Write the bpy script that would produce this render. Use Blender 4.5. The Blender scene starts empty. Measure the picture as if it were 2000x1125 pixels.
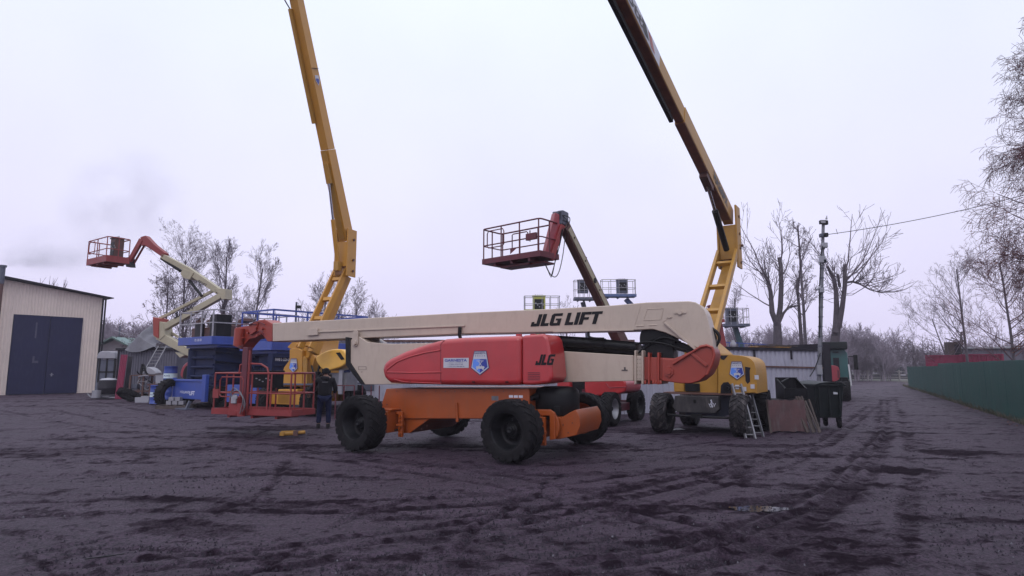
import bpy, bmesh, math, random
import numpy as np
from mathutils import Vector, Matrix
sc = bpy.context.scene
COL = sc.collection
rad = math.radians
# ------------------------------------------------------------------ camera
F, CH = 1200.0, 1.75
TH = math.atan(155.5/F)
cam = bpy.data.cameras.new('camera'); cam_o = bpy.data.objects.new('camera', cam); COL.objects.link(cam_o)
cam.sensor_width = 36; cam.lens = 36*F/2000; cam.clip_end = 3000; cam.clip_start = 0.1
cam_o.location = (0, 0, CH); cam_o.rotation_euler = (rad(90)+TH, 0, 0)
sc.camera = cam_o
# ------------------------------------------------------------------ world, sun, exposure
SUN_EL, SUN_AZ = rad(38), rad(-160)
w = bpy.data.worlds.new('World'); sc.world = w; w.use_nodes = True
nt = w.node_tree; nt.nodes.clear()
N = lambda t, tree=nt: tree.nodes.new(t)
sky = N('ShaderNodeTexSky'); sky.sky_type = 'NISHITA'; sky.sun_disc = False
sky.sun_elevation = SUN_EL; sky.sun_rotation = SUN_AZ; sky.air_density = 1.5; sky.dust_density = 4
b1 = N('ShaderNodeBackground'); b1.inputs['Strength'].default_value = 0.05
nt.links.new(sky.outputs['Color'], b1.inputs['Color'])
tc = N('ShaderNodeTexCoord'); sx = N('ShaderNodeSeparateXYZ'); nt.links.new(tc.outputs['Generated'], sx.inputs[0])
cr = N('ShaderNodeValToRGB')
cr.color_ramp.elements[0].position = 0.0; cr.color_ramp.elements[0].color = (0.72, 0.66, 0.90, 1)
cr.color_ramp.elements[1].position = 1.0; cr.color_ramp.elements[1].color = (1.6, 1.65, 1.85, 1)
for p_, c_ in ((.22, (.80, .79, 1.0, 1)), (.60, (.85, .93, 1.10, 1))): e = cr.color_ramp.elements.new(p_); e.color = c_
nt.links.new(sx.outputs['Z'], cr.inputs['Fac'])
cn = N('ShaderNodeTexNoise'); cn.inputs['Scale'].default_value = 2.6; cn.inputs['Detail'].default_value = 3
nt.links.new(tc.outputs['Generated'], cn.inputs['Vector'])
mp = N('ShaderNodeMapRange'); mp.inputs[1].default_value = .3; mp.inputs[2].default_value = .7; mp.inputs[3].default_value = 1.06; mp.inputs[4].default_value = 1.16
nt.links.new(cn.outputs['Fac'], mp.inputs[0])
b2 = N('ShaderNodeBackground'); nt.links.new(cr.outputs['Color'], b2.inputs['Color']); nt.links.new(mp.outputs[0], b2.inputs['Strength'])
mx = N('ShaderNodeMixShader'); mx.inputs[0].default_value = 0.96
nt.links.new(b1.outputs[0], mx.inputs[1]); nt.links.new(b2.outputs[0], mx.inputs[2])
wo = N('ShaderNodeOutputWorld'); nt.links.new(mx.outputs[0], wo.inputs['Surface'])
sl = bpy.data.lights.new('sun', 'SUN'); sl.energy = 0.6; sl.angle = rad(25); sl.color = (1, .96, .9)
so = bpy.data.objects.new('sun', sl); COL.objects.link(so)
sd = Vector((math.cos(SUN_EL)*math.sin(SUN_AZ), math.cos(SUN_EL)*math.cos(SUN_AZ), math.sin(SUN_EL)))
so.rotation_euler = sd.to_track_quat('Z', 'Y').to_euler(); so.location = (0, -20, 40)
sc.view_settings.view_transform = 'Standard'; sc.view_settings.look = 'None'
sc.view_settings.exposure = 0.0; sc.view_settings.gamma = 1
sc.render.engine = 'CYCLES'; sc.cycles.max_bounces = 6; sc.cycles.volume_bounces = 1
# ------------------------------------------------------------------ photo geometry helpers
def ray(px, py):
    u = (px-1000)/F; v = (562.5-py)/F
    return Vector((u, math.cos(TH)-v*math.sin(TH), math.sin(TH)+v*math.cos(TH)))
def gnd(px, py):
    r = ray(px, py); t = -CH/r.z
    return (r.x*t, r.y*t)
def at(px, py, Y):
    r = ray(px, py); t = Y/r.y
    return Vector((r.x*t, Y, CH+r.z*t))
class Frame:
    """a vertical-plane frame: local x runs to the right, y away, z up"""
    def __init__(s, O, beta):
        s.O = Vector((O[0], O[1])); s.b = rad(beta)
        s.x = Vector((math.cos(s.b), -math.sin(s.b))); s.y = Vector((math.sin(s.b), math.cos(s.b)))
    def uv(s, px, py, y=0.0):
        r = ray(px, py); rxy = Vector((r.x, r.y))
        t = (y + s.O.dot(s.y))/rxy.dot(s.y)
        return ((rxy*t - s.O).dot(s.x), CH + r.z*t)
    def p3(s, px, py, y=0.0):
        a = s.uv(px, py, y); return Vector((a[0], y, a[1]))
    def loc(s, P):
        d = Vector((P[0], P[1]))-s.O
        return Vector((d.dot(s.x), d.dot(s.y), P[2]))
# ------------------------------------------------------------------ mesh builder
_tc = {}
def text_mesh(s, off):
    k = (s, off)
    if k not in _tc:
        c = bpy.data.curves.new('t', 'FONT'); c.body = s; c.size = 1; c.offset = off; c.resolution_u = 3
        o = bpy.data.objects.new('t', c); COL.objects.link(o)
        dg = bpy.context.evaluated_depsgraph_get(); dg.update()
        m = bpy.data.meshes.new_from_object(o.evaluated_get(dg))
        v = [tuple(p.co[:2]) for p in m.vertices]; f = [tuple(p.vertices) for p in m.polygons]
        bpy.data.objects.remove(o); bpy.data.curves.remove(c); bpy.data.meshes.remove(m)
        xs = [p[0] for p in v]; ys = [p[1] for p in v]
        x0, x1, y0, y1 = min(xs), max(xs), min(ys), max(ys)
        v = [((p[0]-x0)/(x1-x0), (p[1]-y0)/(y1-y0)) for p in v]
        _tc[k] = (v, f, (x1-x0)/(y1-y0))
    return _tc[k]
class MB:
    def __init__(s): s.v = []; s.f = []; s.m = []; s.s = []; s.mi = 0; s.T = None
    def add(s, vs, fs, smooth=False):
        n = len(s.v)
        if s.T is not None: vs = [s.T @ Vector(p) for p in vs]
        s.v += [tuple(p) for p in vs]; s.f += [tuple(i+n for i in f) for f in fs]
        s.m += [s.mi]*len(fs); s.s += [smooth]*len(fs)
        return s
    def box(s, c, d, R=None):
        c = Vector(c); h = Vector(d)/2
        vs = [Vector((sx*h.x, sy*h.y, sz*h.z)) for sx in (-1, 1) for sy in (-1, 1) for sz in (-1, 1)]
        if R is not None: vs = [R @ p for p in vs]
        return s.add([c+p for p in vs], [(0,1,3,2),(4,6,7,5),(0,4,5,1),(2,3,7,6),(0,2,6,4),(1,5,7,3)])
    def bb(s, x0, x1, y0, y1, z0, z1):
        return s.box(((x0+x1)/2, (y0+y1)/2, (z0+z1)/2), (abs(x1-x0), abs(y1-y0), abs(z1-z0)))
    def prism(s, pts, y0, y1):
        """outline in x,z extruded between two local y values"""
        n = len(pts); a = sum(pts[i][0]*pts[(i+1)%n][1]-pts[(i+1)%n][0]*pts[i][1] for i in range(n))
        if a < 0: pts = pts[::-1]
        if y0 > y1: y0, y1 = y1, y0
        vs = [(p[0], y0, p[1]) for p in pts]+[(p[0], y1, p[1]) for p in pts]
        fs = [tuple(range(n)), tuple(range(2*n-1, n-1, -1))]+[(i, i+n, (i+1)%n+n, (i+1)%n) for i in range(n)]
        return s.add(vs, fs)
    def beam(s, p0, p1, w, h, w1=None, h1=None, up=(0, 0, 1)):
        p0 = Vector(p0); p1 = Vector(p1); d = (p1-p0).normalized(); side = d.cross(Vector(up))
        if side.length < 1e-4: side = Vector((1, 0, 0))
        side.normalize(); u = side.cross(d).normalized(); w1 = w1 or w; h1 = h1 or h
        vs = []
        for p, a, b in ((p0, w, h), (p1, w1, h1)):
            vs += [p-side*a/2-u*b/2, p+side*a/2-u*b/2, p+side*a/2+u*b/2, p-side*a/2+u*b/2]
        return s.add(vs, [(0,1,2,3),(7,6,5,4),(0,4,5,1),(1,5,6,2),(2,6,7,3),(3,7,4,0)])
    def tube(s, pts, r, n=8, cap=True):
        pts = [Vector(p) for p in pts]; rs = r if isinstance(r, (list, tuple)) else [r]*len(pts)
        vs = []; fs = []; prev = None
        for i, p in enumerate(pts):
            d = (pts[min(i+1, len(pts)-1)]-pts[max(i-1, 0)]).normalized()
            if prev is None:
                a = d.orthogonal().normalized()
            else:
                a = prev-d*prev.dot(d)
                a = a.normalized() if a.length > 1e-5 else d.orthogonal().normalized()
            prev = a; b = d.cross(a)
            for k in range(n):
                t = 2*math.pi*k/n; vs.append(p+(a*math.cos(t)+b*math.sin(t))*rs[i])
        for i in range(len(pts)-1):
            for k in range(n):
                fs.append((i*n+k, i*n+(k+1)%n, (i+1)*n+(k+1)%n, (i+1)*n+k))
        s.add(vs, fs, n > 4)
        if cap: s.add(vs[:n], [tuple(range(n-1, -1, -1))]); s.add(vs[-n:], [tuple(range(n))])
        return s
    def cyl(s, p0, p1, r, n=20, r1=None): return s.tube([p0, p1], [r, r1 if r1 is not None else r], n)
    def lathe(s, prof, n=32, axis='y', c=(0, 0, 0), smooth=True):
        """prof: list of (radius, height along axis)"""
        vs = []; fs = []; c = Vector(c); L = len(prof)
        for k in range(n):
            t = 2*math.pi*k/n
            for r, h in prof:
                x, z = r*math.cos(t), r*math.sin(t)
                vs.append(c+(Vector((x, h, z)) if axis == 'y' else (Vector((h, x, z)) if axis == 'x' else Vector((x, z, h)))))
        for k in range(n):
            for i in range(L-1):
                a = k*L+i; b = ((k+1) % n)*L+i
                fs.append((a, b, b+1, a+1))
        return s.add(vs, fs, smooth)
    def text(s, txt, o, xd, ud, h, w=None, off=0.0, shear=0.0):
        v, f, asp = text_mesh(txt, off); o = Vector(o); xd = Vector(xd).normalized(); ud = Vector(ud).normalized()
        w = w or asp*h
        nrm = xd.cross(ud)
        return s.add([o+xd*(p[0]*w+shear*p[1]*h)+ud*p[1]*h for p in v], f)
    def poly(s, pts, o, xd, ud, sx=1, sy=1, lift=0.0):
        o = Vector(o); xd = Vector(xd); ud = Vector(ud); nn = xd.cross(ud).normalized()*lift
        return s.add([o+xd*(p[0]*sx)+ud*(p[1]*sy)+nn for p in pts], [tuple(range(len(pts)))])
    def build(s, name, mats, parent=None, bevel=0, seg=2, loc=None, rot=None, merge=False):
        me = bpy.data.meshes.new(name); me.from_pydata(s.v, [], s.f)
        if not isinstance(mats, (list, tuple)): mats = [mats]
        for m in mats: me.materials.append(m)
        me.polygons.foreach_set('material_index', s.m); me.polygons.foreach_set('use_smooth', s.s)
        if merge:
            bm = bmesh.new(); bm.from_mesh(me); bmesh.ops.remove_doubles(bm, verts=bm.verts, dist=1e-4)
            bmesh.ops.recalc_face_normals(bm, faces=bm.faces); bm.to_mesh(me); bm.free()
        me.update()
        o = bpy.data.objects.new(name, me); COL.objects.link(o); o.parent = parent
        if loc is not None: o.location = loc
        if rot is not None: o.rotation_euler = rot
        if bevel:
            md = o.modifiers.new('b', 'BEVEL'); md.width = bevel; md.segments = seg; md.limit_method = 'ANGLE'; md.angle_limit = rad(35)
            if seg > 1:
                for p in me.polygons: p.use_smooth = True
                wn = o.modifiers.new('wn', 'WEIGHTED_NORMAL'); wn.keep_sharp = True
        return o
def tag(o, label=None, cat=None, group=None, kind=None):
    if label: o['label'] = label
    if cat: o['category'] = cat
    if group: o['group'] = group
    if kind: o['kind'] = kind
    return o
def root(name, fr=None, label=None, cat=None, group=None, loc=None, rz=0):
    o = bpy.data.objects.new(name, None); COL.objects.link(o); o.empty_display_size = .3
    if fr is not None: o.location = (fr.O.x, fr.O.y, 0); o.rotation_euler = (0, 0, -fr.b)
    else: o.location = loc or (0, 0, 0); o.rotation_euler = (0, 0, rz)
    return tag(o, label, cat, group)
def dup(o, loc=None, rz=None, scale=None, label=None, parent=None):
    c = o.copy(); COL.objects.link(c); c.parent = parent
    if loc is not None: c.location = loc
    if rz is not None: c.rotation_euler = (0, 0, rz)
    if scale is not None: c.scale = scale if hasattr(scale, '__len__') else (scale,)*3
    if label: c['label'] = label
    for ch in list(o.children): dup(ch, parent=c)
    return c
# ------------------------------------------------------------------ materials
def mat(name, col, rough=.5, metal=0, coat=0, var=.12, vs=3.0, bump=0, bs=30, dirt=0, dcol=(.05, .04, .045), spec=.5):
    if max(col) < .7: col = tuple(c*.72 for c in col)
    if max(col) < .06: spec = min(spec, .22)
    m = bpy.data.materials.new(name); m.use_nodes = True; t = m.node_tree; n = t.nodes; l = t.links
    p = n['Principled BSDF']; p.inputs['Metallic'].default_value = metal; p.inputs['Coat Weight'].default_value = coat
    p.inputs['Coat Roughness'].default_value = .15; p.inputs['Specular IOR Level'].default_value = spec
    tc = n.new('ShaderNodeTexCoord')
    nz = n.new('ShaderNodeTexNoise'); nz.inputs['Scale'].default_value = vs; nz.inputs['Detail'].default_value = 6; nz.inputs['Roughness'].default_value = .65
    l.new(tc.outputs['Object'], nz.inputs['Vector'])
    r = n.new('ShaderNodeValToRGB'); r.color_ramp.elements[0].position = .3; r.color_ramp.elements[1].position = .7
    r.color_ramp.elements[0].color = tuple(c*(1-var) for c in col)+(1,); r.color_ramp.elements[1].color = tuple(min(1, c*(1+var)) for c in col)+(1,)
    l.new(nz.outputs['Fac'], r.inputs['Fac']); out = r.outputs['Color']
    if dirt:
        mpn = n.new('ShaderNodeMapping'); mpn.inputs['Scale'].default_value = (1, 1, .25); l.new(tc.outputs['Object'], mpn.inputs['Vector'])
        d = n.new('ShaderNodeTexNoise'); d.inputs['Scale'].default_value = 9; d.inputs['Detail'].default_value = 8; d.inputs['Roughness'].default_value = .7
        l.new(mpn.outputs[0], d.inputs['Vector'])
        dr = n.new('ShaderNodeMapRange'); dr.inputs[1].default_value = .5; dr.inputs[2].default_value = .8; dr.inputs[3].default_value = 0; dr.inputs[4].default_value = dirt
        l.new(d.outputs['Fac'], dr.inputs[0])
        mm = n.new('ShaderNodeMix'); mm.data_type = 'RGBA'; l.new(dr.outputs[0], mm.inputs[0]); l.new(out, mm.inputs[6]); mm.inputs[7].default_value = tuple(dcol)+(1,)
        out = mm.outputs[2]
    l.new(out, p.inputs['Base Color'])
    rr = n.new('ShaderNodeMapRange'); rr.inputs[3].default_value = max(0.05, rough-.1); rr.inputs[4].default_value = min(1, rough+.12)
    l.new(nz.outputs['Fac'], rr.inputs[0]); l.new(rr.outputs[0], p.inputs['Roughness'])
    if bump:
        b = n.new('ShaderNodeTexNoise'); b.inputs['Scale'].default_value = bs; b.inputs['Detail'].default_value = 4; l.new(tc.outputs['Object'], b.inputs['Vector'])
        bn = n.new('ShaderNodeBump'); bn.inputs['Strength'].default_value = bump; bn.inputs['Distance'].default_value = .02
        l.new(b.outputs['Fac'], bn.inputs['Height']); l.new(bn.outputs[0], p.inputs['Normal'])
    return m
M = {}
M['cream'] = mat('cream_paint', (.60, .485, .40), .42, coat=.2, var=.07, vs=1.2, dirt=.42, dcol=(.28, .21, .17))
M['cream2'] = mat('old_cream_paint', (.50, .44, .31), .5, var=.1, vs=2, dirt=.4, dcol=(.2, .16, .12))
M['hood'] = mat('red_gelcoat', (.54, .035, .040), .33, coat=.5, var=.12, vs=1.5, dirt=.3, dcol=(.25, .06, .06))
M['orange'] = mat('orange_paint', (.42, .080, .008), .45, coat=.12, var=.12, vs=2, dirt=.6, dcol=(.2, .07, .03))
M['red'] = mat('orange_red_paint', (.38, .045, .025), .45, coat=.15, var=.1, vs=2, dirt=.25, dcol=(.15, .04, .03))
M['rail_red'] = mat('faded_red_paint', (.30, .034, .036), .5, var=.14, vs=4, dirt=.35, dcol=(.15, .06, .05))
M['dark_red'] = mat('dark_red_paint', (.13, .014, .028), .5, var=.18, vs=4, dirt=.4, dcol=(.06, .03, .03))
M['brown'] = mat('grimy_boom_paint', (.13, .055, .045), .6, var=.3, vs=3, dirt=.6)
M['under'] = mat('shaded_boom_underside', (.24, .085, .045), .6, var=.25, vs=3, dirt=.5)  # brown puts the shade beneath the yellow boom into its colour
M['yellow'] = mat('yellow_paint', (.62, .29, .03), .45, coat=.15, var=.08, vs=1.6, dirt=.25, dcol=(.25, .14, .06))
M['yellow2'] = mat('weathered_yellow_paint', (.50, .25, .032), .5, var=.12, vs=1.6, dirt=.4, dcol=(.2, .12, .06))
M['blue'] = mat('blue_paint', (.035, .08, .40), .45, coat=.1, var=.15, vs=2, dirt=.4, dcol=(.03, .03, .05))
M['navy'] = mat('dark_blue_paint', (.007, .015, .07), .6, var=.25, vs=2, dirt=.5, dcol=(.01, .01, .015))
M['steelblue'] = mat('steel_blue_paint', (.10, .15, .33), .5, var=.15, dirt=.3)
M['slate'] = mat('slate_grey_paint', (.10, .11, .16), .55, var=.2, dirt=.4)
M['teal'] = mat('dark_teal_paint', (.03, .085, .10), .45, var=.15, dirt=.3)
M['black'] = mat('black_paint', (.012, .012, .014), .45, var=.2)
M['rubber'] = mat('rubber', (.013, .012, .014), .8, var=.35, vs=9, bump=.25, bs=60, dirt=.4, dcol=(.045, .038, .042), spec=.15)
M['mudrubber'] = mat('muddy_rubber', (.035, .032, .036), .85, var=.4, vs=8, bump=.3, bs=60, dirt=1.0, dcol=(.19, .165, .17), spec=.1)
M['rim'] = mat('dark_rim', (.012, .012, .015), .4, metal=.3, var=.3, dirt=.3)
M['grey'] = mat('grey_metal', (.22, .22, .25), .5, metal=.3, var=.2, dirt=.5)
M['galv'] = mat('galvanised_metal', (.42, .42, .46), .4, metal=.5, var=.12, dirt=.25)
M['alu'] = mat('aluminium', (.30, .29, .32), .5, metal=.4, var=.1, dirt=.3, dcol=(.2, .19, .2))
M['railgrey'] = mat('grey_rail_paint', (.42, .40, .44), .5, var=.2, vs=8, dirt=.4)
M['white'] = mat('white_paint', (.6, .71, .76), .5, var=.06, dirt=.25, dcol=(.3, .28, .3))
M['sticker'] = mat('sticker_white', (.62, .61, .68), .4, var=.02)
M['st_blue'] = mat('sticker_light_blue', (.10, .23, .70), .4, var=.02)
M['st_dark'] = mat('sticker_dark_blue', (.035, .06, .38), .4, var=.02)
M['st_navy'] = mat('sticker_navy', (.02, .02, .14), .4, var=.02)
M['letter_grey'] = mat('letter_grey', (.10, .085, .085), .6, var=.2)
M['letter_white'] = mat('letter_white', (.6, .6, .7), .6, var=.2)
M['hose'] = mat('hose_rubber', (.015, .015, .017), .5)
M['chrome'] = mat('chrome_rod', (.55, .55, .6), .15, metal=1, var=.05)
M['wood'] = mat('old_wood', (.10, .075, .07), .85, var=.3, vs=6, bump=.4, bs=25, dirt=.5)
M['redwood'] = mat('stained_board', (.10, .045, .05), .8, var=.35, vs=2.2, bump=.3, bs=20, dirt=.75, dcol=(.11, .10, .105))
M['bin'] = mat('bin_plastic', (.012, .016, .018), .5, var=.2, dirt=.3, dcol=(.04, .04, .045))
M['cladding'] = mat('cream_cladding', (.70, .59, .525), .5, var=.06, vs=.6, dirt=.3, dcol=(.25, .2, .18))
M['door'] = mat('slate_door_paint', (.022, .024, .078), .5, var=.12, vs=.8, dirt=.35, dcol=(.06, .06, .1))
M['roof'] = mat('roof_edge', (.018, .015, .023), .6, var=.3)
M['fence'] = mat('green_fence_paint', (.022, .098, .080), .45, var=.2, vs=.8, dirt=.6, dcol=(.03, .06, .055))
M['whitewall'] = mat('white_sheet_metal', (.50, .49, .60), .5, var=.1, vs=1.3, dirt=.55, dcol=(.14, .13, .17))
M['shed'] = mat('grey_sheet_metal', (.13, .125, .17), .5, var=.12, dirt=.35)
M['gable'] = mat('pale_render', (.42, .40, .46), .8, var=.1)
M['greenroof'] = mat('green_roof_sheet', (.16, .26, .24), .5, var=.15)
M['magenta'] = mat('crimson_sheet', (.26, .008, .06), .45, var=.15, dirt=.25)
M['tarp'] = mat('grey_tarp', (.15, .145, .175), .5, var=.25, bump=.6, bs=6)
M['truckgreen'] = mat('truck_green_paint', (.02, .12, .12), .4, coat=.3, var=.12, dirt=.3)
M['pink'] = mat('faded_pink_red_hood', (.36, .035, .055), .4, coat=.3, var=.1, dirt=.15, dcol=(.2, .05, .05))
M['concrete'] = mat('concrete', (.30, .29, .33), .85, var=.2, bump=.3, dirt=.4)
M['bark'] = mat('bark', (.10, .08, .095), .9, var=.35, vs=5, bump=.5, bs=18)
M['bark2'] = mat('pale_bark', (.13, .11, .13), .9, var=.35, vs=4, bump=.4, bs=18)
M['woods'] = mat('haze_pale_twig', (.30, .25, .31), .9, var=.2)  # paler than the nearer twigs: distance haze put into the colour
M['twig'] = mat('twig', (.17, .135, .17), .9, var=.3)
M['birchtwig'] = mat('birch_twig', (.13, .05, .065), .8, var=.3)
M['leaf'] = mat('dry_leaf', (.22, .085, .05), .7, var=.5, vs=1.5)
M['leaf2'] = mat('grey_brown_leaf', (.13, .09, .10), .8, var=.4, vs=1.5)
M['stone'] = mat('gravestone', (.22, .21, .25), .6, var=.4)
M['stonew'] = mat('pale_gravestone', (.55, .53, .6), .6, var=.2)
M['stoned'] = mat('dark_gravestone', (.03, .03, .04), .4, var=.3)
M['glass'] = mat('dark_glass', (.02, .022, .03), .1, var=.1)
M['paper'] = mat('pale_plastic', (.40, .39, .44), .5, var=.1)
M['skin'] = mat('skin', (.42, .22, .16), .6, var=.08)
M['jacket'] = mat('black_jacket', (.014, .013, .018), .8, var=.3, bump=.5, bs=12)
M['jeans'] = mat('navy_trousers', (.012, .017, .06), .85, var=.3, bump=.4, bs=14)
M['cap'] = mat('black_knit', (.01, .01, .013), .9, var=.3)
M['boot'] = mat('boot_leather', (.03, .027, .03), .6, var=.3)
M['limeyellow'] = mat('lime_yellow_plastic', (.55, .55, .12), .5, var=.1, dirt=.3)
M['puddle'] = mat('puddle_water', (.03, .03, .04), .02, var=.02, spec=.8)
# ------------------------------------------------------------------ shared builders
_wc = {}
def wheel(parent, c, R=.58, W=.44, face='-y', style='dir', rubber='rubber', rim='rim', rz=0.0, hubcol='rim'):
    """tyre with chevron lugs, dished rim and hub; face = side that shows the dish"""
    key = (R, W, style, rubber, rim, hubcol)
    if key not in _wc:
        b = MB(); h = W/2; n = 40
        lb = .972 if style == 'worn' else .955; prof = [(.60*R, -h*.80), (.615*R, -h*.93), (.70*R, -h*1.0), (.82*R, -h*1.02), (.90*R, -h*.97), (.945*R, -h*.86), (lb*R, -h*.5), (lb*R, h*.5), (.945*R, h*.86), (.90*R, h*.97), (.82*R, h*1.02), (.70*R, h*1.0), (.615*R, h*.93), (.60*R, h*.80)]
        b.lathe(prof, n)
        nl = 20
        sgns = (-1, 1)
        for sg in sgns:
            for k in range(nl):
                a0 = 2*math.pi*(k+(.5 if sg > 0 else 0))/nl
                wd = 2*math.pi/nl*.30; sh = 2*math.pi/nl*.95
                rows = [(-.06*h, 0, 1.0), (.45*h, .5, 1.0), (.93*h, 1.0, .99), (1.03*h, 1.12, .93), (1.01*h, 1.2, .87)]
                vs = []
                for yy, q, rr in rows:
                    for ds, rb in ((-wd, rr*R), (wd, rr*R), (wd*1.25, (rr-.045)*R), (-wd*1.25, (rr-.045)*R)):
                        t = a0+sh*q+ds
                        vs.append((rb*math.cos(t), sg*yy, rb*math.sin(t)))
                fs = []
                for i in range(len(rows)-1):
                    for j in range(4): fs.append((i*4+j, i*4+(j+1) % 4, (i+1)*4+(j+1) % 4, (i+1)*4+j))
                fs += [(3, 2, 1, 0), (16, 17, 18, 19)]
                b.add(vs, fs)
        t_o = b.build('wheel', M[rubber])
        r = MB(); dd = .55*h
        r.lathe([(.615*R, -h*.86), (.60*R, -h*.90), (.575*R, -h*.86), (.56*R, -h*.6), (.54*R, -h*.55), (.535*R, -h*.25), (.51*R, -h*.2), (.505*R, h*.25), (.46*R, h*.34), (.24*R, h*.30), (.235*R, -h*.02), (.20*R, -h*.10), (.0, -h*.10)], 36)
        r.lathe([(.61*R, h*.86), (.56*R, h*.8), (.50*R, h*.42), (.3*R, h*.36), (0, h*.36)], 36)
        for k in range(8):
            t = 2*math.pi*k/8; r.cyl((.33*R*math.cos(t), h*.31, .33*R*math.sin(t)), (.33*R*math.cos(t), h*.18, .33*R*math.sin(t)), .018, 6)
        r_o = r.build('rim', M[rim], t_o)
        q = MB(); q.lathe([(.125*R, -h*.05), (.125*R, -h*.36), (.10*R, -h*.43), (.05*R, -h*.43), (.045*R, -h*.40), (0, -h*.40)], 20)
        q.lathe([(.19*R, -h*.09), (.19*R, -h*.19), (.12*R, -h*.24)], 20)
        q.build('hub', M[hubcol], t_o)
        _wc[key] = t_o; o = t_o
    else:
        o = dup(_wc[key])
    ang = {'-y': 0, '+y': math.pi, '-x': -math.pi/2, '+x': math.pi/2}[face]+rz
    o.parent = parent; o.location = c; o.rotation_euler = (0, random.random()*.8, 0)
    o.rotation_mode = 'XYZ'
    o.matrix_local = Matrix.Translation(Vector(c)) @ Matrix.Rotation(ang, 4, 'Z') @ Matrix.Rotation(random.random()*6, 4, 'Y')
    return o
def badge(parent, o, xd, ud, w, h, name='badge_sticker', lift=.006):
    """pentagon company sticker: white top with lettering, two-tone blue shield, small lift emblem"""
    b = MB(); o = Vector(o); xd = Vector(xd).normalized(); ud = Vector(ud).normalized()
    def P(pts, l): b.poly(pts, o, xd, ud, w, h, l)
    full = [(.18, 1), (.84, 1), (1, .30), (.5, 0), (0, .30)]
    ins = lambda k: [((x-.5)*k+.5, (y-.52)*k+.52) for x, y in full]
    b.mi = 3; P(full, lift); b.mi = 0; P(ins(.93), lift+.002)
    b.mi = 1; P([(.15, .66), (.5, .66), (.5, .09), (.09, .34)], lift+.004)
    b.mi = 2; P([(.5, .66), (.85, .66), (.91, .34), (.5, .09)], lift+.004)
    n = xd.cross(ud).normalized()
    T = lambda s_, x, y, hh, ww, off=.02: b.text(s_, o+xd*x*w+ud*y*h+n*(lift+.004), xd, ud, hh*h, ww*w, off)
    b.mi = 3; T('GARNESTA', .2, .86, .09, .6)
    for k in range(5):
        c = .26+.12*k; st = []
        for j in range(10):
            rr = .036 if j % 2 == 0 else .015; t = math.pi/2+j*math.pi/5
            st.append((c+rr*math.cos(t), .79+rr*math.sin(t)*w/h))
        P(st, lift+.004)
    b.mi = 0
    L = lift+.0065
    P([(.32, .60), (.70, .60), (.70, .575), (.32, .575)], L)
    P([(.40, .575), (.44, .575), (.64, .36), (.60, .36)], L); P([(.60, .575), (.64, .575), (.44, .36), (.40, .36)], L+.0005)
    P([(.32, .37), (.72, .37), (.76, .32), (.70, .27), (.34, .27), (.28, .32)], L)
    for cx in (.36, .67): P([(cx+.05*math.cos(t*.7854), .26+.05*w/h*math.sin(t*.7854)) for t in range(8)], L+.001)
    return b.build(name, [M['sticker'], M['st_blue'], M['st_dark'], M['st_navy']], parent)
GL = {  # block letters on a unit-height grid (lists of polygons)
 'J': (.62, [[(.36, 1), (.62, 1), (.62, 0), (.36, 0)], [(0, .0), (.36, 0), (.36, .24), (0, .24)], [(0, .24), (.2, .24), (.2, .38), (0, .38)]]),
 'L': (.56, [[(0, 1), (.26, 1), (.26, 0), (0, 0)], [(.26, 0), (.56, 0), (.56, .24), (.26, .24)]]),
 'G': (.74, [[(0, .12), (.26, .12), (.26, .88), (0, .88)], [(.12, 1), (.74, 1), (.74, .78), (.0, .78), (0, .88)], [(0, .12), (.12, 0), (.74, 0), (.74, .22), (0, .22)], [(.50, .22), (.74, .22), (.74, .58), (.50, .58)], [(.36, .42), (.50, .42), (.50, .58), (.36, .58)]]),
 'I': (.26, [[(0, 1), (.26, 1), (.26, 0), (0, 0)]]),
 'F': (.62, [[(0, 1), (.26, 1), (.26, 0), (0, 0)], [(.26, 1), (.66, 1), (.66, .78), (.26, .78)], [(.26, .58), (.58, .58), (.58, .38), (.26, .38)]]),
 'T': (.66, [[(0, 1), (.7, 1), (.7, .78), (0, .78)], [(.22, .78), (.48, .78), (.48, 0), (.22, 0)]]), ' ': (.2, [])}
def block(b, s, o, xd, ud, h, shear=.28, gap=.07, maxw=None):
    o = Vector(o); xd = Vector(xd).normalized(); ud = Vector(ud).normalized()
    tot = sum(GL[c][0]+gap for c in s); k = h if maxw is None else maxw/tot
    x = 0
    for c in s:
        wd, ps = GL[c]
        for i, p in enumerate(ps):
            b.add([o+xd*((q[0]+x)*k+shear*q[1]*h)+ud*q[1]*h+(xd.cross(ud))*(i*.0006) for q in p], [tuple(range(len(p)))])
        x += wd+gap
    return b
def arc(c, r, a0, a1, n, ux, uz):
    return [Vector(c)+Vector(ux)*r*math.cos(rad(a0+(a1-a0)*i/n))+Vector(uz)*r*math.sin(rad(a0+(a1-a0)*i/n)) for i in range(n+1)]
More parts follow.
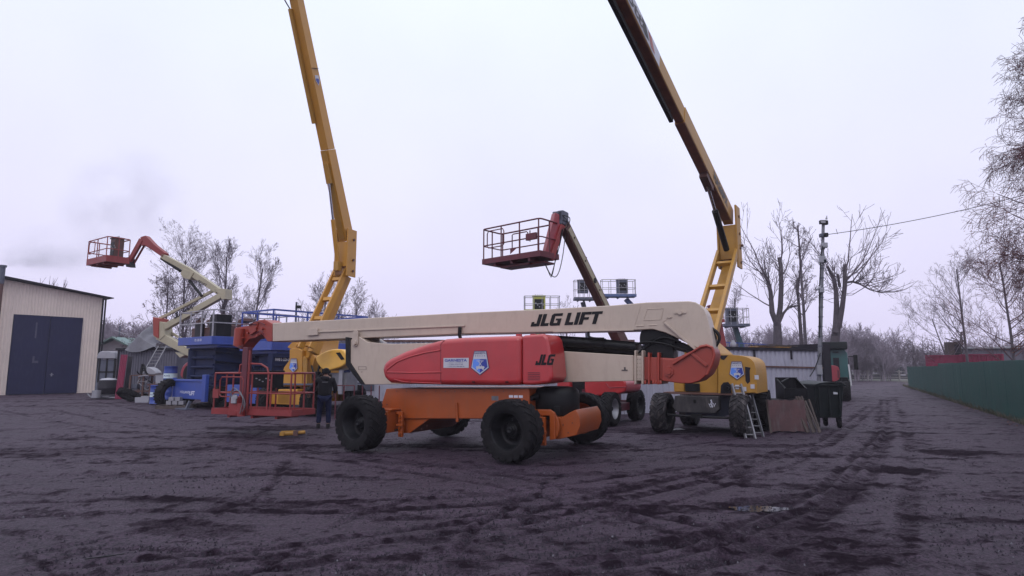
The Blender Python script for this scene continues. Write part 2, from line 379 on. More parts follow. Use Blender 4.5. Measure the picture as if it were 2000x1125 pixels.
def basket(parent, o, ang, L, W, H, mrail, mfloor, toe=.16, r=.022, posts=4, box=True, boxmat='slate', boxat=(.5, .85), gate=True, wposts=2, boxsize=(.7, .25, .9)):
    """work platform with guard rails. o = near-left floor corner (local), ang = rotation, L along, W deep"""
    T = Matrix.Translation(Vector(o)) @ Matrix.Rotation(ang, 4, 'Z')
    b = MB(); b.T = T
    b.bb(0, L, 0, W, .0, .04)
    for y in (.0, W): b.bb(-.01, L+.01, y-.012, y+.012, -.005, toe)
    for x in (.0, L): b.bb(x-.012, x+.012, .013, W-.013, -.005, toe)
    for k in range(3): b.bb(L*(.2+.3*k)-.04, L*(.2+.3*k)+.04, .05, W-.05, -.09, -.001)
    b.build('platform_floor', mfloor, parent)
    g = MB(); g.T = T; hb = .09
    zt, zm = H, H*.52
    c = .1
    loop = lambda z: [(c, 0, z), (L-c, 0, z), (L-.03, .03, z), (L, c, z), (L, W-c, z), (L-.03, W-.03, z), (L-c, W, z), (c, W, z), (.03, W-.03, z), (0, W-c, z), (0, c, z), (.03, .03, z), (c, 0, z)]
    g.tube(loop(zt), r, 8); g.tube(loop(zm), r*.8, 6)
    for k in range(posts):
        x = c/2+(L-c)*k/(posts-1)
        for y in (0.0, W): g.tube([(x, y, toe*.5), (x, y, zt)], r*.85, 6)
    for k in range(1, wposts):
        y = W*k/wposts
        for x in (0.0, L): g.tube([(x, y, toe*.5), (x, y, zt)], r*.85, 6)
    g.build('guard_rail', mrail, parent)
    if gate:
        q = MB(); q.T = T; x0, x1 = L*.10, L*.40
        q.tube([(x0, -.03, zm-.05), (x0, -.03, zt-.18), (x0+.05, -.03, zt-.1), (x1-.05, -.03, zt-.1), (x1, -.03, zt-.18), (x1, -.03, zm-.05), (x1-.06, -.03, zm-.1), (x0+.06, -.03, zm-.1), (x0, -.03, zm-.05)], r*.7, 6)
        q.build('gate_loop', mrail, parent)
    if box:
        q = MB(); q.T = T; bx, by = boxat[0]*L, boxat[1]*W; s = boxsize
        q.bb(bx-s[0]/2, bx+s[0]/2, by-s[1]/2, by+s[1]/2, H-s[2], H+.02); q.bb(bx-s[0]/2-.03, bx+s[0]/2+.03, by-s[1]/2-.05, by+s[1]/2, H+.02, H+.07)
        q.mi = 1; q.bb(bx-s[0]*.36, bx+s[0]*.36, by-s[1]/2-.015, by-s[1]/2-.001, H-s[2]*.82, H-.16); q.mi = 2
        for k in range(5): q.bb(bx-s[0]*.3+.11*k, bx-s[0]*.3+.11*k+.06, by-s[1]/2-.022, by-s[1]/2-.016, H-s[2]*(.4+.1*(k%3)), H-s[2]*(.33+.1*(k%3)))
        q.mi = 1
        for k in range(4): q.cyl((bx-.2+.13*k, by-.03, H+.07), (bx-.2+.13*k, by-.03, H+.15), .016, 6)
        q.build('control_box', [M[boxmat], M['black'], M['paper']], parent, bevel=.004, seg=1)
def hoses(parent, paths, r=.015, m='hose', name='hose'):
    b = MB()
    for p in paths:
        pts = [Vector(q) for q in p]; out = []
        for i in range(len(pts)-1):
            p0 = pts[max(i-1, 0)]; p1 = pts[i]; p2 = pts[i+1]; p3 = pts[min(i+2, len(pts)-1)]
            for k in range(6):
                t = k/6; out.append(.5*((2*p1)+(p2-p0)*t+(2*p0-5*p1+4*p2-p3)*t*t+(3*p1-p0-3*p2+p3)*t**3))
        out.append(pts[-1]); b.tube(out, r, 6)
    return b.build(name, M[m], parent)
def corrug(b, x0, x1, z0, z1, y, pitch=.2, depth=.035, th=.004, z1b=None):
    """trapezoidal sheet, one strip with thickness, along x"""
    n = max(1, int(round((x1-x0)/pitch))); p = (x1-x0)/n; xs = []
    for k in range(n):
        a = x0+k*p
        xs += [(a, 0), (a+p*.42, 0), (a+p*.52, depth), (a+p*.90, depth)]
    xs.append((x1, 0)); m = len(xs); vs = []; fs = []
    zt = lambda x: z1 if z1b is None else z1+(z1b-z1)*(x-x0)/(x1-x0)
    for x, d in xs: vs += [(x, y-d, z0), (x, y-d, zt(x)), (x, y-d+th, z0), (x, y-d+th, zt(x))]
    for i in range(m-1):
        a = i*4; c = a+4
        fs += [(a, c, c+1, a+1), (a+2, a+3, c+3, c+2), (a+1, c+1, c+3, a+3)]
    b.add(vs, fs); return b
def sm(pts, k=5):
    """smooth a closed 2D outline (Chaikin once or more)"""
    for _ in range(k):
        o = []
        for i in range(len(pts)):
            a = pts[i]; c = pts[(i+1) % len(pts)]
            o += [(a[0]*.75+c[0]*.25, a[1]*.75+c[1]*.25), (a[0]*.25+c[0]*.75, a[1]*.25+c[1]*.75)]
        pts = o
    return pts
# ================================================================== FRONT MACHINE: big articulated boom lift
A = Frame((-.74, 14.02), 26)
def P(fr, pts, y): return [fr.uv(px, py, y) for px, py in pts]
def main_lift():
    R_ = root('boom_lift', A, 'large cream and red boom lift in front, folded flat over its orange chassis', 'boom lift')
    hx, hy = 1.68, 1.64
    wheel(R_, (-1.98, -hy, .58), .585, .46, '-y', style='worn', rz=rad(-9)); wheel(R_, (1.62, -hy, .58), .585, .46, '-y', style='worn', rz=rad(-7))
    wheel(R_, (-1.85, hy, .58), .585, .46, '+y', style='worn'); wheel(R_, (1.85, hy+.12, .58), .585, .46, '+y', style='worn', rim='orange')
    # chassis
    b = MB()
    b.prism(P(A, [(754, 759), (1034, 759), (1034, 818), (784, 818), (741, 803)], -.95), -.95, .95)
    b.build('chassis', M['orange'], R_, bevel=.02)
    b = MB(); x0, z0 = A.uv(788, 818, -.97); x1, z1 = A.uv(840, 846, -.97)
    b.prism(P(A, [(784, 816), (842, 816), (800, 846), (785, 846)], -.9), -.9, .9)
    xr, _ = A.uv(893, 780, -.96); b.bb(xr-.015, xr+.015, -1.0, -.951, 1.02, .62); b.prism([(xr-.015, .62), (xr+.05, .62), (xr+.015, 1.02), (xr-.015, 1.02)], -1.0, -.951)
    b.build('chassis_bracket', M['orange'], R_, bevel=.012)
    for sx in (-1, 1):
        b = MB(); b.bb(sx*hx-.2, sx*hx+.2, -1.38, 1.38, .36, .82); b.bb(sx*hx-.24, sx*hx+.24, -1.3, 1.3, .82, .86)
        b.build('axle_box', M['orange'], R_, bevel=.015)
        b = MB()
        for sy in (-1, 1):
            b.bb(sx*hx-.15, sx*hx+.15, sy*1.24, sy*1.5, .40, .76); b.cyl((sx*hx, sy*1.3, .58), (sx*hx, sy*1.55, .58), .2, 16)
        b.mi = 1
        b.bb(sx*hx-.05, sx*hx+.05, -1.56, -1.50, .30, .88)
        b.build('steering_knuckle', [M['orange'], M['grey']], R_, bevel=.01)
        b = MB(); xx = sx*hx+.34
        b.bb(xx-.04, xx+.06, -1.12, -1.05, .26, .80); b.bb(xx-.22, xx-.04, -1.10, -1.05, .74, .80)
        for z in (.33, .45, .60, .70): b.cyl((xx+.01, -1.16, z), (xx+.01, -1.11, z), .028, 8)
        b.bb(xx-.06, xx+.10, -1.17, -1.12, .49, .54)
        b.build('axle_bracket', M['orange'], R_, bevel=.008)
    # right-hand end: curved end plates and tank
    b = MB()
    b.prism(P(A, [(1043, 800), (1074, 800), (1083, 806), (1084, 858), (1073, 860), (1073, 812), (1043, 812)], -1.05), -1.05, -.99)
    pl = [(1083, 812), (1096, 816), (1112, 806), (1124, 800), (1131, 812), (1133, 832), (1126, 850), (1092, 858), (1083, 858)]
    b.prism(P(A, pl, -.85), -.85, .5); b.prism(P(A, [(1083, 806), (1090, 820), (1093, 835), (1090, 850), (1083, 858)], -1.0), -1.0, -.95)
    b.mi = 1; b.bb(1.25, 1.45, -1.0, -.9, .80, .88)
    b.build('end_plate', [M['orange'], M['rim']], R_, bevel=.015)
    b = MB(); cx, cz = A.uv(1080, 806, -.5)
    zt = A.uv(1080, 755, -.5)[1]
    b.lathe([(0, zt), (.25, zt), (.40, zt-.03), (.46, zt-.09), (.475, zt-.16), (.475, cz-.02), (.42, cz-.12), (0, cz-.12)], 28, 'z', (cx, -.30, 0))
    b.cyl((cx-.25, -.75, cz+.33), (cx-.30, -.92, cz+.30), .075, 14, .05); b.bb(cx+.16, cx+.28, -.86, -.72, cz-.02, cz+.15)
    b.build('fuel_tank', M['black'], R_)
    # turntable
    b = MB(); b.bb(-1.9, 1.25, -.9, .9, 1.19, 1.235); b.cyl((0, 0, 1.12), (0, 0, 1.24), .75, 32)
    b.build('turntable', M['rim'], R_)
    # engine hood with moulded panel
    out = [(745, 722), (748, 709), (760, 700), (790, 686), (830, 672), (868, 662), (905, 659), (960, 657), (1018, 655), (1018, 752), (985, 753), (880, 752), (800, 750), (760, 748), (748, 738)]
    yh0, yh1 = -1.22, -.42
    b = MB(); b.prism(P(A, out, yh0), yh0, yh1)
    h = b.build('engine_hood', M['hood'], R_, bevel=.11, seg=6)
    b = MB(); b.prism(P(A, [(1019.5, 655), (1062, 652), (1070, 660), (1075, 690), (1079, 735), (1073, 748), (1045, 752), (1019.5, 752)], yh0), yh0, yh1)
    b.build('rear_hood', M['hood'], R_, bevel=.10, seg=6)
    b = MB(); yy = yh0-.002
    def rib(pts, r): b.tube([A.p3(px, py, yy) for px, py in pts], r, 8)
    rib([(754, 727), (757, 721), (775, 707), (800, 697), (830, 689), (860, 684)], .017)
    rib([(754, 727), (800, 728), (862, 727)], .016)
    rib([(770, 741), (790, 746), (862, 749)], .012)
    b.build('hood_moulding', M['hood'], R_)
    b = MB(); b.tube([A.p3(861, py, yy+.004) for py in (672, 700, 749)], .007, 6); b.tube([A.p3(861+0, 672, yy+.004), A.p3(868, 664, yy+.03)], .007, 6)
    b.build('hood_seam', M['dark_red'], R_)
    b = MB()
    for px in (1012, 1040, 1058):
        a = A.uv(px, 654, yh0+.12); b.bb(a[0]-.05, a[0]+.05, -1.1, -1.02, a[1]-.04, a[1]+.02)
    b.build('hood_hinge', M['hood'], R_)
    b = MB(); block(b, 'JLG', A.p3(1045, 713, yh0-.008), (1, 0, 0), (0, 0, 1), .205, .30, .05, .38)
    b.build('hood_lettering', M['black'], R_)
    # stickers
    o = A.p3(866, 718.5, yh0-.006); o2 = A.p3(915.5, 718.5, yh0-.006); ww = o2.x-o.x; hh = .205
    b = MB(); xd, ud = Vector((1, 0, 0)), Vector((0, 0, 1))
    b.poly([(0, 0), (1, 0), (1, 1), (0, 1)], o, xd, ud, ww, hh)
    b.mi = 1; T = lambda s, x, z, h_, w_, of=.0: b.text(s, o+xd*x*ww+ud*z*hh+Vector((0, -.003, 0)), xd, ud, h_*hh, w_*ww, of)
    T('GARNESTA', .05, .62, .28, .88, .03); b.mi = 2
    T('аренда   подъёмников', .22, .46, .09, .55); T('+ 7 (903) 414-21-04', .17, .27, .12, .6, .01); T('+ 375 (29) 584-68-94', .17, .08, .12, .66, .01)
    b.build('phone_sticker', [M['sticker'], M['st_dark'], M['st_navy']], R_)
    o = A.p3(919.5, 733, yh0-.004); o2 = A.p3(956, 733, yh0-.004)
    badge(R_, o, xd, ud, o2.x-o.x, A.uv(937, 684, yh0)[1]-A.uv(937, 732, yh0)[1])
    # counterweight / tower base plate, black edge
    yp = -.40
    b = MB(); b.prism(P(A, [(684, 664), (700, 657), (718, 668), (760, 672), (905, 668), (1090, 690), (1090, 745), (745, 751), (712, 751), (684, 708)], yp), yp, .40)
    b.build('tower_base', M['cream'], R_, bevel=.015)
    b = MB(); b.prism(P(A, [(674.5, 658), (683.5, 660), (683.5, 708), (712, 751), (704, 750), (675, 713)], yp-.03), yp-.03, .43)
    for (px, py) in ((679, 695), (700, 743)):
        a = A.p3(px, py, yp-.03); b.cyl(a, a+Vector((0, -.012, 0)), .012, 8)
    b.build('counterweight_edge', M['black'], R_, bevel=.008)
    b = MB(); c = A.p3(694, 670, yp-.01)
    b.prism([(c.x+.09*math.cos(t*.3927)+0, c.z+(.09*math.sin(t*.3927) + (.22 if 0 < t < 8 else 0))) for t in range(16)], yp-.03, yp)
    b.cyl((c.x, yp-.06, c.z), (c.x, yp-.03, c.z), .055, 16); b.cyl((c.x+.04, yp-.10, c.z-.02), (c.x+.04, yp-.06, c.z-.02), .02, 8)
    b.cyl((c.x, yp-.035, c.z+.22), (c.x, yp-.03, c.z+.22), .05, 16)
    b.build('lifting_lug', M['cream'], R_)
    b = MB()
    for (xa, ya, xb, yb) in ((700, 716, 715, 716), (700, 722, 715, 722), (700, 716, 700, 722), (715, 716, 715, 722)): b.tube([A.p3(xa, ya, yp-.003), A.p3(xb, yb, yp-.003)], .004, 4)
    b.text('007', A.p3(704.5, 727.5, yp-.004), (1, 0, 0), (0, 0, 1), .025, .06)
    b.build('rating_plate', M['letter_grey'], R_)
    # tower (lower) boom and its sleeve
    yl = -.36
    b = MB(); b.prism(P(A, [(1070, 684), (1237, 694), (1237, 744), (1070, 747)], yl), yl, .36)
    b.build('tower_boom', M['cream'], R_, bevel=.012)
    b = MB(); b.prism(P(A, [(1237, 694.5), (1256, 695), (1256, 744), (1237, 744)], yl-.02), yl-.02, .38)
    for px in (1240.5, 1254.5): b.prism(P(A, [(px-2.2, 684), (px+1.8, 684), (px+1.8, 751), (px-2.2, 751)], yl-.07), yl-.07, .43)
    b.build('sleeve_collar', M['cream'], R_, bevel=.02)
    b = MB()
    for k in range(6):
        for px in (1245.5, 1250):
            a = A.p3(px, 702+k*7.5, yl-.02); b.cyl(a, a+Vector((0, -.01, 0)), .007, 6)
    a = A.p3(1220, 722, yl-.003); b.bb(a.x-.06, a.x+.06, a.y-.01, a.y, a.z-.02, a.z+.0); b.bb(a.x-.01, a.x+.02, a.y-.012, a.y, a.z, a.z+.05)
    b.build('collar_bolts', M['letter_grey'], R_)
    b = MB(); b.prism(P(A, [(1256, 697), (1320, 700), (1320, 742), (1256, 742)], yl+.02), yl+.02, .34)
    b.build('inner_boom', M['red'], R_, bevel=.01)
    b = MB()
    for px in (1267, 1285.5): b.prism(P(A, [(px-2.2, 688.5), (px+2, 688.5), (px+2, 751), (px-2.2, 751)], yl-.05), yl-.05, .42)
    b.prism(P(A, [(1269, 698), (1284, 698), (1284, 744), (1269, 744)], yl-.01), yl-.01, .37)
    for px in (1260, 1276, 1281, 1290): 
        a = A.uv(px, 745, yl-.02); b.bb(a[0]-.025, a[0]+.025, -.40, -.34, a[1]-.05, a[1]+.02)
    b.build('boom_collar', M['red'], R_, bevel=.012)
    # knuckle casting
    kn = [(1293, 700), (1313, 701), (1330, 695), (1366, 678), (1383, 676), (1393, 680), (1396, 692), (1392, 712), (1382, 731), (1366, 744), (1350, 749), (1330, 749), (1293, 744)]
    b = MB(); b.prism(P(A, kn, yl-.06), yl-.06, .42)
    b.build('knuckle', M['red'], R_, bevel=.02)
    b = MB(); yk = yl-.075
    b.prism(P(A, [(1313, 709), (1366, 676), (1368, 679), (1314, 712.5)], yk-.05), yk-.05, yk+.01)
    b.tube([A.p3(px, py, yk) for px, py in ((1366, 678), (1380, 675), (1391, 679), (1395, 692), (1390, 712), (1380, 732))], .03, 8)
    b.prism(P(A, [(1347, 691), (1352, 688), (1383, 712), (1378, 717)], yk-.02), yk-.02, yk+.01)
    a = A.p3(1306.5, 726, yk); b.cyl(a+Vector((0, .01, 0)), a+Vector((0, -.025, 0)), .085, 18)
    b.cyl(a+Vector((0, -.02, 0)), a+Vector((0, -.05, 0)), .05, 16)
    for dz in (-.10, .10): b.prism([(a.x-.05, a.z+dz*.8), (a.x+.05, a.z+dz*.8), (a.x, a.z+dz*1.25)], yk-.015, yk)
    b.build('knuckle_rib', M['red'], R_, bevel=.008)
    # upper boom, outer section
    yu = -.33
    up = [(532, 631), (700, 622), (900, 611), (1082, 603), (1200, 596), (1262, 590.5), (1345, 588), (1358, 590), (1368, 596), (1376, 606), (1381, 618), (1393, 668), (1393, 684), (1366, 682), (1345, 672), (1322, 660), (1300, 650), (1275, 643), (1240, 645), (1080, 648.5), (905, 652), (690, 661), (532, 667)]
    b = MB(); b.prism(P(A, up, yu), yu, .33)
    b.build('main_boom', M['cream'], R_, bevel=.02)
    b = MB()
    b.prism(P(A, [(600, 648), (760, 641), (907, 635), (907, 637.2), (760, 643.2), (600, 650.2)], yu-.035), yu-.035, yu+.002)
    b.prism(P(A, [(599, 642.5), (620, 641.5), (620, 654), (599, 655.5)], yu-.06), yu-.06, yu+.002)
    b.prism(P(A, [(1080, 646), (1237, 643), (1237, 645.5), (1080, 649)], yu-.04), yu-.04, yu+.002)
    b.prism(P(A, [(1296, 631), (1299, 629.5), (1362, 682), (1357, 684)], yu-.06), yu-.06, yu+.002)
    def rect(pts, r=.008):
        q = [A.p3(px, py, yu-.002) for px, py in pts]; b.tube(q+[q[0]], r, 6)
    rect([(1264, 604), (1296, 602.5), (1291, 624), (1257, 625.5)])
    b.tube([A.p3(1252, 594, yu-.001), A.p3(1240, 635, yu-.001)], .005, 5)
    for px0, py in ((1243, 637), (1268, 635.5)): b.tube([A.p3(px0, py, yu-.001), A.p3(px0+15, py-.7, yu-.001)], .012, 6)
    b.build('boom_trim', M['cream'], R_, bevel=.004, seg=1)
    b = MB(); a = A.p3(1328.5, 610.5, yu)
    b.cyl(a, a+Vector((0, -.05, 0)), .042, 14); b.bb(a.x-.095, a.x+.095, a.y-.02, a.y, a.z-.02, a.z+.02)
    for dx in (-.095, .095): b.cyl((a.x+dx, a.y, a.z), (a.x+dx, a.y-.025, a.z), .022, 10)
    c = A.p3(1308, 619.5, yu); b.cyl(c, c+Vector((0, -.03, 0)), .022, 8); b.bb(c.x-.05, c.x+.05, c.y-.015, c.y, c.z-.012, c.z+.012)
    b.tube([A.p3(1304, 622, yu-.004), A.p3(1294, 630, yu-.004)], .005, 4)
    for k in range(3):
        for py in (633.5, 662): 
            a = A.p3(535+k*4, py, yu); b.cyl(a, a+Vector((0, -.008, 0)), .008, 6)
    for (px, py) in ((668, 628), (1000, 617), (760, 647)):
        a = A.p3(px, py, yu); b.cyl(a, a+Vector((0, -.008, 0)), .009, 6)
    b.build('pivot_boss', M['cream'], R_)
    b = MB(); q0 = A.p3(1036, 638, yu-.006); q1 = A.p3(1182, 632, yu-.006); ud = (Vector((0, 0, 1))); xd = (q1-q0).normalized()
    block(b, 'JLG LIFT', q0, xd, ud, .255, .33, .06, (q1-q0).length*.93)
    b.build('boom_lettering', M['black'], R_)
    # black cylinders, chains and slot between the booms
    b = MB()
    b.cyl(A.p3(1075, 665, -.12), A.p3(1182, 672, -.12), .115, 20); b.cyl(A.p3(1182, 672, -.12), A.p3(1245, 678, -.12), .10, 20)
    b.cyl(A.p3(1040, 677, .05), A.p3(1240, 686, .05), .08, 16)
    b.prism(P(A, [(1160, 664), (1245, 670), (1245, 692), (1160, 684)], -.05), -.05, .25)
    for cx, cy, rr in ((1283, 660, .34), (1285, 688, .30)):
        c = A.p3(cx, cy, -.22); pts = [(c.x+rr*math.cos(rad(t)), c.z+rr*math.sin(rad(t))*.9) for t in range(0, 181, 12)]
        b.prism(pts+[(c.x-rr, c.z-.12), (c.x+rr, c.z-.12)], -.22, .2)
    b.prism(P(A, [(1305, 664), (1330, 668), (1362, 684), (1345, 690), (1305, 680)], -.15), -.15, .15)
    b.build('lift_cylinder', M['black'], R_)
    hoses(R_, [[A.p3(1150, 645, -.3), A.p3(1149, 655, -.32), A.p3(1158, 660, -.32), A.p3(1180, 661, -.3)], [A.p3(1240, 672, -.25), A.p3(1265, 668, -.3), A.p3(1300, 672, -.3), A.p3(1350, 688, -.25)], [A.p3(1245, 690, -.25), A.p3(1290, 660, -.26), A.p3(1330, 668, -.26)]], .02)
    b = MB(); a = A.p3(898, 641, yu-.04); b.tube([a+Vector((0, 0, .02)), a+Vector((0, -.01, -.16)), a+Vector((.02, .02, -.25))], .04, 10)
    b.build('exhaust_stack', M['black'], R_)
    # yellow cable carrier behind the elbow
    hoses(R_, [[A.p3(1388, 640, .1), A.p3(1401, 650, .1), A.p3(1405, 662, .1), A.p3(1398, 676, .1)], [A.p3(1386, 645, .1), A.p3(1394, 652, .1), A.p3(1397, 662, .1), A.p3(1392, 676, .1)]], .035, 'hose', 'cable_chain')
    # ---- nose end: red jib head, rotator, post
    yj = -.25
    b = MB(); b.prism(P(A, [(531.5, 632), (517, 624), (505, 625), (495, 630), (489, 637), (489, 645), (504, 648), (513, 655), (522, 667), (531.5, 667)], yj), yj, .25)
    b.build('jib_head', M['red'], R_, bevel=.02)
    b = MB(); b.prism(P(A, [(460, 640), (487, 636), (500, 640), (512, 652), (500, 659), (487, 662), (478, 672), (470, 682), (462, 678), (457, 676)], yj+.05), yj+.05, .2)
    b.prism(P(A, [(484, 640), (492, 630), (505, 628), (500, 646), (488, 655)], yj-.03), yj-.03, .1)
    c0 = A.p3(468, 642, yj-.04); c1 = A.p3(465, 675, yj-.04); b.cyl(c0, c1, .13, 16)
    for px, py in ((500, 640), (512, 642), (484, 650), (474, 660), (503, 655)):
        a = A.p3(px, py, yj-.03); b.cyl(a+Vector((0, .05, 0)), a+Vector((0, -.03, 0)), .035, 10)
    b.build('jib_rotator', M['red'], R_, bevel=.012)
    hoses(R_, [[A.p3(458, 640, yj-.08), A.p3(470, 634, yj-.12), A.p3(484, 633, yj-.08), A.p3(500, 634, yj-.05)], [A.p3(486, 636, yj-.06), A.p3(500, 628, yj-.1), A.p3(517, 634, yj-.04)], [A.p3(500, 652, yj-.05), A.p3(508, 646, yj-.1), A.p3(516, 654, yj-.04)]], .014, 'dark_red')
    x0, z0 = A.uv(470, 678, yj); x1, z1 = A.uv(487, 808, yj)
    x0, z0 = A.uv(470, 745, -.62)[0], A.uv(470, 678, -.62)[1]; z1 = A.uv(487, 808, -.62)[1]
    b = MB(); b.bb(x0, x0+.20, -.62, -.46, z1, z0); b.build('jib_post', M['dark_red'], R_, bevel=.012); x1 = x0+.22  # darker red than the jib: the post's shadow is put into its colour
    b = MB(); b.tube([(x1+.03, -.6, z1+.05), (x1+.03, -.6, z0-.08)], .018, 8); b.tube([(x1+.06, -.6, z1), (x1+.06, -.6, z0-.1)], .010, 6); b.build('post_pipe', M['rail_red'], R_)
    # basket
    a = A.uv(569, 813, -.42); ang = rad(6); L = 2.62; W = .92; H = 1.08
    o = Vector((a[0], -.42, a[1]))-Matrix.Rotation(ang, 3, 'Z') @ Vector((L, 0, 0))
    basket(R_, o, ang, L, W, H, M['rail_red'], M['rail_red'], toe=.15, r=.026, posts=5, box=True, boxmat='rim', boxat=(.44, .80), boxsize=(.85, .3, .40))
    b = MB(); b.T = Matrix.Translation(o) @ Matrix.Rotation(ang, 4, 'Z')
    b.tube([(L*.33, .0, H), (L*.34, .0, H+.22), (L*.40, .0, H+.26), (L*.60, .0, H+.24), (L*.68, 0, H+.14), (L*.70, 0, H), (L*.70, 0, .1)], .026, 8)
    b.bb(.02, .22, -.03, -.005, .42, .66)
    b.build('entry_bar', M['rail_red'], R_)
    b = MB(); b.T = Matrix.Translation(o) @ Matrix.Rotation(ang, 4, 'Z')
    b.bb(.72, 1.02, -.16, .1, -.02, .46); b.cyl((1.1, -.1, -.03), (1.1, -.1, .3), .1, 14)
    b.bb(.95, 1.2, -.18, -.1, .03, .12)
    b.build('platform_mount', M['rail_red'], R_, bevel=.01)
    T_ = Matrix.Translation(o) @ Matrix.Rotation(ang, 4, 'Z')
    tp = lambda *p: T_ @ Vector(p)
    hoses(R_, [[tp(.8, -.2, .52), tp(.95, -.24, .62), tp(1.15, -.24, .6), tp(1.3, -.2, .3), tp(1.2, -.18, .1)], [tp(.8, -.2, .45), tp(1.0, -.24, .55), tp(1.2, -.22, .5), tp(1.28, -.2, .2)], [tp(.78, -.2, .35), tp(.9, -.22, .7), tp(1.25, -.24, .45), tp(1.15, -.2, .05)]], .013, 'grey')
    b = MB(); b.T = T_; b.bb(.84, 1.0, -.22, -.17, .3, .5); b.bb(.9, 1.05, -.235, -.2, .42, .52); b.build('junction_box', M['paper'], R_, bevel=.01)
    # bolts, latches, vents and hoses
    b = MB()
    for k in range(13):
        a = A.p3(775+k*19, 764, -.95); b.cyl(a, a+Vector((0, -.012, 0)), .011, 6)
    for px, py in ((752, 800), (756, 790), (830, 824), (834, 832), (824, 838), (1100, 830), (1118, 826), (1110, 845)): a = A.p3(px, py, -.96 if px < 1000 else -.85); b.cyl(a, a+Vector((0, -.014, 0)), .013, 6)
    b.build('chassis_bolts', M['brown'], R_)
    for px in (800, 925, 990): b = MB(); a = A.p3(px, 746, yh0-.004); b.box(a, (.07, .012, .025)); b.build('hood_latch', M['black'], R_, bevel=.004, seg=1)
    b = MB()
    for k in range(5): a = A.p3(1040, 728+k*3.4, yh0-.002); b.bb(a.x-.10, a.x+.16, a.y-.004, a.y+.01, a.z-.006, a.z+.006)
    b.build('hood_vent', M['dark_red'], R_)
    hoses(R_, [[(-1.35, -1.0, .45), (-1.5, -1.12, .40), (-1.7, -1.3, .48), (-1.9, -1.42, .6)], [(1.2, -.7, 1.1), (1.5, -.9, .95), (1.62, -1.2, .75)]], .016)
    b = MB(); a = A.p3(960, 782, -.954); b.poly([(0, 0), (.16, 0), (.16, .09), (0, .09)], a, (1, 0, 0), (0, 0, 1)); b.build('serial_plate', M['grey'], R_)
    # decal strip on chassis
    b = MB(); a = A.p3(994, 776.5, -.954)
    for k in range(3): b.poly([(0, 0), (.09, 0), (.09, .05), (0, .05)], a+Vector((.11*k, 0, 0)), (1, 0, 0), (0, 0, 1))
    b.build('warning_labels', M['letter_white'], R_)
    return R_
main_lift()
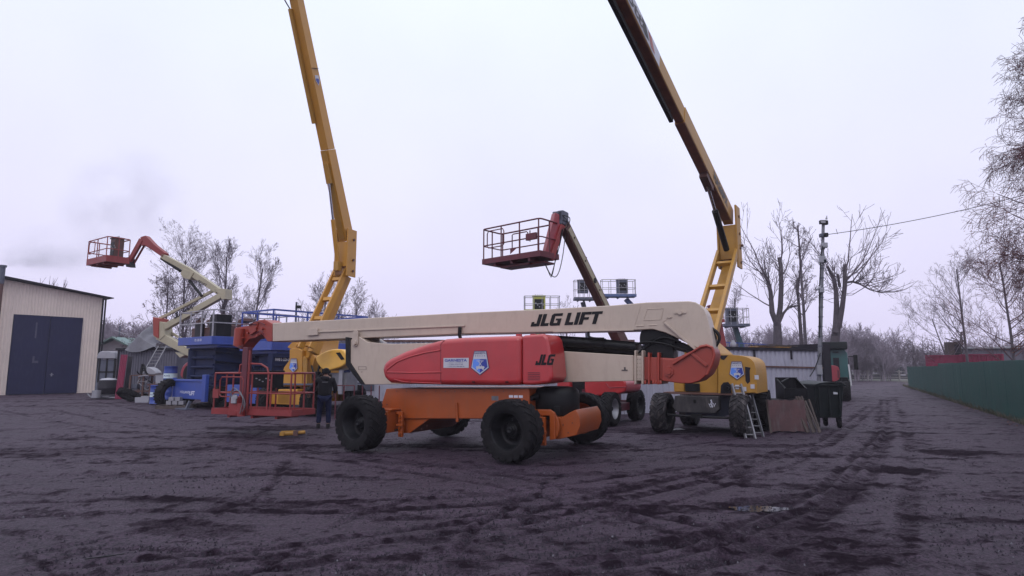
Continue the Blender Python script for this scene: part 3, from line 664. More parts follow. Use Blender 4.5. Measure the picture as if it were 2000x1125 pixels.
# ================================================================== GROUND
def vnoise(x, y, seed):
    r = np.random.RandomState(seed).rand(256, 256)
    xi = np.floor(x).astype(int); yi = np.floor(y).astype(int); xf = x-xi; yf = y-yi
    xf = xf*xf*(3-2*xf); yf = yf*yf*(3-2*yf)
    g = lambda a, b_: r[a % 256, b_ % 256]
    return (g(xi, yi)*(1-xf)+g(xi+1, yi)*xf)*(1-yf)+(g(xi, yi+1)*(1-xf)+g(xi+1, yi+1)*xf)*yf-.5
def fbm(x, y, seed, o=4):
    s = 0; a = 1; t = 0
    for k in range(o): s = s+a*vnoise(x*2**k, y*2**k, seed+k); t += a; a *= .5
    return s/t*2
ROAD = [(13.5, 9), (14.0, 14), (16.5, 20), (21, 28), (27.5, 38), (38, 58), (50, 82), (56, 95)]
TRACKS = [
 ([(60, 1110), (600, 1062), (1000, 1004), (1350, 930), (1600, 862), (1700, 790)], 0.11, 0.88), ([(110, 1125), (640, 1076), (1030, 1016), (1380, 940), (1625, 868), (1715, 790)], 0.11, 0.80),
 ([(400, 1125), (900, 1064), (1300, 985), (1560, 905), (1690, 812)], 0.09, 0.72), ([(1000, 1125), (1350, 1062), (1600, 962), (1712, 850), (1722, 780)], 0.11, 0.96), ([(1060, 1125), (1400, 1070), (1635, 968), (1730, 850), (1735, 780)], 0.11, 0.88),
 ([(1300, 1125), (1560, 1052), (1702, 930), (1742, 830)], 0.15, 0.80), ([(1760, 1125), (1782, 950), (1772, 840), (1745, 770)], 0.15, 0.56), ([(0, 862), (300, 846), (620, 848), (900, 880), (1240, 882), (1500, 850), (1660, 790)], 0.12, 0.80),
 ([(0, 985), (300, 972), (620, 985), (900, 968), (1150, 940), (1420, 905)], 0.12, 0.80), ([(0, 1010), (280, 1000), (640, 1003), (930, 985), (1180, 955), (1450, 915)], 0.12, 0.72), ([(0, 800), (150, 830), (420, 872), (700, 905), (960, 945), (1230, 1010), (1500, 1100)], 0.12, 0.72),
 ([(60, 790), (210, 822), (480, 862), (760, 892), (1010, 930), (1290, 1000), (1570, 1100)], 0.12, 0.64), ([(170, 780), (330, 812), (560, 830)], 0.15, 0.80), ([(30, 1085), (240, 1045), (420, 1005), (520, 960), (560, 900)], 0.11, 0.64),  # loose dark ridges left by wheels: photo polyline, half-width (m), strength
 ([(1665, 962), (1560, 968), (1470, 980), (1415, 988)], .20, .9), ([(1170, 988), (1265, 1004), (1370, 1026)], .16, .9),
 ([(1020, 1086), (1150, 1074), (1280, 1062), (1400, 1046), (1540, 1010), (1665, 975)], .17, .8), ([(1420, 1055), (1500, 1080), (1600, 1122)], .25, .8),
 ([(1000, 990), (955, 1010), (925, 1035), (895, 1075)], .08, .9), ([(850, 962), (770, 985), (700, 1008), (650, 1030)], .09, .7),
 ([(1080, 905), (1240, 898), (1400, 896), (1540, 895), (1620, 893)], .28, 1), ([(900, 900), (1040, 925), (1200, 925), (1330, 915), (1470, 905)], .2, .6),
 ([(540, 865), (640, 885), (760, 902), (930, 912)], .25, .5), ([(120, 900), (300, 905), (470, 898), (560, 880)], .22, .5),
 ([(0, 935), (180, 925), (360, 930), (560, 925), (760, 935)], .2, .55), ([(600, 1010), (800, 1012), (960, 1003)], .1, .5),
 ([(260, 900), (330, 880), (420, 862), (480, 850)], .2, .5), ([(1480, 905), (1520, 890), (1530, 880)], .12, .7), ([(1435, 935), (1460, 912), (1475, 900)], .11, .8),
 ([(0, 1040), (150, 1055), (330, 1075), (500, 1085)], .14, .5), ([(850, 1105), (1010, 1098), (1200, 1075)], .12, .5),
 ([(1100, 1125), (1230, 1100), (1420, 1090)], .2, .5), ([(60, 860), (200, 850), (330, 842)], .2, .5), ([(700, 1125), (800, 1100), (870, 1080)], .12, .4),
 ([(1700, 850), (1650, 880), (1580, 930), (1500, 1000)], .22, .3), ([(1790, 850), (1800, 900), (1820, 980), (1850, 1100)], .3, .25)]
PATCH = [((1743, 918), .55, .32, 1), ((1863, 882), .75, .5, 1), ((1560, 1035), 1.0, .5, .5), ((1320, 840), 2.2, .9, .8), ((340, 1022), .5, .2, .8), ((1100, 870), 2.0, .6, .7), ((380, 1035), .7, .25, .6), ((1590, 1060), .8, .8, .6), ((700, 870), 1.6, .5, .6), ((1500, 870), 1.2, .3, .7), ((150, 880), 2.5, .7, .5), ((520, 835), 1.5, .8, .8)]
def ground():
    na, fa = 560, rad(60)
    th = list(np.linspace(-fa, fa, na))+list(np.linspace(fa, 2*math.pi-fa, 40)[1:-1]); th = np.array(th)
    rr = np.concatenate([[0.3, .8, 1.4], 2.0*np.exp(np.linspace(0, math.log(150), 600))])
    X = np.outer(rr, np.sin(th)); Y = np.outer(rr, np.cos(th)); R = np.sqrt(X*X+Y*Y)
    wx = X+.6*fbm(X*.4, Y*.4, 71, 2); wy = Y+.6*fbm(X*.4+9, Y*.4, 72, 2)
    dark = np.zeros_like(X); ridge = np.zeros_like(X)
    near = R < 45
    xn, yn = X[near], Y[near]; wob = .09*fbm(xn*1.5, yn*1.5, 5, 3)+.07*fbm(xn*7, yn*7, 6, 3); dn = np.zeros_like(xn); rg = np.zeros_like(xn)
    for pts, hw, st in TRACKS:
        g = [gnd(*p) for p in pts]; best = np.full_like(xn, 1e9); al = np.zeros_like(xn); s0 = 0.0
        for a, c in zip(g[:-1], g[1:]):
            ax, ay = a; bx, by = c; L2 = (bx-ax)**2+(by-ay)**2
            t = np.clip(((xn-ax)*(bx-ax)+(yn-ay)*(by-ay))/L2, 0, 1)
            ds = np.hypot(xn-ax-t*(bx-ax), yn-ay-t*(by-ay)); al = np.where(ds < best, s0+t*math.sqrt(L2), al); best = np.minimum(best, ds); s0 += math.sqrt(L2)
        q = np.clip(1-(best+wob)/hw/1.2, 0, 1); dn = np.maximum(dn, st*np.clip(q*1.8, 0, 1)*(.86+.14*np.sin(al*2*math.pi/.2)*(hw < .17))*np.clip(.7+1.1*fbm(xn*.35, yn*.5, 17, 3), .2, 1))
        rg += st*(np.exp(-((best-hw)/(.35*hw+.02))**2)*.022-np.exp(-(best/(hw*.8))**2)*.02)
    for (p, rx, ry, st) in PATCH:
        cx, cy = gnd(*p); q = np.clip(1.3-np.hypot((xn-cx)/rx, (yn-cy)/ry)-4*wob, 0, 1); dn = np.maximum(dn, st*np.clip(q*2, 0, 1))
    dark[near] = dn; ridge[near] = rg
    # a tangle of older wheel ruts: thin contour lines of warped noise
    rut = np.zeros_like(X)
    for k, (sx_, sy_, sd_) in enumerate(((.09, .30, 201), (.07, .42, 202), (.16, .55, 203), (.22, .34, 204), (.05, .20, 205))):
        q = np.abs(fbm(wx*sx_+k*3.1, wy*sy_, sd_, 2)+.02*fbm(X*5, Y*5, sd_+40, 2)); gr = np.hypot(sx_, sy_)
        rut = np.maximum(rut, np.clip(1-q/(.045*gr), 0, 1)*(.45+.55*(k % 2))*np.clip(.75+1.5*fbm(X*.5, Y*.9, sd_+60, 3), 0, 1))
    grit = fbm(X*5.5, Y*9, 301, 4)
    rut = rut*np.clip((R-3)/2, 0, 1)*np.clip((60-R)/30, 0, 1)
    amp = np.clip((R-2)/4, 0, 1)*np.clip((140-R)/80, 0, 1)
    # streaks follow the wheel traffic across the yard (mostly left-right)
    st = fbm(wx*.28, wy*1.5, 11, 4)
    Z = amp*(.035*fbm(wx*.35, wy*.6, 1, 3)+.018*fbm(wx*.9, wy*2.6, 21, 4)+.012*fbm(X*7, Y*7, 31, 3)+ridge-.022*rut+(dark*.4+rut*.5)*.04*fbm(X*9, Y*14, 41, 3)+.014*grit)
    Z = Z-.012
    pc = gnd(1482, 988); q = np.hypot((X-pc[0])/.30, (Y-pc[1])/.17); Z = np.where(q < 2.6, Z*np.clip((q-1.1)/1.5, 0, 1)-.05*np.clip((1.7-q)/.7, 0, 1)-.015, Z)
    # verge beside the green fence
    ex = np.interp(Y, [p[1] for p in ROAD], [p[0] for p in ROAD]); v = np.clip((X-ex+.4*fbm(X*.8, Y*.8, 51, 3))/1.2, 0, 1)*np.clip((Y-6)/4, 0, 1)
    far = np.clip((R-92+6*fbm(X*.1, Y*.1, 61, 2))/6, 0, 1)
    Z = Z+v*.06*(R < 80)*(.6+fbm(X*2, Y*2, 55, 3))
    m, n = X.shape; idx = np.arange(m*n).reshape(m, n)
    co = np.stack([X, Y, Z], -1).reshape(-1, 3)
    a = idx[:-1, :].ravel(); b_ = np.roll(idx, -1, 1)[:-1, :].ravel(); c = np.roll(idx, -1, 1)[1:, :].ravel(); d = idx[1:, :].ravel()
    fc = np.stack([a, d, c, b_], -1)
    me = bpy.data.meshes.new('ground'); me.vertices.add(len(co)+1); me.vertices.foreach_set('co', np.vstack([co, [0, 0, -.01]]).ravel())
    cap = np.stack([np.full(n, len(co)), idx[0], np.roll(idx[0], -1)], -1)
    nq = len(fc); me.loops.add(nq*4+n*3); me.loops.foreach_set('vertex_index', np.concatenate([fc.ravel(), cap.ravel()]))
    me.polygons.add(nq+n); me.polygons.foreach_set('loop_start', np.concatenate([np.arange(nq)*4, nq*4+np.arange(n)*3]))
    me.polygons.foreach_set('loop_total', np.concatenate([np.full(nq, 4), np.full(n, 3)])); me.polygons.foreach_set('use_smooth', np.ones(nq+n, bool))
    me.update(calc_edges=True); me.validate()
    ca = me.color_attributes.new('soil', 'FLOAT_COLOR', 'POINT')
    loose = np.clip(dark*.7+.36*rut+.6*np.clip(st*1.5-.25+.9*fbm(X*2.5, Y*5, 91, 4), 0, 1)*(1-far)+.6*np.clip(grit*2.2-.25, 0, 1), 0, 1)  # loose dirt, plus darkening painted in for the shade of ruts and relief
    colr = np.stack([loose, v*(1-far), far, np.clip(.5+.5*fbm(wx*.12+3, wy*.3, 81, 3)+np.clip((-X-2)/25, 0, .35), 0, 1)], -1).reshape(-1, 4)
    ca.data.foreach_set('color', np.vstack([colr, [0, 0, 0, 0]]).ravel())
    mt = bpy.data.materials.new('yard_dirt'); mt.use_nodes = True; t = mt.node_tree; nn = t.nodes; l = t.links; p = nn['Principled BSDF']
    at_ = nn.new('ShaderNodeVertexColor'); at_.layer_name = 'soil'; sp = nn.new('ShaderNodeSeparateColor'); l.new(at_.outputs['Color'], sp.inputs[0])
    tc = nn.new('ShaderNodeTexCoord')
    def nz(sc_, det=6, ro=.65, mapping=None):
        q = nn.new('ShaderNodeTexNoise'); q.inputs['Scale'].default_value = sc_; q.inputs['Detail'].default_value = det; q.inputs['Roughness'].default_value = ro
        if mapping:
            mm = nn.new('ShaderNodeMapping'); mm.inputs['Scale'].default_value = mapping; l.new(tc.outputs['Object'], mm.inputs[0]); l.new(mm.outputs[0], q.inputs['Vector'])
        else: l.new(tc.outputs['Object'], q.inputs['Vector'])
        return q.outputs['Fac']
    def mapr(i, a, b2, c=0, d_=1):
        q = nn.new('ShaderNodeMapRange'); q.inputs[1].default_value = a; q.inputs[2].default_value = b2; q.inputs[3].default_value = c; q.inputs[4].default_value = d_; l.new(i, q.inputs[0]); return q.outputs[0]
    def mix(f, c1, c2):
        q = nn.new('ShaderNodeMix'); q.data_type = 'RGBA'
        if isinstance(f, float): q.inputs[0].default_value = f
        else: l.new(f, q.inputs[0])
        for i, c_ in ((6, c1), (7, c2)):
            if isinstance(c_, tuple): q.inputs[i].default_value = c_+(1,)
            else: l.new(c_, q.inputs[i])
        return q.outputs[2]
    def math_(op, a, b2):
        q = nn.new('ShaderNodeMath'); q.operation = op
        for i, c_ in ((0, a), (1, b2)):
            if isinstance(c_, (int, float)): q.inputs[i].default_value = c_
            else: l.new(c_, q.inputs[i])
        return q.outputs[0]
    fine = nz(28, 8, .75); mid = nz(2.5, 7, .7, (1, 2.2, 1)); big = nz(.35, 5, .6, (1, 2.4, 1)); streak = nz(1.6, 6, .7, (.35, 3.2, 1))
    packed = mix(mapr(big, .35, .65), (.046, .0225, .045), (.075, .041, .073))
    packed = mix(mapr(streak, .45, .72, 0, .55), packed, (.092, .058, .093))
    packed = mix(mapr(mid, .40, .75, 0, .6), packed, (.030, .017, .031))
    packed = mix(mapr(fine, .45, .57, 0, .9), packed, (.017, .0125, .020))  # mottle at several scales also stands in for shade on small relief
    lf = mapr(math_('ADD', sp.outputs[0], math_('MULTIPLY', math_('SUBTRACT', fine, .5), .9)), .15, .75)
    c1 = mix(lf, packed, (.0155, .0085, .0150))
    c1 = mix(mapr(nz(60, 4, .8), .30, .36, .5, 0), c1, (.085, .07, .10)); c1 = mix(mapr(nz(45, 3, .9), .60, .68, 0, .85), c1, (.012, .009, .013))
    verge = mix(mapr(nz(9, 8, .8), .4, .6), (.03, .022, .022), (.075, .062, .045))
    c1 = mix(sp.outputs[1], c1, verge)
    field = mix(mapr(nz(.25, 5, .6, (1, .4, 1)), .4, .6), (.10, .11, .085), (.13, .12, .11))
    c1 = mix(sp.outputs[2], c1, field)
    l.new(c1, p.inputs['Base Color'])
    l.new(math_('ADD', mapr(fine, .3, .7, .52, .75), math_('MULTIPLY', lf, .3)), p.inputs['Roughness']); l.new(mapr(lf, 0, 1, .28, .05), p.inputs['Specular IOR Level'])
    hgt = math_('ADD', math_('MULTIPLY', fine, .9), math_('MULTIPLY', mid, 1.2)); hgt = math_('ADD', hgt, math_('MULTIPLY', math_('MULTIPLY', nz(12, 6, .8), sp.outputs[0]), 1.6))
    bn = nn.new('ShaderNodeBump'); bn.inputs['Strength'].default_value = .9; bn.inputs['Distance'].default_value = .06; l.new(hgt, bn.inputs['Height']); l.new(bn.outputs[0], p.inputs['Normal'])
    me.materials.append(mt)
    o = bpy.data.objects.new('ground', me); COL.objects.link(o); tag(o, kind='structure')
    return o
ground()
def groundz(x, y): return -.012
b = MB(); pc = gnd(1482, 988); b.add([(pc[0]+.36*math.cos(t*.314)*(1+.2*math.sin(t*1.7)), pc[1]+.17*math.sin(t*.314)*(1+.2*math.cos(t*2.3)), -.034) for t in range(20)], [tuple(range(20))])
tag(b.build('puddle', M['puddle']), kind='structure')
def clodreg(r):
    if r.random() < .45: return (r.uniform(-100, 2100), 790+340*r.random()**.8)
    pts, hw, st = r.choice(TRACKS); i = r.randrange(len(pts)-1); t = r.random(); a, c = pts[i], pts[i+1]
    py = a[1]+(c[1]-a[1])*t; k = max(8, (py-718)*.35); return (a[0]+(c[0]-a[0])*t+r.gauss(0, k), max(785, py+r.gauss(0, k*.16)))
# pebbles, clods and leaf litter
def scatter(name, n, region, size, mt, label, cat, seed, flat=.5):
    rg = random.Random(seed); b = MB()
    for _ in range(n):
        px, py = region(rg); x, y = gnd(px, py); s = size*(.4+rg.random()**2*1.4); a = rg.random()*6
        vs = []
        for i, (cx, cy, cz) in enumerate(((1, 0, 0), (.3, .9, 0), (-.9, .4, 0), (-.6, -.8, 0), (.5, -.8, 0), (0, 0, 1))):
            q = .7+.5*rg.random(); vs.append((x+s*q*(cx*math.cos(a)-cy*math.sin(a)), y+s*q*(cx*math.sin(a)+cy*math.cos(a)), -.02+s*flat*cz*1.3+(.012 if cz else 0)))
        b.add(vs, [(0, 1, 5), (1, 2, 5), (2, 3, 5), (3, 4, 5), (4, 0, 5)])
    return tag(b.build(name, mt), label, cat, kind='stuff')
scatter('clods', 14000, clodreg, .011, mat('clod', (.035, .028, .04), .9, var=.4), 'loose dark crumbs of dirt over the yard', 'dirt', 4)
scatter('pebbles', 500, lambda r: (r.uniform(-100, 2100), 790+340*r.random()), .009, mat('pebble', (.16, .15, .18), .8, var=.4), 'small pale pebbles scattered over the dark yard', 'pebbles', 5, .5)
def verge_reg(r):
    y = r.uniform(5, 50)**1; x = np.interp(y, [p[1] for p in ROAD], [p[0] for p in ROAD])+r.uniform(-.8, 2.2)**1
    u = x/ y; t = TH  # back to pixels is not needed; return ground point through a fake pixel
    d = Vector((x, y, -CH)); cy_ = d.y*math.cos(TH)+d.z*math.sin(TH); up = -d.y*math.sin(TH)+d.z*math.cos(TH)
    return (1000+F*x/cy_, 562.5-F*up/cy_)
scatter('leaf_litter', 1600, verge_reg, .022, M['leaf'], 'fallen brown leaves along the foot of the fence', 'leaves', 6, .25)
def weeds():
    rg = random.Random(8); b = MB()
    for _ in range(4200):
        y = 12+48*rg.random()**1.3; ex = np.interp(y, [p[1] for p in ROAD], [p[0] for p in ROAD]); x = ex+rg.triangular(.1, 2.2, 1.4)
        fx = 16.04+(y-19.64)*(19.03/35.34)
        x = min(x, fx-.05); h = .08+.22*rg.random()**2
        if rg.random() < .03: h *= 2.2
        a = rg.random()*6; lx, ly = rg.gauss(0, .3)*h, rg.gauss(0, .3)*h; w_ = .006+.005*rg.random()
        dx, dy = w_*math.cos(a), w_*math.sin(a)
        b.mi = rg.choice((0, 0, 1)); b.add([(x-dx, y-dy, -.02), (x+dx, y+dy, -.02), (x+lx*.5+dx*.7, y+ly*.5+dy*.7, h*.6), (x+lx*.5-dx*.7, y+ly*.5-dy*.7, h*.6), (x+lx, y+ly, h)], [(0, 1, 2, 3), (3, 2, 4)])
    tag(b.build('verge_grass', [mat('dry_grass', (.16, .14, .10), .9, var=.4), mat('green_grass', (.07, .085, .05), .9, var=.4)]), 'rough dry grass and weeds along the green fence', 'grass', kind='stuff')
weeds()
# ================================================================== LEFT GARAGE
G = Frame((-32.7, 39.8), -52)
def garage():
    R_ = root('garage', G, 'cream corrugated metal garage with tall dark slate doors and sloping roof', 'building')
    x1 = G.uv(183, 767, 0)[0]; zl = G.uv(3, 545, 0)[1]; zr = G.uv(203, 581, 0)[1]; xw = x1+.05
    dx0 = G.uv(18, 700, 0)[0]; dx1 = G.uv(155, 700, 0)[0]; dz = (G.uv(20, 613, 0)[1]+G.uv(160, 621, 0)[1])/2
    X0 = -1.2; zL = zl+(zl-zr)*(-X0)/xw
    zt = lambda x: zl+(zr-zl)*x/xw
    b = MB()
    corrug(b, X0, dx0, 0, zt(X0)-.05, 0, .18, .03, z1b=zt(dx0)-.05); corrug(b, dx1, xw, 0, zt(dx1)-.05, 0, .18, .03, z1b=zt(xw)-.05)
    corrug(b, dx0, dx1, dz, zt(dx0)-.05, 0, .18, .03, z1b=zt(dx1)-.05)
    b.build('front_cladding', M['cladding'], R_)
    b = MB(); b.T = Matrix.Translation((xw, 0, 0)) @ Matrix.Rotation(rad(90), 4, 'Z'); corrug(b, .02, 11, 0, zt(xw)-.08, 0, .18, .03)
    b.build('side_cladding', M['cladding'], R_)
    b = MB(); b.bb(X0, xw-.02, .08, 11, 0, zt(xw)-.3); b.build('inner_wall', M['slate'], R_)
    b = MB(); d = .5
    b.add([(X0-.3, -d, zt(X0-.3)), (xw+.55, -d, zt(xw+.55)), (xw+.55, 11.4, zt(xw+.55)), (X0-.3, 11.4, zt(X0-.3)), (X0-.3, -d, zt(X0-.3)+.12), (xw+.55, -d, zt(xw+.55)+.06), (xw+.55, 11.4, zt(xw+.55)+.06), (X0-.3, 11.4, zt(X0-.3)+.12)], [(0, 1, 5, 4), (1, 2, 6, 5), (2, 3, 7, 6), (3, 0, 4, 7), (4, 5, 6, 7), (3, 2, 1, 0)])
    b.build('roof', M['roof'], R_)
    b = MB(); b.bb(xw-.02, xw+.10, -.045, .05, 0, zt(xw)-.1); b.build('corner_trim', M['roof'], R_)
    mid = (dx0+dx1)/2+.05
    for i, (a, c) in enumerate(((dx0, mid-.008), (mid+.008, dx1))):
        b = MB(); b.bb(a+.02, c-.0, -.06, -.0, .03, dz-.03); b.bb(a+.02, a+.1, -.075, -.061, .03, dz-.03); b.bb(c-.08, c, -.075, -.061, .03, dz-.03)
        o = b.build('door', M['door'], R_, bevel=.008, seg=1)
        if i == 0:
            q = MB(); ax, az = G.uv(71, 640, -.07); q.bb(ax-.04, ax+.05, -.066, -.0605, az-.7, az+.35); ax, az = G.uv(64, 706, -.07); q.bb(ax-.03, ax+.08, -.066, -.0605, az-.1, az+.35); q.bb(ax+.081, ax+.3, -.066, -.0605, az-.1, az+.05)
            q.build('paint_patch', mat('primer_patch', (.10, .10, .16), .6, dirt=.6, dcol=(.03, .03, .07)), o)
        else:
            q = MB(); ax, az = G.uv(100, 732, -.07); q.bb(ax-.03, ax+.05, -.11, -.076, az-.1, az+.12); q.bb(ax-.1, ax+.12, -.14, -.11, az, az+.03); q.build('handle', M['galv'], o)
    b = MB(); b.tube([(xw+.18, -.1, zt(xw)-.15), (xw+.18, -.1, 1.2), (xw+.18, -.1, .1)], .06, 8); b.build('downpipe', M['roof'], R_)
garage()
CHX, CHY = at(6, 518, 39.0)[:2]
def chimney():
    zt = at(6, 518, 39.0)[2]
    R_ = root('chimney', None, 'tall thin metal chimney pipe smoking at the garage corner', 'chimney', loc=(CHX, CHY, 0))
    b = MB(); b.cyl((0, 0, 0), (0, 0, zt-.1), .13, 16)
    for k in range(6): b.cyl((0, 0, 1+k*1.15), (0, 0, 1.06+k*1.15), .14, 16)
    b.build('flue', M['brown'], R_)
    b = MB(); b.cyl((0, 0, zt-.12), (0, 0, zt), .21, 16); b.cyl((0, 0, zt-1.2), (0, 0, zt-.1), .15, 16); b.build('cowl', M['slate'], R_)
chimney()
# ================================================================== GREEN FENCE, WHITE FENCE, CONTAINERS
def green_fence():
    p0 = Vector((8.9, 6.4)); p1 = Vector((35.07, 54.98)); d = (p1-p0); L = d.length
    R_ = bpy.data.objects.new('sheet_metal_fence', None); COL.objects.link(R_); R_.location = (p1.x, p1.y, 0); ang = math.atan2(-d.y, -d.x); R_.rotation_euler = (0, 0, ang)
    tag(R_, 'dark green corrugated metal fence running along the track', 'fence')
    xs = L-5.0; x = 0; rg = random.Random(3)
    for x0, x1, h in ((0, 21, 1.84), (21, L, 1.99)):
        b = MB(); k = x0
        while k < x1-.1:
            e = min(k+1.15, x1); dz = rg.uniform(-.012, .012); corrug(b, k, e-.004, .04+rg.uniform(0, .03), h+dz, rg.uniform(-.006, .006), .115, .02); k = e
        b.build('fence_sheet', M['fence'], R_)
    b = MB()
    k = 0
    for k in range(int(L/2.5)+1): b.bb(k*2.5-.03, k*2.5+.03, .02, .08, 0, 1.8)
    for z in (.4, 1.5): b.bb(0, L, .081, .12, z, z+.04)
    b.build('fence_post', M['grey'], R_)
green_fence()
W = Frame(at(1210, 700, 24.2)[:2], 0)
def white_fence():
    a = at(1210, 700, 23.8); c = at(1603, 700, 28.5); be = -math.degrees(math.atan2(c.y-a.y, c.x-a.x)); fr = Frame((a.x, a.y), be)
    R_ = root('metal_yard_wall', fr, 'white corrugated metal wall with dark top beam behind the yellow lift', 'wall')
    L = fr.uv(1603, 700, 0)[0]; z0, z1 = fr.uv(1400, 681, 0)[1], fr.uv(1600, 688, 0)[1]; zt = (z0+z1)/2
    b = MB(); corrug(b, -3.5, L, 0.0, zt, 0, .27, .045); b.build('wall_sheet', M['whitewall'], R_)
    b = MB(); b.bb(-3.5, L+.05, -.10, .06, zt+.002, zt+.13)
    for px in (1400, 1471, 1543): x = fr.uv(px, 690, 0)[0]; b.bb(x-.045, x+.045, -.09, -.047, zt-.38, zt)
    b.build('top_beam', M['roof'], R_)
    b = MB(); zr = fr.uv(1540, 717, 0)[1]; x0 = fr.uv(1478, 700, 0)[0]; b.beam((x0, -.07, zr+.03), (L, -.07, zr-.03), .05, .07); b.build('middle_rail', M['brown'], R_)
    b = MB()
    b.bb(L+.05, L+.55, -.1, 2.5, 0, zt+.35); b.build('dark_return_wall', M['roof'], R_)
    return fr, zt, L
WF, WZ, WL = white_fence()
def timber():
    rg = random.Random(2)
    R_ = root('timber_pile', WF, 'broken planks and sheets lying on top of the white metal wall', 'timber')
    for k in range(16):
        b = MB(); px = rg.uniform(1470, 1552); x = WF.uv(px, 680, 0)[0]; z = WZ+.14+.03*rg.random()+.05*(k % 3); l_ = rg.uniform(.5, 1.3); a = rg.uniform(-.12, .12)
        b.beam((x-l_/2, rg.uniform(-.05, .6), z-a*.3), (x+l_/2, rg.uniform(-.05, .6), z+a*.3), .12, .03); b.build('plank', M['wood'] if k % 3 else M['yellow2'], R_)
timber()
def pole():
    D = 26.5
    T_ = at(1608, 434, D); B_ = at(1598, 800, D); B_ = B_+(T_-B_)*((0-B_.z)/(T_.z-B_.z)); loc = (B_.x, B_.y, 0)
    R_ = root('utility_pole', None, 'slim leaning pole with cameras, boxes and a floodlight on top', 'pole', loc=loc); O = Vector(loc)
    q = lambda px, py, dy=0: at(px, py, D+dy)-O
    b = MB(); b.cyl(q(1598, 805), q(1608, 436), .095, 12, .065); b.build('pole_shaft', M['grey'], R_)
    for py in range(486, 760, 19):
        b = MB(); c = q(1608-(py-436)*10/366, py); b.cyl(c-Vector((0, 0, .02)), c+Vector((0, 0, .02)), .10, 12); b.build('strap', M['slate'], R_)
    b = MB(); c = q(1607, 434, -.1); b.box(c, (.26, .16, .16)); b.mi = 1; b.box(c+Vector((-.02, -.085, 0)), (.20, .012, .11)); b.mi = 0; b.box(q(1613, 435), (.14, .14, .18)); b.build('floodlight', [M['black'], M['paper']], R_)
    b = MB(); b.cyl(q(1614, 428), q(1615, 421), .05, 8, .01); b.build('siren', M['paper'], R_)
    for (px, py, s, m_) in ((1613, 459, .16, 'black'), (1604, 460, .14, 'slate'), (1611, 479, .2, 'galv'), (1606, 507, .26, 'galv'), (1610, 510, .14, 'slate'), (1604, 567, .2, 'galv')):
        b = MB(); b.box(q(px, py, -.12), (s, .16, s*1.1)); b.build('junction_box', M[m_], R_, bevel=.015, seg=1)
    b = MB(); b.cyl(q(1595, 566, -.2), q(1603, 559, -.1), .05, 10); b.cyl(q(1600, 516, -.1), q(1606, 517, -.1), .045, 10); b.build('camera_body', M['paper'], R_)
    hoses(R_, [[q(1607, 480, -.12), q(1603, 500, -.15), q(1602, 530, -.15), q(1600, 580, -.14), q(1602, 640, -.14)], [q(1604, 560, -.14), q(1600, 600, -.16), q(1601, 660, -.14)], [q(1602, 690, -.14), q(1592, 718, -.3), q(1582, 735, -.6)]], .022)
    b = MB(); b.box(q(1600, 722, -.18), (.22, .12, .4)); b.build('meter_box', M['galv'], R_)
    P0 = q(1616, 458); P1 = at(2300, 290, 22)-O; pts = []
    for i in range(25):
        t = i/24; p = P0.lerp(P1, t); p.z -= 1.0*t*(1-t)*1.5; pts.append(p)
    b = MB(); b.tube(pts, .014, 5); b.tube([P0+Vector((.45, 0, .02)), P0+Vector((.40, 0, .25))], .01, 4); o = b.build('overhead_cable', M['hose'], None, loc=loc)
    tag(o, 'thin black overhead cable rising from the pole to the right', 'cable')
pole()
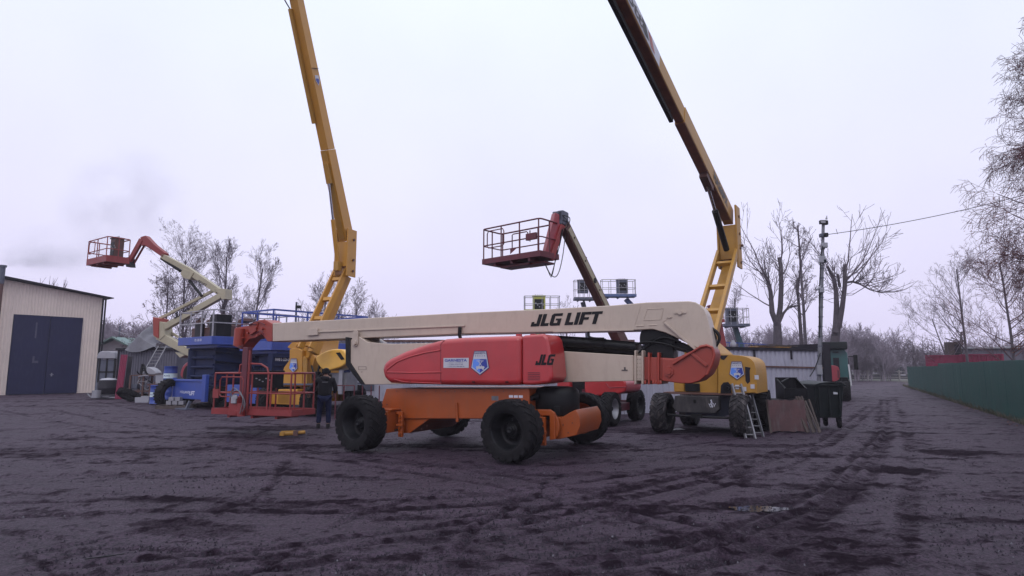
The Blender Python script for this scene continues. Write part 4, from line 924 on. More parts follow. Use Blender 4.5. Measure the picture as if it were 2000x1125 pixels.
# far timber rail fence, cemetery, red containers, long grey building, plank hut
def rail_fence():
    p0 = at(1655, 742, 84); p1 = at(1785, 742, 84); R_ = root('rail_fence', None, 'pale wooden post and rail fence closing the end of the track', 'fence', loc=(p0.x, p0.y, 0))
    n = 3; L = p1.x-p0.x; mt = mat('pale_rail', (.30, .28, .28), .8, var=.15)
    for k, px in enumerate((1695, 1725, 1757)):
        x = at(px, 740, 84).x-p0.x; b = MB(); b.bb(x-.08, x+.08, -.08, .08, 0, 1.45); b.bb(x-.3, x+.3, -.1, -.081, 1.1, 1.3); b.build('post', mt, R_)
    for z in (.45, .85, 1.2):
        b = MB(); b.bb(-1.5, L+2, -.03, .03, z-.04, z+.04); b.build('rail', mt, R_)
rail_fence()
def cemetery():
    rg = random.Random(12); D0 = 105
    kinds = [M['stone'], M['stonew'], M['stoned']]
    spec = [(1683, 'cross'), (1688, 'slab'), (1697, 'cross'), (1703, 'slab'), (1709, 'arch'), (1716, 'slab'), (1720, 'arch'), (1726, 'arch'), (1733, 'slab'), (1742, 'box'), (1752, 'slab'), (1760, 'slab'), (1764, 'arch'), (1770, 'slab'), (1777, 'cross'), (1785, 'slab'), (1792, 'slab'), (1800, 'cross')]
    words = ['left end', '2nd', '3rd']
    for i, (px, kd) in enumerate(spec):
        od = ('first second third fourth fifth sixth seventh eighth ninth tenth eleventh twelfth thirteenth fourteenth fifteenth sixteenth seventeenth eighteenth'.split())[i]
        D = D0+rg.uniform(-4, 6); p = at(px, 722, D); m_ = kinds[i % 3] if kd != 'box' else M['stoned']; b = MB(); h = rg.uniform(1.0, 1.7); w_ = rg.uniform(.5, .9)
        if kd == 'cross': b.bb(-.06, .06, -.05, .05, 0, h+.7); b.bb(-.35, .35, -.05, .05, h+.15, h+.28)
        elif kd == 'slab': b.prism([(-w_/2, 0), (w_/2, 0), (w_/2, h*.9), (0, h), (-w_/2, h*.9)], -.1, .1)
        elif kd == 'arch':
            b.prism([(-w_*.8, 0), (w_*.8, 0)]+[(w_*.8*math.cos(rad(t)), h*.9+w_*.8*math.sin(rad(t))) for t in range(0, 181, 20)], -.12, .12); b.mi = 1
            b.prism([(-w_*.45, .5), (w_*.45, .5)]+[(w_*.45*math.cos(rad(t)), h*.9+w_*.45*math.sin(rad(t))) for t in range(0, 181, 20)], -.14, -.121)
        else: b.prism(sm([(-1.0, 0), (1.0, 0), (1.1, 1.0), (.5, 1.5), (-.6, 1.4), (-1.1, .8)], 2), -.6, .6)
        b.bb(-.8, .8, -.9, -.3, 0, .2)
        o = b.build('gravestone' if kd != 'box' else 'dark_bush', [m_, M['stonew'] if kd == 'arch' and i % 2 else M['stoned']]); o.location = (p.x, D, 0.45)
        b2 = None
        tag(o, '%s gravestone from the left in the far cemetery, %s' % (od, {'cross': 'cross-shaped', 'slab': 'slab', 'arch': 'round-topped', 'box': ''}[kd]) if kd != 'box' else 'dark clipped block in the middle of the far cemetery', 'gravestone' if kd != 'box' else 'shrub', 'gravestones in the far cemetery' if kd != 'box' else None)
    b = MB(); a = at(1672, 722, 108); c = at(1800, 722, 108); b.bb(a.x, c.x, 108, 108.3, 0, 1.1); tag(b.build('cemetery_wall', M['stonew']), 'low pale wall running along the far cemetery', 'wall')
    b = MB(); b.prism([(a.x-30, 0), (c.x+30, 0), (c.x+24, .5), (a.x-24, .5)], 98, 125); tag(b.build('terrain', mat('cemetery_ground', (.06, .055, .065), .95, var=.3)), kind='structure')
cemetery()
def containers():
    fr = Frame(at(1808, 710, 46)[:2], 33)
    for (pa, pb, ya, yb, yo, lab, nm) in ((1808, 1876, 693.5, 714, 0, 'plain crimson steel container nearer the track, behind the green fence', 'steel_container'), (1877, 1960, 691.5, 704, 0.6, 'long crimson ribbed steel container at the right behind the green fence', 'steel_container')):
        x0 = fr.uv(pa, 700, yo)[0]; x1 = fr.uv(pb, 700, yo)[0]; zt = fr.uv((pa+pb)/2, ya, yo)[1]
        R_ = root(nm, fr, lab, 'container'); b = MB(); corrug(b, x0, x1, .1, zt-.1, yo, .28 if pa > 1850 else 3, .04) ; b.bb(x0, x1, yo+.01, yo+2.3, .1, zt-.12); b.build('container_wall', M['magenta'], R_)
        b = MB(); b.bb(x0-.02, x1+.02, yo-.08, yo+2.35, zt-.1, zt); b.bb(x0-.02, x0+.1, yo-.07, yo+.0, 0, zt-.101); b.bb(x1-.1, x1+.02, yo-.07, yo+.0, 0, zt-.101); b.build('container_frame', M['magenta'], R_)
    a = at(1890, 690, 52); fr = Frame((a.x, a.y), 18); x1 = fr.uv(2200, 690, 0)[0]; z0 = fr.uv(1900, 681, 0)[1]
    R_ = root('long_shed', fr, 'long low grey rendered shed with snowy roof edge at the right', 'building')
    b = MB(); b.bb(0, x1, 0, 1.8, 0, z0); b.build('wall', M['shed'], R_); b = MB(); b.bb(-.4, x1, -.35, 2.1, z0+.003, z0+.14); b.build('roof', M['galv'], R_)
    b = MB()
    for k in range(5): b.bb(4+k*3, 4.06+k*3, -.04, -.001, 0, z0)
    b.build('wall_seam', M['slate'], R_)
    D = 48; rg = random.Random(4); a = at(1870, 692, D); R_ = root('plank_hut', None, 'ramshackle hut of grey planks with boards sticking out on top', 'hut', loc=(a.x, D, 0)); O = Vector((a.x, D, 0))
    q = lambda px, py, dy=0: at(px, py, D+dy)-O
    x0, x1 = q(1854, 690).x, q(1879, 690).x; zt = q(1866, 668).z
    b = MB(); b.bb(x0, x1, 0, .5, 0, zt); b.build('wall', M['wood'], R_); b = MB(); b.bb((x0+x1)/2-.05, (x0+x1)/2+.4, -.02, -.001, zt-1.2, zt-.2); b.build('opening', M['roof'], R_)
    for (xa, ya, xb, yb) in ((1847, 661, 1872, 670), (1858, 659, 1878, 668), (1876, 672, 1878, 648), (1880, 674, 1877, 652), (1853, 690, 1880, 688), (1862, 664, 1884, 672), (1874, 670, 1886, 684), (1884, 690, 1884, 678), (1856, 690, 1858, 674)):
        b = MB(); b.beam(q(xa, ya, rg.uniform(-.4, .3)), q(xb, yb, rg.uniform(-.4, .3)), .14, .05); b.build('loose_board', M['bark'], R_)
containers()
# ================================================================== OTHER LIFTS
def beam_between(R_, O, fr, a, c, w, h, m_, name, w1=None, h1=None, bev=.01, off=(0, 0)):
    pass
def ladder_arm(R_, A0, A1, hx, rail, m_, name='lower_arm'):
    """two rails side by side with cross rungs"""
    b = MB()
    for s in (-1, 1): b.beam(Vector(A0)+Vector((s*hx, 0, 0)), Vector(A1)+Vector((s*hx, 0, 0)), rail[0], rail[1])
    b.build(name, m_, R_, bevel=.012)
    A0, A1 = Vector(A0), Vector(A1)
    for t in (.12, .36, .60, .86):
        p = A0.lerp(A1, t); b = MB(); b.beam(p-Vector((hx-rail[0]/2, 0, 0)), p+Vector((hx-rail[0]/2, 0, 0)), .12, .14, up=(A1-A0).normalized()); b.build('rung', m_, R_, bevel=.008)
B = Frame((5.64, 17.65), 32)
def right_yellow():
    R_ = root('boom_lift', B, 'yellow boom lift on muddy tyres at the right, ladder leaning on it', 'boom lift')
    ym = M['yellow2']; bev = .02
    for (x, y) in ((-1.0, -1.25), (1.06, -1.25), (-1.0, 1.35), (1.1, 1.3)):
        wheel(R_, (x, y, .53), .54, .40, '+x' if x > 0 else '-x', rubber='mudrubber', hubcol='rim')
    b = MB(); b.prism(P(B, [(1318, 773), (1402, 774), (1404, 800), (1396, 807), (1322, 805), (1314, 795)], -1.42), -1.42, -1.15)
    a = B.uv(1357, 784, -1.42); b.mi = 1; b.bb(a[0]-.04, a[0]+.04, -1.425, -1.4, a[1]-.05, a[1]+.05)
    b.build('axle_beam', [mat('grimy_axle', (.055, .05, .055), .7, var=.3, dirt=.8, dcol=(.12, .105, .105)), M['black']], R_, bevel=bev)
    b = MB(); b.bb(-.42, .42, -1.14, 1.3, .42, .95); b.bb(-.8, .8, 1.15, 1.4, .45, .75); b.cyl((0, 0, .95), (0, 0, 1.12), .55, 24); b.build('chassis', M['slate'], R_, bevel=bev)
    b = MB(); b.tube([(-.8, -1.5, .50), (0, -1.52, .47), (.82, -1.5, .48)], .03, 8); b.bb(-.15, .15, -1.56, -1.46, .44, .54); b.build('steering_rod', M['black'], R_)
    b = MB()
    rg = random.Random(5)
    for k in range(9): a = B.p3(1390+rg.uniform(-4, 5), 793+rg.uniform(-6, 4), -1.424); b.beam(a, a+Vector((rg.uniform(-.05, .05), 0, .09)), .004, .012)
    b.build('paint_scrawl', M['letter_white'], R_)
    b = MB(); z0 = B.uv(1400, 769, -1.1)[1]; b.bb(-1.0, 1.2, -1.15, 1.3, z0-.03, z0+.02); b.build('turntable', M['brown'], R_)
    # central superstructure
    b = MB(); b.prism(P(B, [(1336, 768), (1336, 680), (1346, 668), (1372, 664), (1402, 690), (1402, 768)], -.95), -.95, .9)
    b.bb(*(B.uv(1316, 760, -1.0)[0], B.uv(1336, 760, -1.0)[0]), -1.0, .5, z0+.022, B.uv(1320, 742, -1.0)[1])
    b.build('boom_tower', ym, R_, bevel=.03, seg=3)
    b = MB(); x0 = B.uv(1338, 760, -1.02)[0]; x1 = B.uv(1366, 760, -1.02)[0]; b.bb(x0, x1, -1.02, -.951, z0+.04, z0+.26); b.build('tower_recess', M['black'], R_)
    hood = sm([(1402.5, 693), (1424, 692.5), (1452, 695), (1468, 701), (1476, 714), (1479, 768), (1479, 768), (1402.5, 768), (1402.5, 768), (1402.5, 693)], 2)
    b = MB(); b.prism(P(B, hood, -1.15), -1.15, .35); b.build('engine_hood', ym, R_, bevel=.05, seg=4)
    b = MB(); b.prism(P(B, [(1404, 694), (1422, 694), (1414, 703), (1409, 702)], -1.16), -1.163, -1.12); b.prism(P(B, [(1407, 768), (1408, 753), (1413, 747), (1422, 746), (1427, 752), (1429, 768)], -1.16), -1.163, -1.12)
    b.prism(P(B, [(1455, 716), (1466, 718), (1464, 724), (1465, 745), (1460, 750), (1456, 744)], -1.16), -1.163, -1.12)
    b.build('hood_opening', M['roof'], R_, bevel=.006, seg=1)
    b = MB(); a = B.p3(1420, 758, -1.19); b.cyl(a, a+Vector((0, .1, 0)), .10, 14); b.cyl(a-Vector((0, .04, 0)), a, .05, 10); b.build('exhaust', M['rim'], R_)
    b = MB(); b.prism(P(B, [(1459, 752), (1474, 750), (1475, 766), (1459, 767)], -1.165), -1.172, -1.152); b.build('lower_hood_panel', ym, R_)
    for (px, py) in ((1436, 760), (1450, 764), (1466, 759), (1474, 741)): b = MB(); a = B.p3(px, py, -1.18); b.poly([(0, 0), (.1, 0), (.1, .11), (0, .11)], a, (1, 0, 0), (0, 0, 1)); b.build('warning_label', M['sticker'], R_)
    o = B.p3(1425, 742, -1.165); o2 = B.p3(1455, 742, -1.165); badge(R_, o, (1, 0, 0), (0, 0, 1), o2.x-o.x, B.uv(1440, 706, -1.165)[1]-o.z)
    b = MB(); b.prism(P(B, sm([(1460, 714), (1480, 722), (1482, 764), (1460, 764)], 2), .36), .36, 1.2); b.build('rear_cover', M['grey'], R_, bevel=.03)
    # arms
    L3 = lambda px, py, D: B.loc(at(px, py, D))
    a0 = L3(1366, 690, 16.6); a1 = L3(1421, 492, 20.6)
    ladder_arm(R_, a0, a1, .30, (.10, .24), ym)
    b = MB(); b.beam(L3(1372, 700, 17.5), L3(1424, 520, 20.9), .34, .30); b.build('second_arm', M['yellow2'], R_, bevel=.015)
    k0 = L3(1426, 522, 20.7); k1 = L3(1421, 408, 20.7); k1.x = k0.x; k1.y = k0.y
    b = MB()
    for s in (-1, 1): b.bb(k0.x+s*.31-.03, k0.x+s*.31+.03, k0.y-.26, k0.y+.34, k0.z-.05, k1.z+.05)
    b.build('knuckle_plate', ym, R_, bevel=.012)
    b = MB(); b.bb(k0.x-.275, k0.x+.275, k0.y-.20, k0.y+.26, k0.z+.25, k1.z-.62); b.build('knuckle', ym, R_, bevel=.012)
    b = MB()
    for z in (.25, .75, 1.25, 1.85): b.cyl((k0.x+.34, k0.y+.1, k0.z+z-.1), (k0.x+.37, k0.y+.1, k0.z+z-.1), .05, 10)
    b.cyl((k0.x+.34, k0.y+.22, k0.z+.75), (k0.x+.42, k0.y+.22, k0.z+.75), .05, 10)
    b.build('pivot_pin', M['brown'], R_)
    p0 = Vector((k0.x, k0.y+.05, k1.z-.25)); p1 = L3(1216, -10, 12.2); d = (p1-p0).normalized(); p1 = p1+d*1.6
    Ln = (p1-p0).length
    ps = lambda s: p0+d*s
    side = d.cross(Vector((0, 0, 1))).normalized(); upv = side.cross(d).normalized()
    if side.x < 0: side = -side; 
    cut = Ln*.33
    b = MB(); b.beam(ps(-.1), ps(cut+2), .31, .56, .28, .48); b.build('main_boom', ym, R_, bevel=.012)
    b = MB(); b.beam(ps(cut+2.01), ps(Ln), .24, .44, .22, .40); b.build('fly_boom', ym, R_, bevel=.012)
    b = MB(); b.beam(ps(.3)-upv*.29, ps(cut+2)-upv*.258, .26, .03); b.beam(ps(cut+2.02)-upv*.232, ps(Ln)-upv*.212, .20, .02); b.build('boom_underside', M['under'], R_)  # thin dark sheet painted as the boom's shaded underside
    b = MB(); b.beam(ps(cut+2.4)-upv*.42-side*.10, ps(Ln)-upv*.40-side*.10, .10, .12)
    for s in (cut+2.6, cut+5.2): b.beam(ps(s)-upv*.42-side*.1, ps(s)-upv*.15-side*.1, .05, .05)
    b.build('hose_carrier', M['black'], R_)
    b = MB(); b.beam(ps(2.6)-upv*.36, ps(3.4)-upv*.30, .24, .26); b.build('cylinder_bracket', M['brown'], R_, bevel=.01)
    b = MB(); c0 = ps(2.9)-upv*.42; c1 = Vector((k0.x, k0.y-.42, k0.z+.55)); m_ = c1.lerp(c0, .62); b.cyl(c1, m_, .10, 14); b.build('lift_cylinder', M['black'], R_)
    b = MB(); b.cyl(m_, c0, .05, 12); b.build('cylinder_rod', M['chrome'], R_)
    # lettering on the right-hand side of the boom
    sn = side*.165
    b = MB(); b.text('HA260PX', ps(2.75)+sn-upv*.15, -d, upv, .32, 1.9, .04); b.build('boom_lettering', M['letter_grey'], R_)
    b = MB(); b.add([ps(cut+4.2)+side*.126-upv*.19, ps(cut+4.2)+side*.126+upv*.19, ps(Ln-.3)+side*.120+upv*.18, ps(Ln-.3)+side*.120-upv*.18], [(0, 1, 2, 3)]); b.mi = 1
    s0 = Ln-.9; b.text('Haulotte', ps(s0+.9)+side*.130-upv*.14, -d, upv, .28, 2.9, .03)
    q = ps(cut+5.0)+side*.132
    b.mi = 2; b.add([q+d*.25-upv*.14, q+d*.55+upv*.14, q+d*.25+upv*.14, q-upv*.1], [(0, 1, 2, 3)]); b.mi = 3; b.add([q-d*.15-upv*.14, q+d*.1+upv*.14, q-d*.15+upv*.14, q-d*.45-upv*.12], [(0, 1, 2, 3)])
    b.build('boom_banner', [M['sticker'], M['letter_grey'], M['black'], M['red']], R_)
right_yellow()
C = Frame((-7.75, 24.4), 21)
def left_yellow():
    R_ = root('boom_lift', C, 'yellow boom lift with raised engine hood and steep boom behind the man', 'boom lift')
    ym = M['yellow']
    for (x, y) in ((-1.0, -1.3), (1.0, -1.3), (-1.0, 1.3), (1.0, 1.3)): wheel(R_, (x, y, .53), .54, .40, '+x' if x > 0 else '-x', rubber='rubber')
    b = MB(); b.bb(-.45, .45, -1.5, 1.4, .42, .95); b.bb(-.85, .85, -1.5, -1.2, .4, .8); b.bb(-.85, .85, 1.1, 1.4, .4, .8); b.cyl((0, 0, .95), (0, 0, 1.1), .55, 24); b.build('chassis', M['yellow'], R_, bevel=.02)
    z0 = 1.12; b = MB(); b.bb(-1.1, 1.5, -1.2, 1.3, z0-.02, z0+.04); b.build('turntable', M['slate'], R_)
    b = MB(); b.prism(P(C, [(553, 755), (551, 733), (554, 718), (565, 703), (565, 683), (570, 680), (582, 680), (590, 684), (590, 755)], -1.0), -1.0, .5); b.build('left_fork', ym, R_, bevel=.03, seg=3)
    b = MB(); b.prism(P(C, [(590.5, 755), (590.5, 690), (585, 672), (592, 660), (610, 655), (607, 678), (615, 699), (609, 720), (606, 755)], -.8), -.8, .9); b.build('right_fork', ym, R_, bevel=.03, seg=3)
    b = MB()
    b.prism(P(C, [(561, 678), (572, 667), (586, 667), (586, 680), (566, 681)], -.9), -.9, -.3)
    for px, py in ((579, 674), (596, 675), (596, 699)): a = C.p3(px, py, -1.0); b.cyl(a+Vector((0, .3, 0)), a+Vector((0, -.05, 0)), .06, 12)
    b.build('pin_bracket', ym, R_, bevel=.012)
    b = MB(); b.prism(P(C, [(592, 700), (600, 700), (600, 754), (592, 754)], -1.02), -1.04, -.99); b.build('cover_strip', M['yellow2'], R_, bevel=.01)
    b = MB(); hood = sm([(612, 700), (629, 688), (650, 681), (676, 683), (679, 712), (645, 724), (630, 724)], 2); b.prism(P(C, hood, -1.2), -1.2, -.2)
    b.build('engine_hood', mat('bright_yellow_gelcoat', (.72, .40, .06), .4, coat=.3, var=.06), R_, bevel=.06, seg=4)
    b = MB(); b.prism(P(C, [(656, 689), (664, 688), (673, 702), (666, 703)], -1.21), -1.215, -1.15); b.build('hood_opening', M['black'], R_)
    b = MB(); b.cyl(C.p3(612, 668, -1.0), C.p3(607, 684, -.9), .05, 10); b.build('gas_strut', M['galv'], R_); b = MB(); b.cyl(C.p3(608, 682, -.92), C.p3(604, 697, -.85), .03, 8); b.build('strut_rod', M['yellow2'], R_)
    # exposed engine bay
    b = MB(); rg = random.Random(6)
    for k in range(22):
        px, py = rg.uniform(614, 650), rg.uniform(705, 762); a = C.p3(px, py, rg.uniform(-.9, -.3)); b.box(a, (rg.uniform(.08, .3), .2, rg.uniform(.08, .3)))
    for k in range(8):
        a = C.p3(rg.uniform(612, 640), rg.uniform(705, 755), -.9); b.cyl(a, a+Vector((rg.uniform(-.2, .2), .1, .25)), .04, 8)
    b.build('engine', M['rim'], R_, bevel=.01, seg=1)
    b = MB(); a = C.uv(643, 728, -.9); c = C.uv(676, 764, -.9); b.bb(a[0], c[0], -.9, -.2, c[1], a[1]); b.build('engine_panel', M['grey'], R_, bevel=.01)
    b = MB(); a = C.uv(662, 722, -1.0); c = C.uv(667, 770, -1.0); b.bb(a[0], c[0], -1.0, -.92, c[1], a[1]); b.build('hood_prop', M['galv'], R_)
    o = C.p3(564, 728, -1.03); o2 = C.p3(581, 728, -1.03); badge(R_, o, (1, 0, 0), (0, 0, 1), o2.x-o.x, C.uv(572, 700, -1.03)[1]-o.z)
    L3 = lambda px, py, D: C.loc(at(px, py, D))
    a0 = L3(597, 680, 21.9); a1 = L3(668, 525, 23.0)
    ladder_arm(R_, a0, a1, .24, (.10, .22), ym)
    b = MB(); b.beam(L3(612, 690, 22.2), L3(676, 540, 23.3), .26, .34); b.build('second_arm', ym, R_, bevel=.015)
    k0 = L3(673, 540, 23.0); k1 = L3(671, 452, 23.0); k1.x = k0.x; k1.y = k0.y
    b = MB()
    for s in (-1, 1): b.bb(k0.x+s*.27-.025, k0.x+s*.27+.025, k0.y-.28, k0.y+.28, k0.z-.02, k1.z+.05)
    b.build('knuckle_plate', ym, R_, bevel=.01)
    b = MB(); b.bb(k0.x-.24, k0.x+.24, k0.y-.24, k0.y+.2, k0.z+.35, k1.z-.45); b.build('knuckle', ym, R_, bevel=.01)
    b = MB()
    for z in (.2, .62, 1.4): b.cyl((k0.x+.295, k0.y+.08, k0.z+z), (k0.x+.34, k0.y+.08, k0.z+z), .05, 10)
    b.build('pivot_pin', M['brown'], R_)
    p0 = Vector((k0.x, k0.y-.02, k1.z-.15)); p1 = L3(578, -6, 19.9); d = (p1-p0).normalized(); Ln = (p1-p0).length+1.5; ps = lambda s: p0+d*s
    side = d.cross(Vector((0, 0, 1))).normalized(); upv = side.cross(d).normalized()
    if side.x < 0: side = -side
    b = MB(); b.beam(ps(-.2), ps(3.2), .36, .50, .36, .46); b.build('main_boom', ym, R_, bevel=.012)
    b = MB(); b.beam(ps(3.21), ps(Ln), .34, .42, .32, .36); b.build('fly_boom', ym, R_, bevel=.012)
    b = MB(); b.beam(ps(-.1)-upv*.265, ps(3.2)-upv*.245, .22, .02); b.build('boom_underside', M['yellow2'], R_)
    b = MB(); s0 = Ln*.42; b.beam(ps(s0)-upv*.30-side*.14, ps(Ln-1.9)-upv*.27-side*.14, .10, .12)
    for s in (s0+.6, s0+2.4, s0+4.2): b.beam(ps(s)-upv*.3-side*.12, ps(s)-upv*.15-side*.12, .04, .04)
    b.build('hose_carrier', M['yellow2'], R_)
    e = Ln-1.9; hoses(R_, [[ps(e)-upv*.28-side*.14, ps(e+.4)-upv*.42-side*.2, ps(e+.75)-upv*.36-side*.1, ps(e+.6)-upv*.2]], .022, 'black')
    c0 = ps(2.3)-upv*.30; c1 = Vector((k0.x-.02, k0.y-.42, k0.z+.45)); m_ = c1.lerp(c0, .5)
    b = MB(); b.cyl(c1, m_, .085, 14); b.build('lift_cylinder', ym, R_)
    b = MB(); b.cyl(m_, c0, .045, 12); b.build('cylinder_rod', M['chrome'], R_)
    b = MB(); b.beam(ps(2.0)-upv*.30, ps(2.75)-upv*.26, .2, .18); b.bb(c1.x-.1, c1.x+.1, c1.y-.12, c1.y+.12, c1.z-.3, c1.z+.05); b.build('cylinder_bracket', M['yellow2'], R_, bevel=.01)
    b = MB()
    for s in (Ln-1.5, Ln-3.9): b.beam(ps(s)-upv*.17+side*.172, ps(s)+upv*.17+side*.172, .1, .004)
    b.build('warning_labels', M['letter_grey'], R_)
    badge(R_, ps(Ln-4.4)+side*.175-upv*.13, upv.cross(side).normalized()*0+(-d*0+upv), d, .26, .36) if False else None
    b = MB(); q = ps(Ln-4.3)+side*.18; b.add([q+d*.16-upv*.1, q+d*.16+upv*.1, q-d*.02+upv*.12, q-d*.2, q-d*.02-upv*.12], [(0, 1, 2, 3, 4)]); b.mi = 1; b.add([q+d*.05-upv*.08+side*.004, q+d*.05+upv*.08+side*.004, q-d*.02+upv*.09+side*.004, q-d*.16+side*.004, q-d*.02-upv*.09+side*.004], [(0, 1, 2, 3, 4)]); b.build('badge_sticker', [M['sticker'], M['st_dark']], R_)
left_yellow()
Dm = Frame((2.75, 20.7), 30)
def middle_red():
    R_ = root('boom_lift', Dm, 'dark red boom lift behind the front machine, its empty cage raised high', 'boom lift')
    for (x, y, rm) in ((-1.0, -1.2, 'rim'), (1.0, -1.2, 'galv'), (-1.0, 1.2, 'rim'), (1.0, 1.2, 'rim')): wheel(R_, (x, y, .5), .51, .36, '+x' if x > 0 else '-x', rim=rm)
    b = MB(); b.bb(-.45, .45, -1.3, 1.3, .4, .9); b.bb(-.85, .85, -1.3, -1.1, .4, .65); b.bb(-.85, .85, 1.1, 1.3, .4, .65); b.bb(.5, .95, -.8, .9, .35, .6); b.cyl((0, 0, .9), (0, 0, 1.05), .5, 20); b.build('chassis', M['dark_red'], R_, bevel=.02)
    b = MB(); hood = sm([(1141, 768), (1141, 745), (1145, 735), (1160, 734), (1200, 736), (1222, 742), (1223, 760), (1218, 768), (1180, 774), (1150, 773)], 2); b.prism(P(Dm, hood, -.9), -.9, .6); b.build('engine_hood', M['hood'], R_, bevel=.06, seg=4)
    b = MB(); b.tube([Dm.p3(px, py, -.91) for px, py in ((1183, 748), (1190, 757), (1222, 756))], .015, 6); b.build('hood_moulding', M['pink'], R_)
    b = MB(); hood = sm([(1086, 768), (1088, 742), (1096, 735), (1112, 736), (1114, 768)], 2); b.prism(P(Dm, hood, -.6), -.6, .9); b.build('control_cover', M['hood'], R_, bevel=.05, seg=3)
    b = MB(); b.prism(P(Dm, [(1114, 735), (1141, 735), (1141, 775), (1114, 775)], -.4), -.4, .5); b.build('tower_post', M['black'], R_)
    L3 = lambda px, py, D: Dm.loc(at(px, py, D))
    tip = L3(1101, 440, 18.2); ft = L3(1238, 720, 21.8); d = (ft-tip).normalized(); Ln = (ft-tip).length; ps = lambda s: tip+d*s
    side = d.cross(Vector((0, 0, 1))).normalized(); upv = side.cross(d).normalized()
    if side.x < 0: side = -side
    if upv.z < 0: upv = -upv
    b = MB(); b.beam(ps(0), ps(Ln*.62), .24, .30, .26, .34); b.build('fly_boom', M['brown'], R_, bevel=.01)
    b = MB(); b.beam(ps(Ln*.62), ps(Ln), .34, .42); b.build('main_boom', M['brown'], R_, bevel=.01)
    b = MB(); b.beam(ps(.15)+side*.135, ps(Ln*.60)+side*.145, .02, .18); b.build('boom_side_plate', M['cream2'], R_)
    b = MB(); b.beam(ps(-.05)+upv*.22, ps(Ln*.66)+upv*.24, .10, .08); b.bb(*[v for v in (ps(1.6).x-.08, ps(1.6).x+.08, ps(1.6).y-.08, ps(1.6).y+.08, ps(1.6).z+.1, ps(1.6).z+.3)]); b.build('hose_track', M['dark_red'], R_)
    b = MB()
    for s in (.5, 1.4, 2.6): b.cyl(ps(s)+side*.15, ps(s)+side*.165, .03, 8)
    b.cyl(ps(2.2)+side*.15, ps(2.2)+side*.17, .09, 8); b.build('side_port', M['black'], R_)
    # jib
    j0 = ps(.05)+upv*.12; jt = L3(1090, 421, 18.1); jb = L3(1066, 505, 17.9)
    b = MB(); b.beam(jt, jb, .22, .34, .20, .24); b.build('jib', M['pink'], R_, bevel=.012)
    b = MB(); b.beam(L3(1098, 440, 18.0), L3(1076, 508, 17.8), .12, .14); b.build('jib_link', M['rail_red'], R_, bevel=.01)
    b = MB(); c = L3(1094, 428, 18.2); b.box(c, (.34, .4, .42)); b.bb(c.x+.0, c.x+.2, c.y-.2, c.y+.2, c.z-.1, c.z+.22); b.build('boom_head', M['slate'], R_, bevel=.03)
    hs = lambda pts: [L3(px, py, 17.9) for px, py in pts]
    hoses(R_, [hs([(1100, 420), (1112, 425), (1112, 435), (1106, 445)]), hs([(1098, 420), (1108, 432), (1108, 440)]), hs([(1100, 445), (1094, 475), (1082, 520), (1076, 542)]), hs([(1104, 460), (1099, 500), (1092, 530), (1084, 541), (1074, 534), (1065, 515)]), hs([(1098, 448), (1088, 490), (1078, 538), (1070, 528), (1064, 514)]), hs([(1096, 455), (1092, 478), (1084, 482), (1076, 478)])], .013)
    nc = Dm.loc(at(1055, 498, 17.3)); ang = rad(-(41-30)); L, W_ = 2.28, .88; o = nc-Matrix.Rotation(ang, 3, 'Z') @ Vector((L, 0, 0)); o.z -= .02
    basket(R_, o, ang, L, W_, 1.10, M['dark_red'], M['dark_red'], toe=.16, r=.024, posts=4, box=False)
    T_ = Matrix.Translation(o) @ Matrix.Rotation(ang, 4, 'Z')
    b = MB(); b.T = T_; b.bb(L*.25, L*.75, .2, .7, -.16, -.092); b.bb(L*.55, L-.1, .3, .8, -.15, -.0921); b.bb(L*.78, L*.95, -.05, .02, .50, .70); b.build('platform_mount', M['dark_red'], R_, bevel=.01)
    b = MB(); b.T = T_
    b.tube([(L*.20, W_, .55), (L*.20, W_, 1.0), (L*.22, W_, 1.03), (L*.46, W_, 1.03), (L*.48, W_, 1.0), (L*.48, W_, .75), (L*.52, W_, .70), (L*.52, W_, 1.05)], .018, 6)
    b.add([(L*.50, 0, .18), (L*.62, 0, .34), (L*.50, 0, .34)], [(0, 1, 2)]); b.build('inner_rail', M['dark_red'], R_)
middle_red()
E_ = Frame(at(360, 740, 30.5)[:2], 15)
